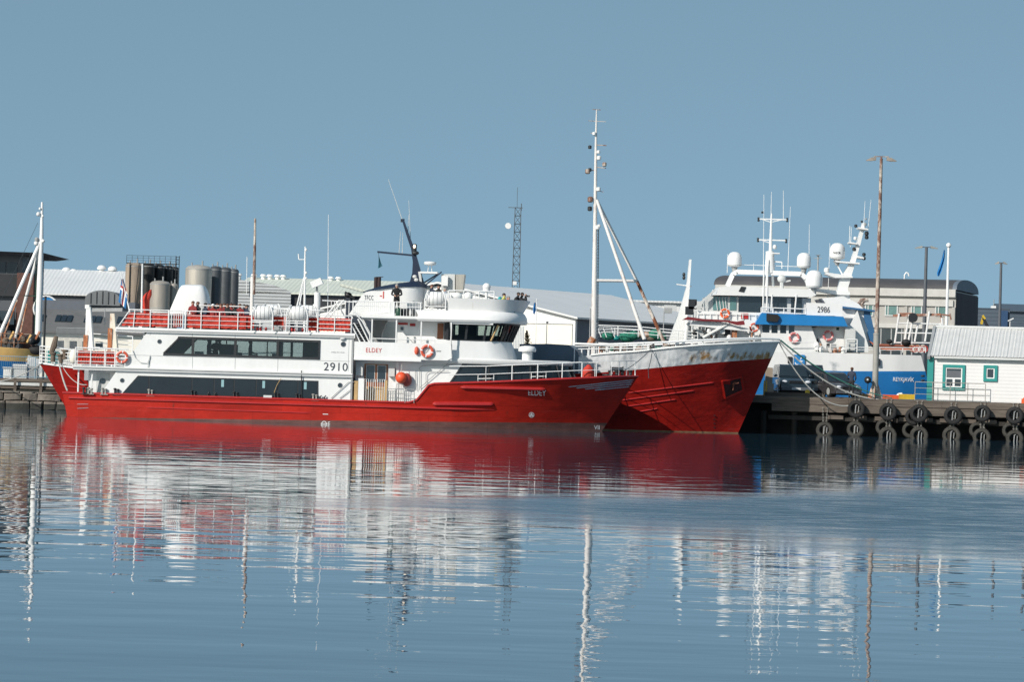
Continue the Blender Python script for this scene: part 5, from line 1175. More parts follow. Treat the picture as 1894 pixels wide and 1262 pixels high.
# fender tyres: built once, hung on chains; the lower row stands in the water
def tyre_mb(Rr, r): 
    mb = MB(); mb.lathe([(Rr - r * .55, -r * .55), (Rr - r * .2, -r * .95), (Rr + r * .45, -r), (Rr + r * .85, -r * .75), (Rr + r, -r * .2), (Rr + r, r * .2), (Rr + r * .85, r * .75), (Rr + r * .45, r), (Rr - r * .2, r * .95), (Rr - r * .55, r * .55), (Rr - r * .6, 0)], (0, 0, 0), 30, 'y')
    mb.f = mb.f[:-2]; mb.mi = mb.mi[:-2]
    n = 30; o = len(mb.v) - n
    for i in range(n): mb.f.append([o + i, o + (i + 1) % n, (i + 1) % n, i]); mb.mi.append(0)
    for i in range(26):
        a = 2 * math.pi * i / 26; c, s = math.cos(a), math.sin(a)
        mb.bar(((Rr + r * .5) * c, -r * .98, (Rr + r * .5) * s), ((Rr + r * .98) * c, -r * .55, (Rr + r * .98) * s), .03, .03)
    return mb
chain_me = None
def tyre(px, py, d, y, matl, label, chain=True, tilt=0.0):
    c = Pr.M @ Pr.q(px, py, y); Rr = d / 2 * .69; r = d / 2 * .31
    o = single('tyre_fender', tyre_mb(Rr, r), matl, label, 'tyre fender', 'old tyres hung as fenders on the pier', loc=c, rz=PR + tilt)
    if chain:
        mb = MB(); up = PZ - .5 - c.z
        for s in (-1, 1):
            a = Vector((s * .07, .0, Rr * .75)); b = Vector((s * .14, -y - .05, max(up, Rr + .4))); n = int((b - a).length / .09)
            for i in range(n): p = a.lerp(b, i / n); mb.torus(tuple(p), .035, .012, 'y' if i % 2 else 'x', 8, 4)
        ch = bpy.data.objects.new('chain', mb.mesh('chain', GPOLE)); COL.objects.link(ch); ch.parent = o
        mb = MB(); mb.tube([(-.05, -.05, -Rr + .1), (-.02, -.08, Rr * .6), (.06, -.05, Rr - .1)], .03, 5); mb.tube([(.12, -.02, -Rr * .5), (.14, -.05, Rr * .5)], .025, 5)
        ch = bpy.data.objects.new('lashing', mb.mesh('lashing', GREY)); COL.objects.link(ch); ch.parent = o
ub = [(1584, 757), (1643, 762), (1700, 765), (1763, 769), (1817, 765), (1877, 769)]
od = ['leftmost', 'second', 'third', 'fourth', 'fifth', 'sixth']
for k, (a, b) in enumerate(ub): tyre(a, b, (1.0, 1.0, 1.02, 1.03, .95, .98)[k], -.33, TYRE, '%s black tyre from the left in the upper row hung on the pier' % od[k], tilt=random.uniform(-.1, .1))
tyre(1690, 771, .95, -.05, TYRE, 'black tyre half hidden behind the third one in the upper row', False)
lb_ = [(1525, 796), (1582, 795), (1642, 806), (1700, 806), (1760, 806), (1816, 809), (1877, 812)]
for k, (a, b) in enumerate(lb_): tyre(a, b, (.95, .95, 1.0, 1.02, 1.02, 1.0, .98)[k], -.30, TYREOLD, '%s weathered grey tyre of the lower row standing in the water' % (od + ['rightmost'])[k], tilt=random.uniform(-.12, .12))
for k, (a, b, n) in enumerate(((1635, 791, 'third'), (1684, 796, 'fourth'), (1808, 796, 'sixth'), (1869, 797, 'rightmost'))): tyre(a, b, .92, .05, TYREOLD, 'grey tyre hanging just behind the %s one of the lower row' % n, False)
# pier bollard-ropes lying along the edge
rope(Pr.M @ Pr.q(1620, 739, .1), P(1960, 772, 178.8), .25, .035, ROPE, 'long pale rope running along the pier edge past the hut to the right')
# ---- tall rusty lamp post on the pier, with a stayed foot and a ball
def frame_at(px, py, Y, z0): p = P(px, py, Y); return Vector((p.x, p.y, z0))
LP = T('lamp_post', 'tall rusty twin headed lamp post standing on the pier edge', 'lamp post', frame_at(1618, 737, 181.4, PZ))
zt_ = lambda T_, px, py: T_.q(px, py, 0).z
top = LP.q(1636, 293, 0); mid = LP.q(1627, 520, 0).z; low = LP.q(1621, 618, 0).z
mb = MB(); mb.tube([(0, 0, 0), (0, 0, low)], [.17, .17], 14); mb.lathe([(.19, low - .05), (.19, low + .04)], (0, 0, 0), 14); LP.part('lower_pole', mb, GPOLE)
mb = MB(); mb.tube([(0, 0, low), (0, 0, mid), (0, 0, top.z)], [.125, .115, .085], 12); LP.part('upper_pole', mb, RUSTP)
for a in (20, 140, 260):
    mb = MB(); c, s = math.cos(R(a)), math.sin(R(a)); mb.rings([[(c * .15 - s * .015, s * .15 + c * .015, 0), (c * .48 - s * .015, s * .48 + c * .015, 0), (c * .15 - s * .015, s * .15 + c * .015, .95)], [(c * .15 + s * .015, s * .15 - c * .015, 0), (c * .48 + s * .015, s * .48 - c * .015, 0), (c * .15 + s * .015, s * .15 - c * .015, .95)]]); LP.part('foot_plate', mb, RUSTW)
mb = MB(); mb.box(-.04, .04, -.04, .04, top.z - .1, top.z + .12); mb.bar((-.42, 0, top.z + .1), (.42, 0, top.z + .1), .05, .05)
hd = LP.part('cross_arm', mb, RUSTP)
for s in (-1, 1):
    mb = MB(); mb.rings([[(s * .3, y, top.z + z) for y, z in ((-.12, -.12), (.12, -.12), (.12, .06), (-.12, .06))], [(s * .55, y, top.z + z) for y, z in ((-.14, -.16), (.14, -.16), (.14, .04), (-.14, .04))], [(s * .85, y, top.z + z) for y, z in ((-.08, -.16), (.08, -.16), (.08, -.12), (-.08, -.12))]]); LP.part('lamp_head', mb, mat('weathered_lamp_head', (.30, .26, .22), .7, var=.2) if s < 0 else MATS['weathered_lamp_head'])
def lamppost(px, ytop, ybot, Y, wpx, label, arm, head=.5, z0=1.75):
    t = T('lamp_post', label, 'lamp post', frame_at(px, ybot, Y, z0), group='dark lamp posts on the far quay'); s = t.q(px, ytop, 0).z; r = wpx * Y / F / 2
    mb = MB(); mb.tube([(0, 0, 0), (0, 0, s)], [r, r * .6], 10); t.part('pole', mb, DPOLE)
    mb = MB(); mb.bar((-arm, 0, s), (arm, 0, s), .08, .06); t.part('cross_arm', mb, DPOLE)
    for sg in (-1, 1):
        mb = MB(); mb.rings([[(sg * arm * .55, -.12, s - .08), (sg * arm * .55, .12, s - .08), (sg * arm * .55, .12, s + .1), (sg * arm * .55, -.12, s + .1)], [(sg * (arm * 1.5), -.06, s - .12), (sg * (arm * 1.5), .06, s - .12), (sg * arm * 1.5, .06, s - .06), (sg * arm * 1.5, -.06, s - .06)]]); t.part('lamp_head', mb, GPOLE)
lamppost(1706, 457, 735, 232, 9, 'dark twin headed lamp post behind the blue ship, left of the flagpole', .55)
lamppost(1846, 486, 700, 236, 7.5, 'dark twin headed lamp post behind the right end of the hut roof', .3)
lamppost(1902, 475, 700, 236, 7, 'lamp post at the right edge of the view, only its arm tip showing', .3)
# black ball on a bracket, hi-vis crates
mb = MB(); mb.ball((-.42, 0, 1.05), .20, .20, .20); mb.tube([(-.3, 0, 1.0), (-.05, 0, .8)], .03); mb.tube([(-.40, 0, .9), (-.45, .05, 0)], .02); mb.m(1).ball((-.44, -.17, 1.06), .06, .04, .06)
single('ball_fender', mb, (BLACK, LGREY), 'black ball fender propped against the rusty lamp post foot', 'fender', loc=frame_at(1618, 737, 181.0, PZ))
for k, (a, b, w_, h_, mt, lab) in enumerate(((1605, 734, 1.2, .26, WOODL, 'low pale brown crate behind the rusty lamp post'), (1652, 734, 1.1, .24, CLO, 'low orange crate right of the rusty lamp post'), (1676, 734, .9, .30, YELLOW, 'yellow crate between the orange crate and the hut'), (1664, 733, .4, .36, WHITE, 'small white sack between the orange and yellow crates'), (1588, 735, .5, .12, WHITE, 'small white bundle on the pier left of the lamp post'))):
    t = T('crate' if k < 3 else 'sack', lab, 'crate' if k < 3 else 'sack', frame_at(a, b, 186.5, PZ), R(random.uniform(-12, 12)))
    if k < 3:
        mb = MB()
        for zz in range(3): z = h_ * zz / 3; mb.box(-w_ / 2, w_ / 2, -.3, -.28, z + .01, z + h_ / 3 - .01); mb.box(-w_ / 2, w_ / 2, .28, .3, z + .01, z + h_ / 3 - .01)
        for s in (-1, 1): mb.box(s * w_ / 2 - .015, s * w_ / 2 + .015, -.31, .31, 0, h_)
        t.part('slats', mb, mt); mb = MB(); mb.box(-w_ / 2 + .03, w_ / 2 - .03, -.27, .27, .02, h_ * .8); t.part('contents', mb, mt)
    else: mb = MB(); mb.ball((0, 0, h_ / 2), w_ / 2, .2, h_ / 2); mb.ball((w_ * .2, 0, h_ * .8), w_ / 4, .12, h_ / 4); t.part('sack_body', mb, mt)
# pier railing before the hut
mb = MB(); a, b = Pr.q(1692, 742, 1.3), Pr.q(1822, 745, 1.3); rail(mb, [(a.x, 1.3, PZ), (b.x, 1.3, PZ)], 1.02, 3, .98, .022)
rp__ = single('railing', mb, GPOLE, 'thin grey steel railing on the pier in front of the hut', 'railing'); rp__.matrix_world = Pr.M.copy()
mb = MB(); c = Pr.q(1893, 760, .1); mb.box(-.12, .12, -.1, .2, 0, 1.0); mb.tube([(0, 0, 1.0), (0, 0, 1.06)], .05); single('safety_ladder_top', mb, CLO, 'orange ladder head on the pier edge at the far right', 'ladder', loc=Pr.M @ Vector((c.x, .1, PZ - .75)), rz=PR)
mb = MB(); mb.tube([(0, 0, 0), (0, 0, .85), (.12, 0, .85), (.12, 0, 0)], .035); mb.box(-.06, .25, -.05, .05, 0, .06); single('yellow_ladder_rail', mb, YELLOW, 'yellow bent ladder rail at the pier corner beside the whaler bow', 'ladder', loc=frame_at(1413, 735, 183.0, PZ))
mb = MB(); mb.box(-.28, .28, -.25, .25, 0, .7); mb.box(-.2, .2, -.2, .2, .7, 1.6); single('concrete_pedestal', mb, CONC, 'stained concrete pedestal behind the yellow ladder rail', 'pedestal', loc=frame_at(1421, 735, 185, PZ))
person('man in a dark hooded jacket standing on the pier left of the lamp post', frame_at(1574, 737, 184, PZ), R(155), dict(head=(0, -.07, 1.60), crown=(0, -.05, 1.72), wl=(-.15, -.26, 1.05), wr=(.15, -.26, 1.05), el=(-.26, 0, 1.12), er=(.26, 0, 1.12)), CLN, CLB, HAIRB)
# ---- cars
def car(label, loc, rz, paint, Lg, Wd, Hh, suv):
    t = T('parked_car', label, 'car', loc, rz, 'cars parked on the pier'); hw = Wd / 2; hl = Lg / 2; bz = .32 if suv else .22; sh_ = Hh * .60
    # side profile, front towards -y; loft across x with rounded shoulders
    low = [(-hl, bz + .08), (-hl - .03, bz + .32), (-hl + .08, sh_ - .22), (-hl + .35, sh_ - .10), (-hl + 1.15, sh_), (hl - .5, sh_ + .02), (hl - .08, sh_ - .05), (hl, bz + .3), (hl - .05, bz), (-hl + .1, bz)]
    def ring(x, s, dz=0): return [(x, y * s, bz + (z - bz) * (1 - dz)) for y, z in low]
    mb = MB(); mb.rings([ring(-hw, .96, .06), ring(-hw + .05, .99, .02), ring(-hw + .25, 1), ring(hw - .25, 1), ring(hw - .05, .99, .02), ring(hw, .96, .06)]); t.part('body', mb, paint)
    cb = [(-hl + 1.05, sh_ - .02), (-hl + 1.75, Hh - .05), (-hl + 2.0, Hh), (hl - .7, Hh - .02), (hl - (.15 if suv else .45), sh_)]
    mb = MB(); mb.rings([[(x, y, z) for y, z in cb] for x in (-1, 1)]);  o = []
    for v in mb.v: f = (v.z - sh_) / (Hh - sh_); o.append(Vector((v.x * (hw - .06 - .16 * f), v.y, v.z)))
    mb.v = o; cab = t.part('cabin', mb, paint)
    def gl(pts): mb = MB(); mb.add(pts, [tuple(range(len(pts)))]); return mb
    wy0 = lambda f: -hl + 1.05 + .70 * f - .015; W2 = lambda f: hw - .06 - .16 * f
    t.part('windscreen', gl([(-W2(.1) + .05, wy0(.08), sh_ + (Hh - sh_) * .08), (W2(.1) - .05, wy0(.08), sh_ + (Hh - sh_) * .08), (W2(.9) - .06, wy0(.9), sh_ + (Hh - sh_) * .86), (-W2(.9) + .06, wy0(.9), sh_ + (Hh - sh_) * .86)]), GLASSD)
    for s in (-1, 1):
        for y0, y1 in ((-hl + 1.45, -.05), (.05, hl - .95)):
            z0, z1 = sh_ + .05, Hh - .12; f0, f1 = .08, .82
            yy = y0 + .45 if y0 < -.5 else y0
            t.part('side_window', gl([(s * (W2(f0) + .012), y0, z0), (s * (W2(f0) + .012), y1, z0), (s * (W2(f1) + .012), y1, z1), (s * (W2(f1) + .012), yy, z1)]), GLASSD)
        mb = MB(); mb.ball((s * (hw + .10), -hl + 1.3, sh_ + .08), .12, .07, .08); t.part('wing_mirror', mb, paint)
        mb = MB(); mb.ball((s * (hw - .25), -hl + .05, sh_ - .27), .17, .10, .09); t.part('headlight', mb, LAMP)
        for y in (-hl + .85, hl - .8):
            mb = MB(); mb.lathe([(.2, -.11), (.31, -.11), (.34, -.06), (.34, .06), (.31, .11), (.2, .11)], (s * (hw - .10), y, .34), 20, 'x'); wt_ = t.part('wheel', mb, BLACK)
            mb = MB(); mb.lathe([(.2, -.115), (.06, -.12), (.06, .12), (.2, .115)], (s * (hw - .10), y, .34), 16, 'x'); t.part('rim', mb, GREY, wt_)
    mb = MB(); mb.box(-hw + .12, hw - .12, -hl + .25, hl - .2, .14, bz + .12); t.part('underbody_shade', mb, BLACK)  # black underbody box, also standing in for the shade under the car
    mb = MB()
    for k in range(3): mb.box(-.42, .42, -hl - .045, -hl + .03, sh_ - .34 + k * .06, sh_ - .31 + k * .06)
    t.part('grille', mb, DARK); mb = MB(); mb.box(-hw + .08, hw - .08, -hl - .05, -hl + .1, bz + .02, bz + .2); t.part('bumper', mb, DGREY)
    mb = MB(); mb.box(-.26, .26, -hl - .06, -hl - .051, bz + .06, bz + .17); t.part('number_plate', mb, LGREY); return t
CY = 187
car('dark blue grey off road car parked nearest the whaler bow', frame_at(1461, 735, CY, PZ), R(4), CARB, 4.5, 1.84, 1.82, True)
car('black off road car parked half hidden between the other two cars', frame_at(1498, 735, CY + 1.6, PZ), R(-6), CARK, 4.4, 1.8, 1.85, True)
car('dark grey low hatchback parked right of the off road cars', frame_at(1538, 737, CY - .4, PZ), R(22), CARG, 4.2, 1.74, 1.45, False)
mb = MB(); mb.box(-.12, .12, -.1, .1, 0, .14); mb.ball((0, 0, .16), .1, .08, .05); single('yellow_marker', mb, YELLOW, 'small yellow marker block on the pier edge before the cars', 'marker', loc=frame_at(1493, 735, 182.4, PZ + .2))
mb = MB(); mb.box(-1.7, 1.7, -.12, .12, 0, .22); single('kerb_beam', mb, PIERW, 'low timber kerb along the pier edge in front of the cars', 'kerb', loc=frame_at(1470, 740, 182.5, PZ), rz=PR)
# ---- white hut with teal trim
HT = T('harbour_hut', 'white clad hut with teal corner board and window surrounds on the pier', 'hut', frame_at(1727, 742, 181.5, PZ), PR)
hx = lambda a, b: HT.q(a, b, 0).x
ez_ = HT.q(1800, 657, 0).z; hL = 9.0; hD = 6.4; rz_ = HT.q(1760, 608, 3.2).z; bz_ = 0.0
mb = MB(); mb.box(0, hL, 0, hD, bz_ - .02, ez_ - .05); HT.part('wall', mb, HUTW)
mb = MB(); mb.prism([(0.02, ez_ - .05), (hD - .02, ez_ - .05), (hD / 2, rz_ - .12)], 0.02, .1, 'x'); mb.prism([(0.02, ez_ - .05), (hD - .02, ez_ - .05), (hD / 2, rz_ - .12)], hL - .1, hL, 'x'); HT.part('gable_wall', mb, HUTW)
mb = MB()
for s in (0, 1):
    y0, y1 = (-.28, hD / 2) if s == 0 else (hD + .28, hD / 2); sl2 = (rz_ - ez_) / (hD / 2); n = 130; A = []; B = []
    for i in range(n + 1):
        x = -.25 + (hL + .5) * i / n; dz = .022 * math.sin(2 * math.pi * i / 2.6 * 1.0)
        A.append((x, y0, ez_ - .28 * sl2 + dz + .05)); B.append((x, y1, rz_ + dz + .05))
    mb.quadstrip(A, B); mb.quadstrip([(a[0], a[1], a[2] - .05) for a in A], [(b[0], b[1], b[2] - .05) for b in B])
HT.part('roof', mb, HUTR)
mb = MB(); mb.tube([(-.25, hD / 2, rz_ + .09), (hL + .25, hD / 2, rz_ + .09)], .09, 8); HT.part('ridge_cap', mb, LGREY)
mb = MB(); mb.bar((-.32, -.36, ez_ - .22), (-.32, hD / 2, rz_ + .05), .16, .20); mb.bar((-.32, hD + .36, ez_ - .22), (-.32, hD / 2, rz_ + .05), .16, .20); HT.part('bargeboard', mb, GREY)
mb = MB(); mb.box(-.02, hL, -.30, -.22, ez_ - .24, ez_ - .12); HT.part('gutter', mb, LGREY)
mb = MB(); mb.box(-.03, hL, -.04, -.005, ez_ - .26, ez_ - .10); HT.part('eaves_board', mb, TEAL)
mb = MB(); mb.box(-.40, -.06, -.10, .24, bz_, ez_ - .18); HT.part('corner_post', mb, TEAL)
mb = MB(); mb.box(-.055, -.005, -.02, .2, bz_, ez_ - .2); HT.part('corner_grey_strip', mb, GREY)  # grey strip between corner post and wall
for (a, b, c_, d, big) in ((1743.5, 675, 1785, 722, 1), (1819, 676, 1845, 706, 0)):
    x0_, x1_, z0_, z1_ = HT.rect(a, b, c_, d, 0); w_ = .16; mb = MB()
    mb.box(x0_, x1_, -.09, -.002, z1_ - w_, z1_); mb.box(x0_, x1_, -.09, -.002, z0_, z0_ + w_); mb.box(x0_, x0_ + w_, -.09, -.002, z0_ + w_, z1_ - w_); mb.box(x1_ - w_, x1_, -.09, -.002, z0_ + w_, z1_ - w_)
    sr = HT.part('window_surround', mb, TEAL); mb = MB(); a0, a1, b0, b1 = x0_ + w_, x1_ - w_, z0_ + w_, z1_ - w_
    f_ = .06; mb.box(a0, a1, -.05, -.003, b1 - f_, b1); mb.box(a0, a1, -.05, -.003, b0, b0 + f_); mb.box(a0, a0 + f_, -.05, -.003, b0 + f_, b1 - f_); mb.box(a1 - f_, a1, -.05, -.003, b0 + f_, b1 - f_)
    if big: zm = b0 + (b1 - b0) * .45; mb.box(a0 + f_, a1 - f_, -.05, -.003, zm - .04, zm + .04); xm = (a0 + a1) / 2; mb.box(xm - .06, xm + .06, -.05, -.003, b0 + f_, zm - .04)
    HT.part('window_frame', mb, WHITE, sr); mb = MB(); mb.box(a0 + f_, a1 - f_, -.02, -.002, b0 + f_, b1 - f_); HT.part('pane', mb, GLASSD, sr)
    if big: mb = MB(); mb.box(a0 + f_, a1 - f_, -.026, -.021, b0 + (b1 - b0) * .5, b1 - f_ - .12); HT.part('blind', mb, DGREY, sr)

# ================================================================ blue and white ship beyond the pier
B = T('research_ship', 'blue and white ship beyond the pier with three white domes, number 2986', 'ship', (P(1420, 690, 201).x, 201, 0), 0)
bx = lambda a, b, y=-4: B.q(a, b, y).x
bz = lambda a, b, y=-4: B.q(a, b, y).z
BS = bx(1716, 720, -3); BH = bx(1130, 740, 0); BZT = bz(1500, 652)
BSH = lambda x: lerp_tab([(bx(1098, 625, 0), BZT + .3), (bx(1240, 635), BZT + .05), (bx(1400, 650), BZT - .1), (bx(1500, 652), BZT), (bx(1712, 652), BZT)], x)
bh = Hull(BS, BH, None, [(0, 3.0), (.1, 3.6), (.3, 4.0), (.65, 3.9), (.8, 2.8), (.92, 1.2), (1, .03)], [(0, 3.8), (.1, 4.0), (.65, 4.1), (.82, 3.6), (.93, 2.0), (1, .1)], 4.8,
          lambda z: -1.3 * z / 4.8, lambda z: .0 if z < 3 else -(z - 3) * .32, 1.3)
bsh = lambda u: BSH(bh.X(u, 4.5)); bbl = lambda u: lerp_tab([(bx(1100, 670, 0), 4.2), (bx(1430, 681), bz(1430, 683)), (bx(1560, 686), bz(1560, 687)), (bx(1712, 688), bz(1712, 687))], bh.X(u, 3.6))
BU = [i / 50 for i in range(51)]
bhull = B.part('hull', weld(bh.shell(BU, lambda u: -.6, bbl, 10)), BLUE)
B.part('upper_hull', weld(bh.shell(BU, bbl, bsh, 6)), WHITE)
B.part('main_deck', bh.deck(BU, lambda u: bsh(u) - .1), mat('green_grey_deck', (.12, .16, .15), .8))
byf = lambda x, z: bh.y(x, z)
x0_, x1_, z0_, z1_ = B.rect(1652.5, 699.5, 1692, 707.5, -4); B.part('lettering', text_mesh('REYKJAVÍK', x1_ - x0_, z1_ - z0_ + .12, x0_, z0_ - .03, yfn=byf, depth=.03), TXTW)
for o_ in [B.o.children[-1]] if False else []: pass
x0_, x1_, z0_, z1_ = B.rect(1468, 656.5, 1488, 678, -4); mb = MB(); mb.box(x0_, x1_, -4.16, -4.12, z0_, z1_); lg_ = B.part('emblem_panel', mb, BLUEP)
mb = MB(); cx, cz = (x0_ + x1_) / 2, (z0_ + z1_) / 2
yfl = lambda x, z: -4.16
def blade(pts): mb.add([(cx + a * .33, -4.166, cz + b * .33) for a, b in pts], [tuple(range(len(pts)))])
blade([(-.7, .75), (-.35, .35), (-.1, .1), (-.2, -.1), (-.55, .4)]); blade([(.35, .8), (.5, .75), (.35, .3), (.15, .15), (.2, .4)]); blade([(-.2, .1), (.3, .05), (.75, -.1), (.35, -.25), (-.1, -.15)]); blade([(-.85, -.4), (-.7, -.3), (-.55, -.65), (-.3, -.7), (-.15, -.5), (-.25, -.85), (-.6, -.85)]); blade([(-.75, -1.0), (.6, -1.0), (.6, -.93), (-.75, -.93)]) 
B.part('emblem', mb, TXTW, lg_)
for a, b, c_, d in ((1457, 660, 1465, 672), (1622, 664, 1628, 677)): x0_, x1_, z0_, z1_ = B.rect(a, b, c_, d, -4.1); mb = MB(); mb.box(x0_, x1_, -4.14, -4.05, z0_, z1_); B.part('hull_port', mb, DARK)
def bb(name, a, b, c_, d, y0, y1, mt, par=None):
    x0_, x1_, z0_, z1_ = B.rect(a, b, c_, d, y0); mb = MB(); mb.box(x0_, x1_, y0, y1, z0_, z1_); return B.part(name, mb, mt, par)
def bp_(name, pts, y0, y1, mt, par=None): mb = MB(); mb.prism([(p.x, p.z) for p in (B.q(a, b, y0) for a, b in pts)], y0, y1); return B.part(name, mb, mt, par)
# lower house amidships
h1 = bp_('lower_house', [(1412, 652), (1405, 600), (1500, 602), (1518, 652)], -3.5, 3.2, WHITE)
bp_('midship_house', [(1518, 652), (1510, 604), (1572, 602), (1586, 575), (1606, 640), (1606, 652)], -3.0, 3.2, WHITE, None)
bp_('blue_visor', [(1396, 600), (1409, 579), (1560, 586), (1568, 604)], -3.9, 3.6, BLUEP)
bp_('visor_base', [(1410, 600), (1410, 598), (1565, 603), (1565, 606)], -3.7, 3.4, WHITE)
bp_('visor_shade_panel', [(1500, 640), (1490, 606), (1545, 606), (1520, 618)], -3.1, -3.01, LGREY)  # light grey panel put in for the shade below the visor
for k, (a, b, c_, d) in enumerate(((1410, 599.5, 1423, 615), (1427, 600, 1438, 616), (1443, 600.5, 1454, 616.5), (1459, 601, 1469, 617))): bb('window', a, b, c_, d, -3.52, -3.45, GLASSB if k < 3 else GLASSD, h1)
bp_('black_loudspeaker', [(1418, 580), (1439, 582), (1442, 588), (1438, 596), (1418, 594)], -4.1, -3.91, BLACK)
bb('grey_locker', 1563, 608, 1582, 648, -3.7, -3.1, LGREY); bb('hatch_sign', 1547, 605, 1552, 611, -3.03, -3.0, DGREEN)
bp_('funnel_casing', [(1560, 604), (1520, 552), (1560, 548), (1588, 562), (1600, 575), (1612, 640), (1590, 640), (1580, 610)], -2.5, 2.5, WHITE)
bp_('blue_funnel_edge', [(1598, 570), (1609, 575), (1623, 640), (1610, 638), (1604, 615), (1606, 612), (1598, 590)], -2.6, 2.6, mat('blue_funnel_paint', (.03, .12, .26), .5))
bp_('blue_platform', [(1553, 566), (1618, 574), (1618, 577), (1556, 570)], -2.9, 2.6, MATS['blue_funnel_paint'])
for dx in (0, 6): mb = MB(); mb.tube([B.q(a + dx, b, -1) for a, b in ((1590, 572), (1588, 562), (1593, 556), (1600, 555))], .12, 8); B.part('exhaust_pipe', mb, RUSTP)
bb('number_board', 1491, 561, 1558, 584, -3.6, -3.5, WHITE); x0_, x1_, z0_, z1_ = B.rect(1512, 567.5, 1535, 578.5, -3.6); B.part('lettering', text_mesh('2986', x1_ - x0_, z1_ - z0_, x0_, z0_, ypos=-3.605), TXTD)
# wheelhouse forward, raised
bb('upper_house', 1288, 577, 1412, 640, -3.0, 3.0, WHITE)
whb = bp_('wheelhouse', [(1312, 580), (1309, 548), (1500, 552), (1500, 582)], -2.8, 2.8, LGREY)
for a, b, c_, d in ((1319, 549, 1345, 574), (1350, 549, 1362, 574), (1366, 548, 1411, 578), (1430, 549, 1455, 575), (1463, 552, 1483, 578)): bb('window', a, b, c_, d, -2.84, -2.75, GLASSD if a > 1362 else GLASSG, whb)
for px in (1324, 1330, 1336, 1341): mb = MB(); mb.bar(B.q(px, 550, -2.87), B.q(px + 3, 574, -2.87), .06, .05); B.part('blind_slat', mb, LGREY, whb)
bp_('wheelhouse_roof', [(1325, 544), (1330, 531), (1360, 529), (1500, 536), (1510, 546), (1500, 550), (1318, 546)], -3.3, 3.3, WHITE)
bp_('dark_roof_hatch', [(1366, 539), (1371, 530), (1380, 531), (1376, 541)], -3.34, -3.31, DARK)
mb = MB(); a = [B.q(*p, 0) for p in ((1345, 530), (1355, 508), (1362, 503), (1425, 505), (1482, 507), (1491, 516), (1500, 536))]
for p, q2 in zip(a, a[1:]): mb.bar(p, q2, .5, .28)
for c in a[1:-1]: mb.ball(tuple(c), .15, .25, .15, 8, 6)
mb.tube([p + Vector((0, 0, .45)) for p in a[2:5]], .02)
B.part('roof_arch', mb, WHITE)
mb = MB(); mb.bar(B.q(1285, 570, -3.2), B.q(1323, 536, -3.2), .22, .12); B.part('brace', mb, LGREY)
mb = MB()
for px in (1411, 1418, 1426, 1470): mb.tube([B.q(px, 580, -3.3), B.q(px + (2 if px < 1430 else 3), 500 if px < 1420 else 545, -3.3)], .05)
mb.tube([B.q(1408, 569, -3.6), B.q(1491, 572, -3.6)], .035); mb.tube([B.q(1408, 578, -3.6), B.q(1491, 581, -3.6)], .03)
for px in (1408, 1430, 1450, 1470, 1490): mb.tube([B.q(px, 569, -3.6), B.q(px, 582, -3.6)], .035)
B.part('bridge_wing_rail', mb, RAILW)
for k, (px, py, r, h_, y, nm) in enumerate(((1359, 480, 13, 28, 0, 0), (1487, 482, 13, 29, 0, 0), (1506, 517, 15.5, 34, -1.5, 0), (1549, 465, 14, 31, 0, 1))):
    c = B.q(px, py, y); s = B.q(px + 1, py, y).x - c.x; rr = r * s; hh = h_ * s / 2; mb = MB()
    mb.lathe([(rr * .55, -hh), (rr * .95, -hh * .85), (rr, -hh * .55), (rr, hh * .15), (rr * .93, hh * .5), (rr * .72, hh * .8), (rr * .4, hh * .96), (rr * .08, hh)], tuple(c), 24)
    d_ = B.part('radome', mb, WHITE); mb = MB(); mb.tube([(c.x, c.y, c.z - hh - .35), (c.x, c.y, c.z - hh)], [.12, .2], 10); mb.lathe([(rr * .97, -hh * .8), (rr * .99, -hh * .74)], (c.x, c.y, c.z), 24); B.part('radome_foot', mb, GREY, d_)
    if nm:
        x0_, x1_, z0_, z1_ = B.rect(1541, 465.5, 1554.5, 469.5, -rr)
        B.part('lettering', text_mesh('SAILOR', x1_ - x0_, z1_ - z0_, x0_, z0_, yfn=lambda x, z: c.y - math.sqrt(max(0, (rr * 1.0) ** 2 - (x - c.x) ** 2)) - .005), TXTD, d_)
mb = MB(); mb.tube([B.q(1424, 505, 0), B.q(1424, 465, 0)], [.32, .26], 12); mb.tube([B.q(1425, 465, 0), B.q(1427, 395, 0)], [.11, .05], 8); mb.tube([B.q(1417, 530, -.6), B.q(1421, 480, -.3)], .06)
mb.tube([B.q(1430, 530, .6), B.q(1428, 480, .3)], .08); mm = B.part('signal_mast', mb, WHITE)
mb = MB()
for a, b, c_, d in ((1405, 405, 1457, 406.5), (1403, 443.5, 1456, 445), (1432, 484, 1446, 485)): mb.bar(B.q(a, b, 0), B.q(c_, d, 0), .06, .08)
mb.bar(B.q(1426, 411, 0), B.q(1410, 406, 0), .05, .05); mb.bar(B.q(1426, 411, 0), B.q(1449, 406, 0), .05, .05); mb.bar(B.q(1426, 450, 0), B.q(1410, 445, 0), .05, .05); mb.bar(B.q(1446, 485, 0), B.q(1446, 497, 0), .05, .05); mb.box(B.q(1428, 466, 0).x, B.q(1441, 466, 0).x, -.5, .5, bz(1430, 470, 0), bz(1430, 468, 0)); mb.ball(tuple(B.q(1433, 457, -.2)), .13, .13, .15)
B.part('mast_yards', mb, WHITE, mm)
for px, py in ((1403, 404), (1403, 408), (1456, 405), (1456, 409), (1402, 442), (1402, 446), (1454, 444), (1454, 448), (1410, 393)): mb = MB(); mb.lathe([(.04, -.06), (.07, -.04), (.07, .05), (.03, .07)], tuple(B.q(px, py, 0)), 8); B.part('navigation_lamp', mb, DARK, mm)
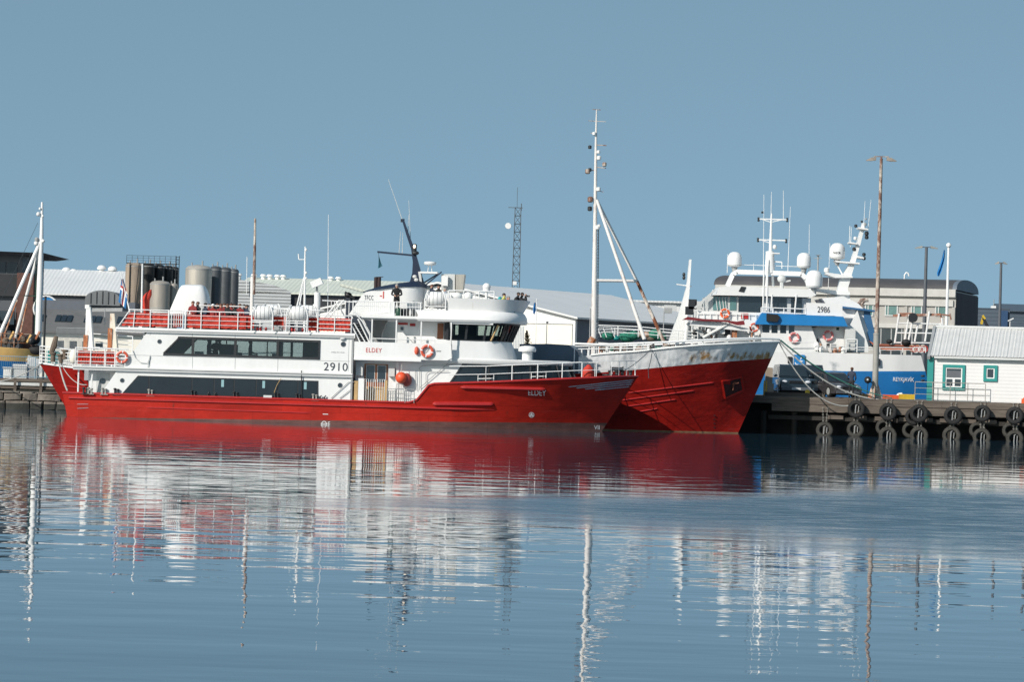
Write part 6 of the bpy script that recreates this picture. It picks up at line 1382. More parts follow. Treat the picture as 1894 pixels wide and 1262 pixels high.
for a, b in (((1412, 500), (1413, 360)), ((1426, 400), (1427, 355)), ((1449, 404), (1449, 352)), ((1457, 505), (1462, 382)), ((1496, 515), (1497, 415)), ((1531, 560), (1535, 450)), ((1345, 505), (1346, 470)), ((1604, 440), (1611, 370)), ((1597, 430), (1600, 372)), ((1573, 457), (1575, 420)), ((1394, 505), (1394, 487))): mb = MB(); mb.tube([B.q(*a, 0), B.q(*b, 0)], [.022, .012], 5); B.part('whip_antenna', mb, RAILW)
mb = MB(); mb.lathe([(.05, -1.2), (.05, .3), (.2, .32), (.05, .36)], tuple(B.q(1513, 482, 0)), 8); mb.bar(B.q(1506, 478, 0), B.q(1520, 478, 0), .04, .04); B.part('wind_sensor', mb, GREY)
mb = MB(); mb.ball(tuple(B.q(1446, 516, -1)), .28, .22, .25); mb.bar(B.q(1452, 521, -1), B.q(1462, 519, -1), .1, .1); mb.tube([B.q(1446, 520, -1), B.q(1446, 534, -1)], .12); B.part('radar', mb, LGREY)
# raked aft mast with its platforms
am = bp_('raked_mast', [(1545, 560), (1553, 520), (1572, 487), (1584, 455), (1596, 412), (1601, 413), (1592, 450), (1580, 493), (1568, 535), (1578, 575)], -.35, .35, WHITE)
for pts in ([(1526, 507), (1530, 504), (1577, 511), (1577, 514), (1545, 514)], [(1505, 537), (1510, 534), (1572, 540), (1572, 546), (1545, 545)], [(1544, 482), (1590, 486), (1590, 489), (1546, 485)], [(1571, 447), (1586, 450), (1586, 452), (1571, 450)], [(1585, 473), (1598, 476), (1598, 479), (1585, 477)], [(1588, 420), (1606, 423), (1606, 426), (1588, 423)]): bp_('mast_platform', pts, -.6, .6, WHITE, am)
mb = MB(); mb.bar(B.q(1545, 484, 0), B.q(1558, 508, 0), .06, .08); mb.tube([B.q(1571, 448, 0), B.q(1572, 418, 0)], .02); B.part('platform_strut', mb, WHITE, am)
for px, py, r, mt in ((1583, 418, .10, DARK), (1603, 432, .13, DARK), (1603, 439, .12, DARK), (1580, 461, .12, DARK), (1598, 471, .11, DARK), (1598, 478, .11, DARK), (1582, 441, .11, WHITE), (1529, 500, .17, WHITE), (1600, 415, .1, GREY), (1597, 420, .12, WHITE), (1594, 410, .07, DARK), (1602, 405, .06, GREY)): mb = MB(); mb.lathe([(r * .5, -r), (r, -r * .6), (r, r * .6), (r * .4, r)], tuple(B.q(px, py, -.3)), 10); B.part('mast_fitting', mb, mt, am)
# foredeck: white derrick mast, knuckle crane, nets and rails
dm = bp_('derrick_mast', [(1237, 632), (1262, 560), (1270, 530), (1275.5, 480), (1279, 480), (1276, 530), (1275, 545), (1265, 632)], -.4, .4, WHITE)
mb = MB(); mb.bar(B.q(1251, 526, 0), B.q(1279, 530, 0), .3, .06)
for px, py in ((1265, 508), (1265, 514), (1273, 537)): mb.m(1).ball(tuple(B.q(px, py, -.2)), .10, .1, .13, 8, 6)
mb.m(0).tube([B.q(1272, 560, -.5), B.q(1268, 625, -.5)], .07); mb.m(2).box(bx(1229, 575, -.5), bx(1243, 575, -.5), -.7, -.2, bz(1236, 580, -.5), bz(1236, 570, -.5)); B.part('derrick_fittings', mb, (WHITE, DARK, GREY), dm)
bp_('crane_jib', [(1275, 602), (1282, 594), (1320, 592), (1370, 605), (1385, 608), (1382, 613), (1340, 609)], -4.0, -3.5, WHITE)
bp_('crane_knuckle', [(1262, 592), (1272, 586), (1300, 590), (1340, 592), (1362, 595), (1376, 593), (1378, 601), (1364, 602), (1345, 596), (1300, 594), (1272, 592)], -4.3, -4.02, mat('dark_red_crane', (.18, .015, .02), .5))
mb = MB(); mb.tube([B.q(1300, 625, -4.0), B.q(1345, 600, -4.0)], .09); mb.tube([B.q(1268, 632, -3.6), B.q(1272, 594, -3.6)], .16, 10); B.part('crane_ram', mb, WHITE2)
mb = MB(); a, b = B.q(1106, 620, -3.3), B.q(1290, 634, -3.6)
rail(mb, [(a.x, -2.4, a.z), (B.q(1180, 628, -3).x, -3.3, b.z + .25), (b.x, -3.8, b.z)], .62, 3, 1.2, .028); rail(mb, [(a.x, 2.4, a.z), (b.x, 3.8, b.z)], .62, 3, 1.2, .025)
for px in (1106, 1116, 1131): mb.tube([B.q(px, 607, -2.6), B.q(px + 6, 624, -2.6)], .03)
mb.tube([(a.x, -2.4, a.z + .75), (a.x, 2.4, a.z + .75)], .03); B.part('foredeck_rail', mb, RAILW)
random.seed(11)
for k, (px, py, r, mt) in enumerate(((1125, 622, .34, GREEN), (1160, 624, .42, GREEN), (1172, 621, .36, GREEN), (1180, 620, .25, RUSTW), (1195, 620, .26, RUSTW), (1213, 619, .42, GREEN), (1222, 624, .3, GREEN), (1205, 626, .25, BROWNC), (1140, 626, .2, TEAL))): c = B.q(px, py, -1.6); mb = MB(); mb.ball((c.x, c.y, c.z), r * 1.25, r, r * .8, 10, 7); B.part('net_bundle', mb, mt)
for k in range(34):
    px = 1270 + random.uniform(0, 125); py = random.uniform(604, 631); c = B.q(px, py, -3.5 + random.uniform(-.3, .3)); mb = MB()
    kk = k % 5
    if kk == 0: mb.tube([c, c + Vector((random.uniform(-.6, .6), 0, random.uniform(.2, .7)))], .05)
    elif kk == 1: mb.box(c.x - .15, c.x + .15, c.y - .15, c.y + .15, c.z - .4, c.z + .2)
    elif kk == 2: mb.ball(tuple(c), .16, .16, .2, 8, 6)
    elif kk == 3: mb.tube([(c.x, c.y, c.z - .8), (c.x, c.y, c.z + .3)], .06)
    else: mb.lathe([(.2, -.15), (.2, -.1), (.1, -.08), (.1, .08), (.2, .1), (.2, .15)], tuple(c), 10, 'x')
    B.part('deck_machinery', mb, (WHITE2, DARK, RAILW, GREY, RUSTW, LGREY, WHITE)[k % 7])
for px, py, r, h_ in ((1281, 563, .25, .6), (1292, 565, .2, .5), (1275, 575, .25, .5)): c = B.q(px, py, -2.6); mb = MB(); mb.box(c.x - r, c.x + r, -2.8, -2.5, c.z - h_ / 2, c.z + h_ / 2); B.part('side_lamp_box', mb, (LGREY, DARK)[px % 2])
mb = MB(); mb.tube([B.q(1290, 580, -3.1), B.q(1410, 583, -3.1)], .025)
for px in range(1290, 1411, 12): mb.tube([B.q(px, 580, -3.1), B.q(px, 590, -3.1)], .025)
B.part('house_rail', mb, RAILW)
lifeb = [(1341, 580, -3.15, .30, 'pale orange ring on the upper house of the blue ship under its windows', (CLO, WHITE)), (1395, 606, -3.7, .28, 'orange lifebuoy at the front corner of the blue ship lower house', (ORANGE_RING, WHITE)), (1469, 625, -3.6, .33, 'faded pink and white lifebuoy below the four windows of the blue ship', (PINKRING, WHITE)), (1532, 621, -3.15, .33, 'faded pink and white lifebuoy in the middle of the blue ship side', (PINKRING, WHITE))]
for a, b, y, r, lab, mts in lifeb: lifebuoy(lab, B.M @ B.q(a, b, y), r * .82, .5, 0, mts)
bb('red_sign', 1371, 580, 1384, 590, -3.05, -3.01, REDP)
mb = MB(); rail(mb, [B.q(1455, 652, -3.95), B.q(1512, 652, -3.95)], .62, 2, 1.3, .022); rail(mb, [B.q(1565, 652, -3.95), B.q(1585, 652, -3.95)], .78, 3, .6, .035); rail(mb, [B.q(1585, 652, -3.95), B.q(1712, 653, -3.95)], .3, 2, 1.5, .025); rail(mb, [B.q(1512, 652, -3.95), B.q(1565, 652, -3.95)], .35, 2, 1.3, .018); B.part('deck_rail', mb, RAILW)
for k in range(14):
    px = 1505 + random.uniform(0, 60); c = B.q(px, random.uniform(638, 650), -3.5); mb = MB(); r = random.uniform(.08, .16)
    mb.lathe([(r, -r * 2), (r * 1.2, 0), (r * .6, r)], tuple(c), 8) if k % 2 else mb.box(c.x - r, c.x + r, c.y - .1, c.y + .1, c.z - r * 1.5, c.z + r); B.part('deck_gear', mb, (DARK, WHITE2, GREY, RUSTW)[k % 4])
# aft deck: trawl doors' frames, orange-brown boat, coils
mb = MB()
for a, b, c_, d in ((1655, 635, 1663, 580), (1673, 632, 1682, 582), (1680, 632, 1687, 598), (1692, 632, 1698, 598), (1711, 632, 1719, 576), (1735, 628, 1740, 598), (1744, 620, 1742, 588)): mb.tube([B.q(a, b, -1.8), B.q(c_, d, -1.8)], .06)
for a, b, c_, d in ((1657, 616, 1736, 617), (1672, 598, 1740, 600), (1662, 598, 1700, 599), (1655, 634, 1730, 635)): mb.tube([B.q(a, b, -1.8), B.q(c_, d, -1.8)], .045)
B.part('stern_frame', mb, RAILW)
mb = MB(); mb.bar(B.q(1652, 584, -1.6), B.q(1740, 582, -1.6), .2, .15); mb.tube([B.q(1663, 580, -1.6), B.q(1690, 580, -1.6)], .04)
for a, b, c_, d in ((1740, 582, 1742, 600), (1757, 580, 1759, 592), (1740, 582, 1757, 584)): mb.tube([B.q(a, b, -1.6), B.q(c_, d, -1.6)], .05)
B.part('rusty_gantry_beam', mb, mat('orange_rust', (.38, .17, .11), .8, var=.35, rust=.4, rustcol=(.5, .45, .4)))
mb = MB(); c = B.q(1688, 588, -1.9); mb.lathe([(.3, -.2), (.3, -.15), (.16, -.12), (.16, .12), (.3, .15), (.3, .2)], tuple(c), 12, 'y'); B.part('net_drum', mb, DARK)
bp_('workboat_hull', [(1607, 630), (1618, 636), (1680, 639), (1700, 642), (1690, 648), (1640, 649), (1618, 642)], -2.8, -1.2, mat('faded_orange_boat', (.50, .14, .07), .6, var=.25))
bp_('workboat_interior', [(1622, 637.5), (1680, 640.5), (1672, 644), (1630, 643)], -2.83, -2.805, mat('boat_dark_orange', (.16, .05, .03), .8))
for px, py, r in ((1676, 634, .3), (1645, 632, .2)): mb = MB(); mb.ball(tuple(B.q(px, py, -2.9)), r, r, r * .7, 10, 6); B.part('black_tarp', mb, BLACK)
for k in range(8): c = B.q(1688 + k * 3.2, 645 + (k % 3), -3.3); mb = MB(); mb.torus(tuple(c), .18, .05, 'y', 12, 5); B.part('rope_coil', mb, (RUSTW, REDP, WHITE2)[k % 3])
for px, py in ((1707, 696), (1707, 704)): mb = MB(); mb.ball(tuple(B.q(px, py, -3.9)), .14, .06, .06); B.part('fairlead', mb, DARK)
# white flagpole with a blue flag, far quay
def flagpole(px, ytop, ybot, Y, label, fl_pts, r, z0=1.75):
    t = T('flagpole', label, 'flagpole', frame_at(px, ybot, Y, z0)); s = t.q(px, ytop, 0).z; mb = MB(); mb.tube([(0, 0, 0), (0, 0, s)], [r, r * .6], 8); mb.ball((0, 0, s + .05), r * 1.4, r * 1.4, r * 1.4, 8, 6); t.part('pole', mb, RAILW)
    t.part('flag', cloth([t.q(a, b, 0) for a, b in fl_pts[0]], [t.q(a, b, 0) for a, b in fl_pts[1]], lambda s, t: 0, None, .08, 8, nv=10), mat('bright_blue_flag', (.01, .16, .42), .8) if 'bright_blue_flag' not in MATS else MATS['bright_blue_flag'])
flagpole(1748, 455, 700, 228, 'white flagpole with a limp blue flag behind the hut', ([(1746, 462), (1742, 480), (1733, 505), (1734, 511)], [(1748, 463), (1747, 480), (1742, 500), (1737, 511)]), .13)
flagpole(990, 556, 650, 232, 'thin flagpole with a small blue flag left of the tall mast', ([(988, 560), (986, 570), (986, 580)], [(991, 560), (991, 572), (989, 582)]), .04)
# ================================================================ left: stone quay, fence and the ochre and blue boat
def at(px, py, Y, z): p = P(px, py, Y); return Vector((p.x, p.y, z))
random.seed(21)
mb = MB(); x0_ = P(-90, 740, 193).x; x1_ = P(330, 740, 193).x; z = -.5; row = 0
while z < .95:
    h_ = random.uniform(.42, .55); x = x0_ - random.random() * .8
    while x < x1_:
        wd = random.uniform(.6, 1.5); j = lambda: random.uniform(-.05, .05); zt__ = min(z + h_, 1.03)
        fr0 = [(x + .04 + j(), 193 + row * .06 + j(), z + .02 + j()), (x + wd - .03 + j(), 193 + row * .06 + j(), z + .02 + j()), (x + wd - .03 + j(), 193.05 + row * .06 + j(), zt__ + j() * .5), (x + .04 + j(), 193.05 + row * .06 + j(), zt__ + j() * .5)]
        bk = [(a, 194.2, c) for a, b, c in fr0]; cen = Vector((x + wd / 2, 192.88 + row * .06, (z + zt__) / 2))
        ins = [tuple(Vector(p).lerp(cen, .22) - Vector((0, .05, 0))) for p in fr0]
        mb.rings([bk, fr0, ins]); x += wd
    z += h_; row += 1
single('stone_quay_wall', mb, STONE, 'rough stone block quay wall low at the left by the whaler stern', 'quay wall')
mb = MB(); mb.box(x0_, x1_, 194.25, 199, -1, .98); single('quay_fill', mb, CONC, None, None, kind='structure')
LQ = T('timber_walkway', 'grey timber walkway of stacked planks above the stone quay wall', 'walkway', (x0_, 194.6, .98))
for k, (z0, z1, y) in enumerate(((0, .16, -.3), (.22, .36, -.15), (.42, .60, -.1), (.66, .84, 0))): mb = MB(); mb.box(0, x1_ - x0_, y, y + .3, z0, z1); LQ.part('plank', mb, (STONE, PIERW, LGREY, PIERW)[k])
mb = MB(); mb.box(0, x1_ - x0_, .1, 3.5, -.02, .78); LQ.part('walkway_bed', mb, mat('walkway_bed', (.09, .085, .08), .9))
x = .4
while x < x1_ - x0_: mb = MB(); mb.box(x, x + .16, -.36, -.31, 0, .86); LQ.part('post', mb, PIERW); x += 1.55
FN = T('railing_fence', 'pale blue steel fence with thin bars on the left quay', 'fence', (x0_, 195.4, 1.8))
Lf = x1_ - x0_; hb_ = P(40, 660, 195.4).z - 1.8; x = 0; k = 0
blu = mat('pale_blue_steel', (.22, .34, .42), .5, var=.1)
while x < Lf:
    mb = MB(); mb.tube([(x, 0, hb_), (x + 2.3, 0, hb_)], .022); mb.tube([(x, 0, .12), (x + 2.3, 0, .12)], .02)
    mb.tube([(x, 0, 0), (x, 0, hb_ + .03)], .03)
    for i in range(1, 19): mb.tube([(x + i * .121, 0, .12), (x + i * .121, 0, hb_)], .008, 4)
    FN.part('fence_panel', mb, blu); x += 2.3
for k, (px, py, w_, h_, mt) in enumerate(((38, 692, .8, .9, LGREY), (15, 690, .5, .7, WHITE2), (62, 694, .5, .8, GREY), (128, 690, .7, .8, CREAM))):
    p = at(px, py, 196.6, 1.78); mb = MB(); mb.box(-w_ / 2, w_ / 2, -.3, .3, 0, h_ * .82); mb.box(-w_ / 2 - .04, w_ / 2 + .04, -.34, .34, h_ * .84, h_); mb.box(-w_ / 2 + .08, w_ / 2 - .08, -.32, -.305, .1, h_ * .7)
    single('fish_box', mb, mt, ['large light grey box behind the blue fence', 'small white box at the left end behind the blue fence', 'grey box behind the fence nearest the whaler', 'cream box behind the whaler stern rail'][k], 'box', loc=p)
OB = T('fishing_boat', 'wooden boat with ochre and blue hull and white mast at the left edge', 'boat', (P(-60, 680, 204).x, 204, 0))
obx = lambda a, b, y=0: OB.q(a, b, y).x
oh = Hull(obx(-230, 690, 0), obx(74, 690, 0) - .6, None, [(0, .8), (.2, 2.0), (.7, 2.0), (.9, .9), (1, .03)], [(0, 1.6), (.2, 2.1), (.7, 2.1), (.88, 1.4), (.96, .7), (1, .08)], 3.8, lambda z: .6 * z / 3.5, lambda z: 0, 1.2)
oz = lambda a, b: OB.q(a, b, -1.8).z
osh = lambda u: 3.25 + .0 + (oz(60, 655) - 3.25) * 0 + lerp_tab([(0, .2), (.6, .0), (1, -.05)], u); oU = [i / 30 for i in range(31)]
zA = oz(20, 640); zB = oz(20, 662)
ob1 = OB.part('lower_hull', weld(oh.shell(oU, lambda u: -.6, lambda u: zB - .25 * u, 8)), BLUE)
OB.part('upper_hull', weld(oh.shell(oU, lambda u: zB - .25 * u, lambda u: zA - .5 * max(0, u - .6), 4)), OCHRE)
OB.part('deck', oh.deck(oU, lambda u: zA - .45), BROWNC)
mb = MB(); mb.bar(OB.q(52, 668, -.5), OB.q(74, 690, -.2), .5, .5); mb.bar(OB.q(50, 662, -.6), OB.q(78, 672, -.3), .3, .35); OB.part('white_stem_band', mb, WHITE)
mb = MB(); rail(mb, [(oh.X(u, zA), -oh.hb(u, zA) + .1, zA - .1 * u) for u in (.3, .45, .6, .75, .88, .97)], .85, 3, 1.0, .025); OB.part('rail', mb, RUSTW)
mb = MB(); mb.tube([OB.q(70, 645, 0), OB.q(74, 520, 0), OB.q(77, 430, 0), OB.q(78, 374, 0)], [.22, .20, .12, .07], 12); om = OB.part('pole_mast', mb, WHITE)
mb = MB(); mb.tube([OB.q(75, 446, 0), OB.q(-2, 622, -1)], .11, 8); OB.part('mast_strut', mb, WHITE); mb = MB(); mb.tube([OB.q(75, 452, 0), OB.q(28, 625, 1)], .10, 8); OB.part('mast_strut', mb, WHITE)
mb = MB(); mb.tube([OB.q(32, 555, .5), OB.q(6, 625, .5)], .05); mb.tube([OB.q(50, 562, .5), OB.q(38, 615, .5)], .05); OB.part('derrick_boom', mb, RUSTW)
mb = MB(); mb.tube([OB.q(67, 450, .1), OB.q(64, 640, .1)], .03); mb.bar(OB.q(44, 547, 0), OB.q(74, 548, 0), .05, .06); OB.part('mast_ladder', mb, DGREEN, om)
for px, py, r in ((71, 396, .13), (74, 386, .08), (68, 443, .14), (80, 446, .10), (79, 400, .08), (67, 450, .14)): mb = MB(); mb.lathe([(r * .5, -r), (r, -r * .5), (r, r * .5), (r * .4, r)], tuple(OB.q(px, py, -.1)), 10); OB.part('mast_fitting', mb, (WHITE, GREY)[py % 2], om)
mb = MB(); mb.tube([OB.q(70, 412, 0), OB.q(0, 560, 1)], .012, 4); mb.tube([OB.q(60, 464, 0), OB.q(30, 520, 1)], .012, 4); OB.part('stay', mb, ROPED, om)
for k in range(9): mb = MB(); c = OB.q(2 + k * 8, 634 - (k % 3) * 3, -.8); mb.ball(tuple(c), .22, .2, .26, 8, 6) if k % 2 else mb.tube([c, c + Vector((.25, 0, .5))], .08); OB.part('deck_gear', mb, (RUSTW, BROWNC, OCHRE, DARK)[k % 4])
mb = MB(); mb.ball(tuple(OB.q(60, 628, -.5)), .5, .4, .35); mb.ball(tuple(OB.q(67, 648, -.5)), .5, .3, .3); OB.part('black_tarp', mb, BLACK)
mb = MB(); mb.tube([(0, 0, 0), (0, 0, P(80, 548, 196.2).z - 1.78)], .07, 8); single('mooring_pole', mb, DARK, 'thin black pole standing left of the whaler stern rail', 'pole', loc=at(80, 690, 196.2, 1.78))

# ================================================================ buildings behind
def vent(px, py, Y, label, s=1.0, mt=None):
    c = P(px, py, Y); mb = MB(); mb.lathe([(.25 * s, -.6), (.25 * s, 0), (.45 * s, .02), (.5 * s, .15), (.35 * s, .35), (.1, .42)], (0, 0, 0), 12); return mb, c
def house(t, L_, D, h, rise, wm, rm, over=.35, parts=True, flat=False, z0=0.0):
    mb = MB(); mb.box(0, L_, 0, D, z0, h); w0 = t.part('wall', mb, wm)
    if flat: mb = MB(); mb.box(-over, L_ + over, -over, D + over, h, h + rise); return w0, t.part('roof', mb, rm)
    mb = MB(); mb.prism([(.01, h), (D - .01, h), (D / 2, h + rise - .06)], .01, .15, 'x'); mb.prism([(.01, h), (D - .01, h), (D / 2, h + rise - .06)], L_ - .15, L_ - .01, 'x'); t.part('gable_wall', mb, wm)
    sl3 = rise / (D / 2); mb = MB()
    for y0, y1 in ((-over, D / 2), (D + over, D / 2)): mb.rings([[(-over, y0, h - over * sl3), (L_ + over, y0, h - over * sl3), (L_ + over, y0, h - over * sl3 + .15), (-over, y0, h - over * sl3 + .15)], [(-over, y1, h + rise), (L_ + over, y1, h + rise), (L_ + over, y1, h + rise + .15), (-over, y1, h + rise + .15)]])
    return w0, t.part('roof', mb, rm)
GZ = 1.75
def building(name, label, px, py, Y, rz, cat='building'): return T(name, label, cat, at(px, py, Y, GZ), rz)
# modern building at the left edge: dark glass, wide flat roof
t = building('glass_fronted_building', 'dark glass fronted building with a wide thin flat roof at the left edge', -170, 650, 262, 0)
Lm = t.q(40, 550, 0).x; zr = t.q(20, 472, 0).z; zg = t.q(20, 505, 0).z
mb = MB(); mb.box(0, Lm, 0, 12, 0, zr - 0); w0 = t.part('wall', mb, DGREY)
mb = MB(); mb.rings([[(-1, -1.6, zr), (Lm + .9, -1.6, zr), (Lm + .9, 13, zr), (-1, 13, zr)], [(-1.2, -2, zr + .32), (Lm + 2.0, -2, zr + .18), (Lm + 2.0, 13, zr + .18), (-1.2, 13, zr + .32)]]); t.part('roof', mb, mat('roof_soffit', (.14, .16, .19), .6))
k = 0; x = .2
while x < Lm - .6:
    mb = MB(); mb.box(x, x + .85, -.06, -.01, zg, zr - .6); t.part('window', mb, GLASSB, w0); x += .95
mb = MB(); mb.box(0, Lm, -.4, -.02, zg - 1.9, zg - .1); t.part('balcony', mb, DARK); 
mb = MB(); 
for i in range(12): mb.box(t.q(0, 530, 0).x - 2 + i * .35, t.q(0, 530, 0).x - 2 + i * .35 + .3, -3, -.1, 0, zg - 2.2 - i * .28)
t.part('stair_block', mb, mat('dark_stair', (.05, .055, .06), .8))
mb = MB(); bx0, bx1 = t.q(30, 560, -1).x, t.q(61, 560, -1).x; mb.box(bx0, bx1, -1, 3, 0, t.q(45, 505, -1).z); t.part('brick_tower', mb, BRICK)
for k in range(3): mb = MB(); mb.box(bx0 - 1.4, bx0 - .1, -1.2, -.8, .8 + k * 1.6, 1.9 + k * 1.6); t.part('dark_bay', mb, GLASSD)
# big pale roofed warehouse, left
t = building('warehouse', 'long low warehouse with a pale grey roof behind the left boat', 20, 650, 292, 0)
h_ = t.q(130, 545, 0).z; Lw = t.q(232, 550, 0).x; r_ = t.q(130, 502, 9).z - h_
w0, rf_ = house(t, Lw, 18, h_, r_, DGREY, WARER)
for px, py in ((123, 503), (136, 506), (188, 499), (208, 501)): mb, c = vent(px, py, 301, '', .9); c = t.I @ c; mb.v = [v + c for v in mb.v]; t.part('roof_vent', mb, WHITE, rf_)
t = building('grey_shed', 'dark grey flat topped shed with a small arched roof behind the whaler stern', 76, 650, 240, 0)
hh_ = t.q(120, 556, 0).z; ll = t.q(250, 560, 0).x; mb = MB(); mb.box(0, ll, 0, 8, 0, hh_); t.part('wall', mb, mat('slate_grey_panel', (.11, .125, .15), .6))
p0, p1 = t.q(157, 560, -.6), t.q(222, 562, -.6); cx_ = (p0.x + p1.x) / 2; rw = (p1.x - p0.x) / 2; zt1 = t.q(190, 537, -.6).z; zb1 = hh_ - .1
arc = [(cx_ + rw * math.cos(a), zb1 + .25 + (zt1 - zb1 - .25) * math.sin(a)) for a in [math.pi * i / 16 for i in range(17)]]
mb = MB(); mb.prism([(cx_ + rw, zb1 - .2)] + arc + [(cx_ - rw, zb1 - .2)], -.6, 6); ar = t.part('arched_roof', mb, mat('weathered_arch_sheet', (.17, .18, .19), .6, var=.2, stretch=(1, 1, .2)))
for i in range(1, 6): mb = MB(); x = cx_ - rw + rw * 2 * i / 6; mb.box(x - .03, x + .03, -.64, -.605, zb1 - .1, zb1 + .2 + (zt1 - zb1 - .25) * math.sqrt(max(0, 1 - ((x - cx_) / rw) ** 2)) * .95); t.part('seam', mb, DARK, ar)
mb = MB(); mb.torus(tuple(t.q(85, 571, 8.4)), .95, .07, 'y', 24, 6); mb.m(1).lathe([(.92, -.02), (.92, .02)], tuple(t.q(85, 571, 8.45)), 24, 'y'); t.part('round_sign', mb, (WHITE, BLUEP))
t = building('low_house', 'low white walled house with a dark slate roof and skylights behind the whaler stern', 74, 660, 226, 0)
he = t.q(160, 614, 0).z; lh = t.q(262, 620, 0).x; rs_ = t.q(160, 578, 3.2).z - he
w0, rf_ = house(t, lh, 6.4, he, rs_, CREAM, SLATE)
for a, b, n in ((102, 134, 3), (155, 188, 3), (216, 240, 2), (76, 84, 1)):
    for i in range(n):
        xa__ = t.q(a + (b - a) * i / n, 588, 1.5).x; xb__ = t.q(a + (b - a) * (i + 1) / n, 588, 1.5).x; s_ = rs_ / 3.2; y0 = 1.1; y1 = 2.1
        mb = MB(); mb.rings([[(xa__ + .03, y0, he + y0 * s_ + .17), (xb__ - .03, y0, he + y0 * s_ + .17), (xb__ - .03, y1, he + y1 * s_ + .17), (xa__ + .03, y1, he + y1 * s_ + .17)], [(xa__ + .03, y0, he + y0 * s_ + .24), (xb__ - .03, y0, he + y0 * s_ + .24), (xb__ - .03, y1, he + y1 * s_ + .24), (xa__ + .03, y1, he + y1 * s_ + .24)]]); t.part('skylight', mb, GLASSB, rf_)
mb = MB(); mb.box(t.q(100, 640, -.1).x, t.q(110, 640, -.1).x, -.05, -.005, 0, 1.9); mb.box(t.q(86, 640, -.1).x, t.q(94, 640, -.1).x, -.05, -.005, .0, 1.9); t.part('teal_door', mb, TEAL, w0)
for k in range(5): mb = MB(); x = t.q(104 + k * 24, 636, -.1).x; mb.box(x, x + .5, -.04, -.005, 2.1, 2.6); t.part('window', mb, GLASSD, w0)
FB = T('security_fence', 'tall grey bar fence before the low white house, seen above the whaler stern', 'fence', at(104, 660, 222, GZ)); L_ = FB.q(160, 640, 0).x; hh2 = FB.q(130, 607, 0).z
mb = MB(); mb.tube([(0, 0, hh2), (L_, 0, hh2)], .03); mb.tube([(0, 0, .3), (L_, 0, .3)], .03)
for i in range(26): mb.tube([(L_ * i / 25, 0, 0), (L_ * i / 25, 0, hh2)], .018, 4)
FB.part('bars', mb, GREY)
# silos and tanks
def tank(px0, px1, ytop, Y, mt, label, ribs=3, dome=.35, rail_=False):
    pc = (px0 + px1) / 2; c = at(pc, 640, Y, GZ); r = (P(px1, 560, Y).x - P(px0, 560, Y).x) / 2; h_ = P(pc, ytop, Y).z - GZ
    t = T('storage_tank', label, 'tank', c, group='storage tanks behind the nearest ship'); mb = MB(); mb.lathe([(r, 0), (r, h_ - dome)], (0, 0, 0), 28); b_ = t.part('shell', mb, mt)
    mb = MB(); mb.lathe([(r * 1.01, h_ - dome), (r * .8, h_ - dome * .35), (r * .2, h_)], (0, 0, 0), 28); t.part('lid', mb, mt); mb = MB()
    for i in range(ribs): z = (h_ - dome) * (i + 1) / (ribs + .02) - .03; mb.lathe([(r * 1.012, z), (r * 1.012, z + .05)], (0, 0, 0), 28)
    t.part('weld_band', mb, GREY, b_); mb = MB(); mb.tube([(r * .3, -r * .3, h_ - dome * .6), (r * .3, -r * .3, h_ + .3)], .06); mb.tube([(-r * .5, -r * .2, h_ - dome * .6), (-r * .5, -r * .2, h_ + .15)], .05); t.part('valve', mb, GREY)
    return t, r, h_
t, r, h_ = tank(228, 262, 486, 243, CONC, 'tall tan concrete silo at the left of the tank group', 2, .2)
mb = MB(); mb.tube([(-r * .4, -r - .03, 0), (-r * .4, -r - .03, h_)], .04); mb.tube([(r * .6, -r, h_), (-r * .1, -r - .1, h_ * .3)], .03); t.part('pipe', mb, DARK)
for k, (a, b) in enumerate(((258, 282), (279, 300), (298, 316), (312, 326))):
    t, r, h_ = tank(a, b, 487 + k * 2, 246 + k * .8, mat('black_tank_steel', (.035, .035, .035), .5, metal=.4, var=.3) if k == 0 else MATS['black_tank_steel'], 'black tank, number %s from the left behind the tan silo, under the roof railing' % ['one', 'two', 'three', 'four'][k], 2, .15)
RW = T('roof_railing', 'thin dark service walkway railing on top of the black tanks', 'railing', at(278, 487, 244, P(278, 487, 244).z)); a = RW.q(234, 486, 0); b = RW.q(326, 488, 0)
mb = MB(); rail(mb, [(a.x, 0, 0), (b.x, 0, 0)], .55, 3, .42, .014); rail(mb, [(b.x, -.4, -.2), (b.x + .25, -.4, -.2)], .7, 4, .3, .02); RW.part('bars', mb, DARK)
mb = MB(); mb.box(a.x, b.x, -.2, .6, -.06, -.01); RW.part('walkway', mb, DARK)
mb = MB(); mb.tube([(b.x, -.3, -3.6), (b.x, -.3, .6)], .03); mb.tube([(b.x + .25, -.3, -3.6), (b.x + .25, -.3, .6)], .03); [mb.tube([(b.x, -.3, -3.6 + i * .3), (b.x + .25, -.3, -3.6 + i * .3)], .015) for i in range(14)]; RW.part('ladder', mb, DARK)
tank(274, 312, 519, 240, STEELD, 'short steel tank with three bands before the black tanks', 4, .25)
tank(310, 326, 524, 240.5, STEELD, 'short narrow steel tank right of the banded one', 3, .2)
tank(339, 388, 490, 242, STEEL, 'wide bright steel tank right of the funnel', 3, .3)
for k, (a, b, y, Y) in enumerate(((384, 406, 492, 244), (402, 424, 494, 246), (420, 438, 497, 248))): tank(a, b, y, Y, mat('grey_blue_tank', (.10, .11, .12), .5, metal=.4, var=.2) if k == 0 else MATS['grey_blue_tank'], ('dark grey tank directly right of the bright steel tank', 'dark grey tank in the middle of the right row', 'rightmost dark grey tank of the row')[k], 2, .2)
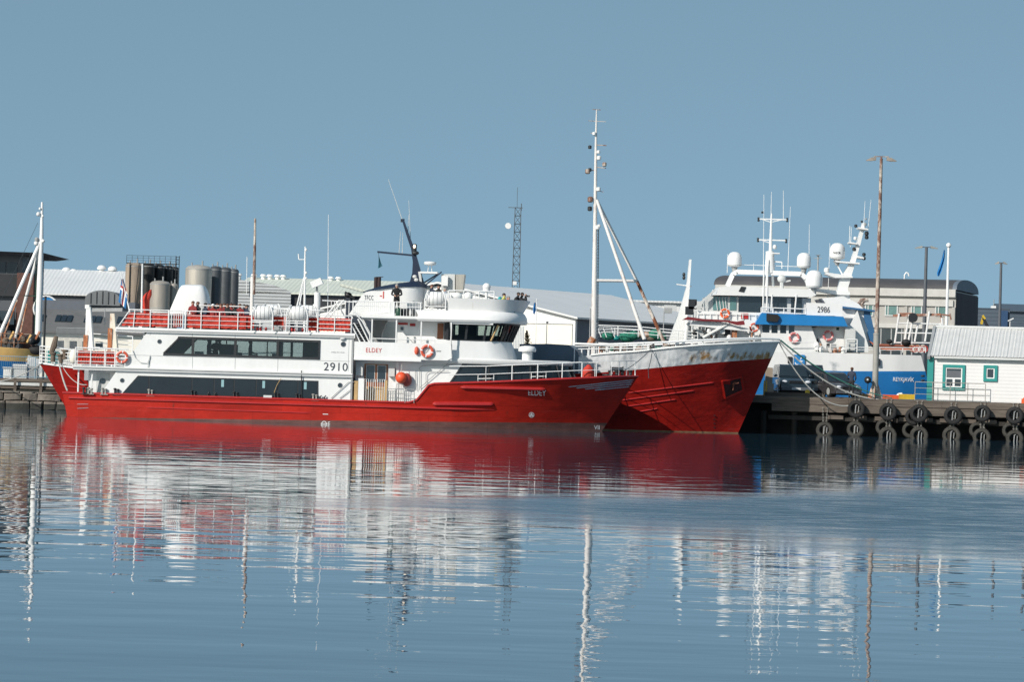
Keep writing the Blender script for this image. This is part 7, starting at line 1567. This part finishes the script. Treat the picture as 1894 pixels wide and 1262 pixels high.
# centre warehouse with a greenish roof
t = building('green_roofed_warehouse', 'wide warehouse with a pale greenish roof behind the life rafts', 436, 640, 262, R(-3))
he = t.q(560, 544, 0).z; Lc = 16; rs_ = t.q(560, 519, 9).z - he; house(t, Lc, 18, he, rs_, mat('navy_cladding', (.03, .04, .06), .6), WAREG)
mb = MB(); x1__ = t.q(538, 550, -.3).x; mb.prism([(-.2, 0), (x1__, 0), (x1__, t.q(538, 540, -.3).z), (t.q(505, 530, -.3).x, t.q(505, 527, -.3).z), (-.2, t.q(440, 516, -.3).z)], -.35, -.05); t.part('corrugated_end_wall', mb, WAREW)
for px in (442, 470, 487, 499, 513, 524, 612, 626): c = t.I @ P(px, 512 + (px - 440) * .035, 270); mb = MB(); mb.lathe([(.18, -.6), (.18, .1), (.3, .12), (.2, .28)], tuple(c), 10); t.part('roof_vent', mb, WHITE)
mb = MB(); mb.tube([t.q(456, 545, -.6), t.q(457, 475, -.6)], .03); t.part('thin_post', mb, RAILW)
for k, (a, b, c_, d) in enumerate(((545, 551, 578, 572), (590, 552, 640, 572))): x0q, x1q, z0q, z1q = t.rect(a, b, c_, d, -.1); mb = MB(); mb.box(x0q, x1q, -.1, -.02, z0q, z1q); t.part('shed_door', mb, DARK)
mb = MB(); mb.box(-2, 20, 0, .2, 0, 2.2); single('container_row', mb, GREY, 'grey container wall low behind the top deck of the nearest ship', 'container', loc=at(470, 640, 232, GZ)) if 0 else None
t = building('white_roof_sign_shed', 'slanting white roof edge with dark machinery left of the upper house', 630, 640, 255, 0)
mb = MB(); a, b = t.q(630, 527, 0), t.q(705, 548, 0); mb.bar(a, b, 3, .2); t.part('roof', mb, WAREG); mb = MB(); mb.box(t.q(640, 560, .2).x, t.q(690, 560, .2).x, .2, 3, 0, t.q(665, 548, .2).z); t.part('wall', mb, MATS['navy_cladding']); mb = MB(); c = t.q(644, 546, -.4); mb.ball(tuple(c), .3, .2, .22); mb.bar(t.q(638, 541, -.4), t.q(656, 552, -.4), .3, .2); t.part('winch_unit', mb, DARK)
# lattice radio tower
t = T('radio_tower', 'dark lattice radio tower with a round white dish right of the wheelhouse', 'tower', at(951, 640, 300, GZ)); s = 300 / F
zt2 = t.q(951, 384, 0).z; zb2 = 0; w0_, w1_ = .42, .27
lev = [zb2 + (zt2 - zb2) * i / 22 for i in range(23)]; cor = lambda z: [(sx * (w0_ + (w1_ - w0_) * z / zt2), sy * (w0_ + (w1_ - w0_) * z / zt2), z) for sx, sy in ((-1, -1), (1, -1), (1, 1), (-1, 1))]
mb = MB(); A = [cor(z) for z in lev]
for i in range(4): mb.tube([A[0][i], A[-1][i]], .04, 5)
for j in range(22):
    for i in range(4): mb.tube([A[j][i], A[j + 1][(i + 1) % 4]], .022, 4); mb.tube([A[j + 1][i], A[j + 1][(i + 1) % 4]], .022, 4)
t.part('lattice', mb, DPOLE); mb = MB(); mb.bar((-.9, 0, zt2), (.45, 0, zt2), .06, .06); mb.tube([(-.1, 0, zt2), (-.1, 0, zt2 + 1.9)], .02); mb.tube([(.3, 0, zt2 - .3), (.3, 0, zt2 + .4)], .04); t.part('top_bar', mb, DPOLE)
c = t.q(940, 418, -.5); mb = MB(); mb.lathe([(.05, .14), (.28, .08), (.29, -.1), (.27, -.14)], tuple(c), 20, 'y'); mb.tube([c + Vector((0, .1, 0)), c + Vector((.3, .5, 0))], .04); t.part('dish', mb, WHITE); mb = MB(); c = t.q(952, 524, -.5); mb.box(c.x - .17, c.x + .17, c.y - .1, c.y + .1, c.z - .17, c.z + .17); t.part('panel_antenna', mb, WHITE)
# middle warehouse seen across its corner: sunlit gable, long wall coloured dark for its shade
t = T('gabled_warehouse', 'pale roofed warehouse with a sunlit cream gable and dark long wall behind the tall mast', 'building', at(1061, 650, 250, GZ), R(62))
ez4 = t.q(1061, 588, 0).z; Lx = 30.0
# local: x runs away along the long wall, y to the left along the gable
house(t, Lx, 24, ez4, 2.5, mat('shaded_long_wall', (.10, .135, .18), .6, var=.08), WARER, over=.5)  # shade of the unlit long wall is put into the wall colour
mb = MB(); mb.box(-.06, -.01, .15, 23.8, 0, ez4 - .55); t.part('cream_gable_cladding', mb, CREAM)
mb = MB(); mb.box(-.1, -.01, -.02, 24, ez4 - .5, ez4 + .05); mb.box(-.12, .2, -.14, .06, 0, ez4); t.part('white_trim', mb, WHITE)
mb = MB(); mb.prism([(.4, ez4 + .06), (23.6, ez4 + .06), (12, ez4 + 2.35)], -.06, -.01, 'x'); t.part('gable_facing', mb, WHITE)
t = building('flat_roof_warehouse', 'long low flat pale building behind the gabled warehouse', 1000, 640, 300, 0); zz2 = t.q(1180, 556, 0).z; house(t, 22, 14, zz2 - .15, .18, WARER, WARER, flat=True)
for px, py in ((1015, 558), (1032, 556), (1045, 555), (1010, 560)): c = t.I @ P(px, py, 302); mb = MB(); mb.box(c.x - .6, c.x + .6, c.y, c.y + 1, c.z - .3, c.z + .15); t.part('roof_unit', mb, LGREY)
for px, yt, lab in ((1090, 571, 'thin street lamp left of the tall mast base'), (1010, 598, 'small black headed floodlight before the cream gable'), (1226, 573, 'thin street lamp post before the dark long wall')):
    t = T('street_lamp', lab, 'street lamp', at(px, 650, 240, GZ)); s = t.q(px, yt, 0).z; mb = MB(); mb.tube([(0, 0, 0), (0, 0, s)], [.05, .035], 8); t.part('pole', mb, GREY); mb = MB(); mb.box(-.05, .35 if px != 1010 else .12, -.1, .1, s, s + .12) if px != 1226 else mb.box(0, .9, -.1, .1, s - .1, s + .35); t.part('lamp_head', mb, DARK if px == 1010 else LGREY)
# container and shrub right of the wheelhouse
mb = MB(); c = at(962, 650, 214, GZ); mb.box(-.5, .3, 0, 2, 0, P(962, 597, 214).z - GZ)
for i in range(7): mb.box(-.48 + i * .11, -.44 + i * .11, -.03, -.002, .1, P(962, 599, 214).z - GZ)
single('white_container', mb, WHITE2, 'narrow white container end right behind the wheelhouse windows', 'container', loc=Vector((c.x, 227, GZ)))
SH = T('autumn_shrub', 'small shrub with orange and green leaves before the cream gable', 'shrub', at(976, 652, 229, GZ))
random.seed(4); mb = MB(); mb.tube([(0, 0, 0), (.05, 0, 1.0), (.0, 0, 1.9)], [.06, .04, .015], 6)
for k in range(10): a = random.uniform(0, 6.28); z = random.uniform(.3, 1.5); mb.tube([(0, 0, z), (math.cos(a) * .5, math.sin(a) * .4, z + .6)], [.02, .008], 4)
SH.part('trunk', mb, BROWNC); mb = MB(); zt5 = SH.q(970, 612, 0).z
for k in range(900):
    u = random.random(); z = .3 + u * (zt5 - .3); rr = .85 * (1 - u) ** .6 * (.6 + .4 * math.sin(k * 1.7 + u * 9)); a = random.uniform(0, 6.28); q_ = rr * math.sqrt(random.random()); c = Vector((math.cos(a) * q_ - .1 * u, math.sin(a) * q_, z)); d1 = Vector((random.gauss(0, 1), random.gauss(0, 1), random.gauss(0, 1))).normalized() * .07; d2 = d1.orthogonal().normalized() * .05
    mb.m(k % 2 if random.random() < .7 else 1).add([c - d1, c + d2, c + d1, c - d2], [(0, 1, 2, 3)])
SH.part('leaves', mb, (FOL, FOLO))
# beige building with a barrel roof
t = T('barrel_roofed_building', 'long beige building with a dark barrel roof and green tinted windows, right background', 'building', at(1322, 650, 262.5, GZ), R(-16))
Lb = t.q(1767, 600, 0).x; zc = t.q(1690, 537, 0).z; Db = 12.5; zr2 = t.q(1700, 517, 6).z
mb = MB(); mb.box(0, Lb, 0, Db, 0, zc); w0 = t.part('wall', mb, BEIGE)
prof = [(Db / 2 - (Db / 2 + .15) * math.cos(a), zc + .1 + (zr2 - zc - .1) * (math.sin(a) ** .8 if math.sin(a) > 0 else 0)) for a in [math.pi * i / 18 for i in range(19)]]
mb = MB(); mb.prism(prof, -.2, Lb - .3, 'x'); rf_ = t.part('barrel_roof', mb, ROOFD); mb = MB(); mb.prism(prof, Lb - .29, Lb + .05, 'x'); t.part('roof_end', mb, mat('blue_grey_gable', (.14, .17, .21), .6))
mb = MB(); mb.box(Lb + .005, Lb + .06, .12, Db - .02, 0, zc - .1); t.part('gable_facing', mb, GABLED)  # thin sheet carrying the gable's shade as a dark colour
mb = MB(); mb.box(-.05, Lb - .02, -.28, -.01, zc - .5, zc + .12); mb.box(-.05, Lb - .2, -.16, -.01, zc - 1.25, zc - .75); mb.box(-.05, Lb - .1, -.2, -.01, t.q(1690, 605, 0).z - .12, t.q(1690, 602, 0).z + .1); t.part('cornice', mb, mat('pale_cornice', (.50, .49, .46), .6))
for px in (1676, 1764, 1588): x = t.q(px, 570, 0).x; mb = MB(); mb.box(x - .12, x + .12, -.13, -.01, 2.3, zc - 1.3); t.part('pilaster', mb, BEIGE)
for a, b in ((1600, 1616), (1637, 1661), (1685, 1706), (1730, 1753), (1545, 1566), (1440, 1466), (1330, 1352)):
    x0q, x1q, z0q, z1q = t.rect(a, 556, b, 585, 0); mb = MB(); fr4 = .09
    for q4 in ((x0q, x1q, z1q - fr4, z1q), (x0q, x1q, z0q, z0q + fr4), (x0q, x0q + fr4, z0q + fr4, z1q - fr4), (x1q - fr4, x1q, z0q + fr4, z1q - fr4), (x0q + .22, x0q + .30, z0q + fr4, z1q - fr4)): mb.box(q4[0], q4[1], -.08, -.005, q4[2], q4[3])
    f5 = t.part('window_frame', mb, LGREY, w0); mb = MB(); mb.box(x0q + fr4, x1q - fr4, -.03, -.004, z0q + fr4, z1q - fr4); t.part('window', mb, GLASSG, w0)
x0q, x1q, z0q, z1q = t.rect(1620, 608, 1755, 640, 0); mb = MB(); mb.box(x0q, x1q, -.06, -.01, .3, z1q); t.part('shop_front', mb, GLASSD, w0)
for k in range(7): mb = MB(); x = x0q + (x1q - x0q) * (k + .5) / 7; mb.box(x - .05, x + .05, -.1, -.065, .3, z1q); t.part('shop_mullion', mb, GREY, w0)
c = t.q(1677, 513, 6); mb = MB(); mb.tube([(c.x - .18, 6, c.z - .5), (c.x - .18, 6, c.z + .2), (c.x - .05, 6, c.z + .38), (c.x + .1, 6, c.z + .35), (c.x + .18, 6, c.z + .1)], .06, 8); t.part('roof_vent_pipe', mb, WHITE, rf_)
# far right: blue shed, crane, mast
t = building('blue_shed', 'plain dark blue shed beyond the right end of the beige building', 1800, 650, 330, R(-4)); zz3 = t.q(1840, 572, 0).z; house(t, 3.6, 10, zz3, .1, BWALL, BWALL, .05, flat=True)
mb = MB(); mb.box(t.q(1846, 600, 0).x, t.q(1863, 600, 0).x, -.4, 5, 0, t.q(1855, 575, 0).z); t.part('bright_blue_wall', mb, mat('deep_blue_cladding', (.02, .06, .14), .6))
t = building('long_grey_blue_shed', 'very distant grey blue shed at the right edge', 1855, 650, 420, R(2)); house(t, 16, 10, t.q(1880, 576, 0).z, .9, BWALL, BWALL)
t = T('loader_crane', 'small yellow and black crane arm before the blue shed', 'crane', at(1826, 640, 300, GZ)); a, b, c = t.q(1827, 605, 0), t.q(1818, 588, 0), t.q(1815, 600, 0); mb = MB(); mb.bar((a.x, 0, 0), a, .25, .25); mb.bar(a, b, .22, .26); t.part('arm', mb, DARK); mb = MB(); mb.bar(b, t.q(1821, 586, 0), .3, .4); mb.bar(b, c, .2, .2); t.part('yellow_head', mb, YELLOW)
t = T('street_lamp', 'small white street lamp before the blue shed at the far right', 'street lamp', at(1867, 640, 290, GZ)); s = t.q(1866, 592, 0).z; mb = MB(); mb.tube([(0, 0, 0), (0, 0, s)], .06, 8); t.part('pole', mb, LGREY); mb = MB(); mb.bar((-.2, 0, s - .1), (.3, 0, s + .15), .2, .1); t.part('lamp_head', mb, WHITE)
t = T('weather_mast', 'thin mast with two white boxes on the far blue shed', 'mast', at(1838, 575, 335, P(1838, 575, 335).z)); mb = MB(); mb.tube([(0, 0, 0), (0, 0, 1.2)], .04); t.part('pole', mb, GREY); mb = MB(); mb.box(-.3, .2, -.2, .2, .1, .5); t.part('white_box', mb, WHITE)
# loose pieces of a part become parts of their own
def split_loose(o, limit=60):
    me = o.data; n = len(me.vertices); par = list(range(n))
    def find(a):
        while par[a] != a: par[a] = par[par[a]]; a = par[a]
        return a
    for e in me.edges: a, b = find(e.vertices[0]), find(e.vertices[1]); par[a] = b
    groups = {}
    for p in me.polygons: groups.setdefault(find(p.vertices[0]), []).append(p)
    if not 1 < len(groups) <= limit: return
    for gi, ps in enumerate(groups.values()):
        ids = sorted({v for p in ps for v in p.vertices}); mp = {v: i for i, v in enumerate(ids)}
        nm = bpy.data.meshes.new(o.name.split('.')[0]); nm.from_pydata([tuple(me.vertices[v].co) for v in ids], [], [[mp[v] for v in p.vertices] for p in ps])
        for mt in me.materials: nm.materials.append(mt)
        nm.polygons.foreach_set('material_index', [p.material_index for p in ps]); nm.polygons.foreach_set('use_smooth', [True] * len(ps)); nm.set_sharp_from_angle(angle=R(40))
        if gi == 0: first = nm
        else: c = bpy.data.objects.new(o.name.split('.')[0], nm); COL.objects.link(c); c.parent = o.parent
    o.data = first
for o in list(COL.objects):
    if o.type == 'MESH' and o.parent and not [c for c in COL.objects if c.parent == o] and o.name.split('.')[0] in ('window_sticker', 'roof_posts', 'raft_release_gear', 'deck_lockers', 'cleats', 'windlass', 'deck_seat_frames', 'mast_floodlights', 'platform_struts', 'red_sign', 'bow_stripes', 'saloon_tables', 'saloon_counter', 'deck_bracket', 'deck_post', 'gangway_post', 'rubbing_strakes', 'draught_marks', 'deckhouse_windows', 'mast_arms', 'pin_rail', 'bench_rows', 'window_frame', 'mast_yards', 'teal_door', 'black_tarp', 'valve', 'gable_wall', 'seam', 'anchor', 'stern_winch', 'emblem'): split_loose(o)
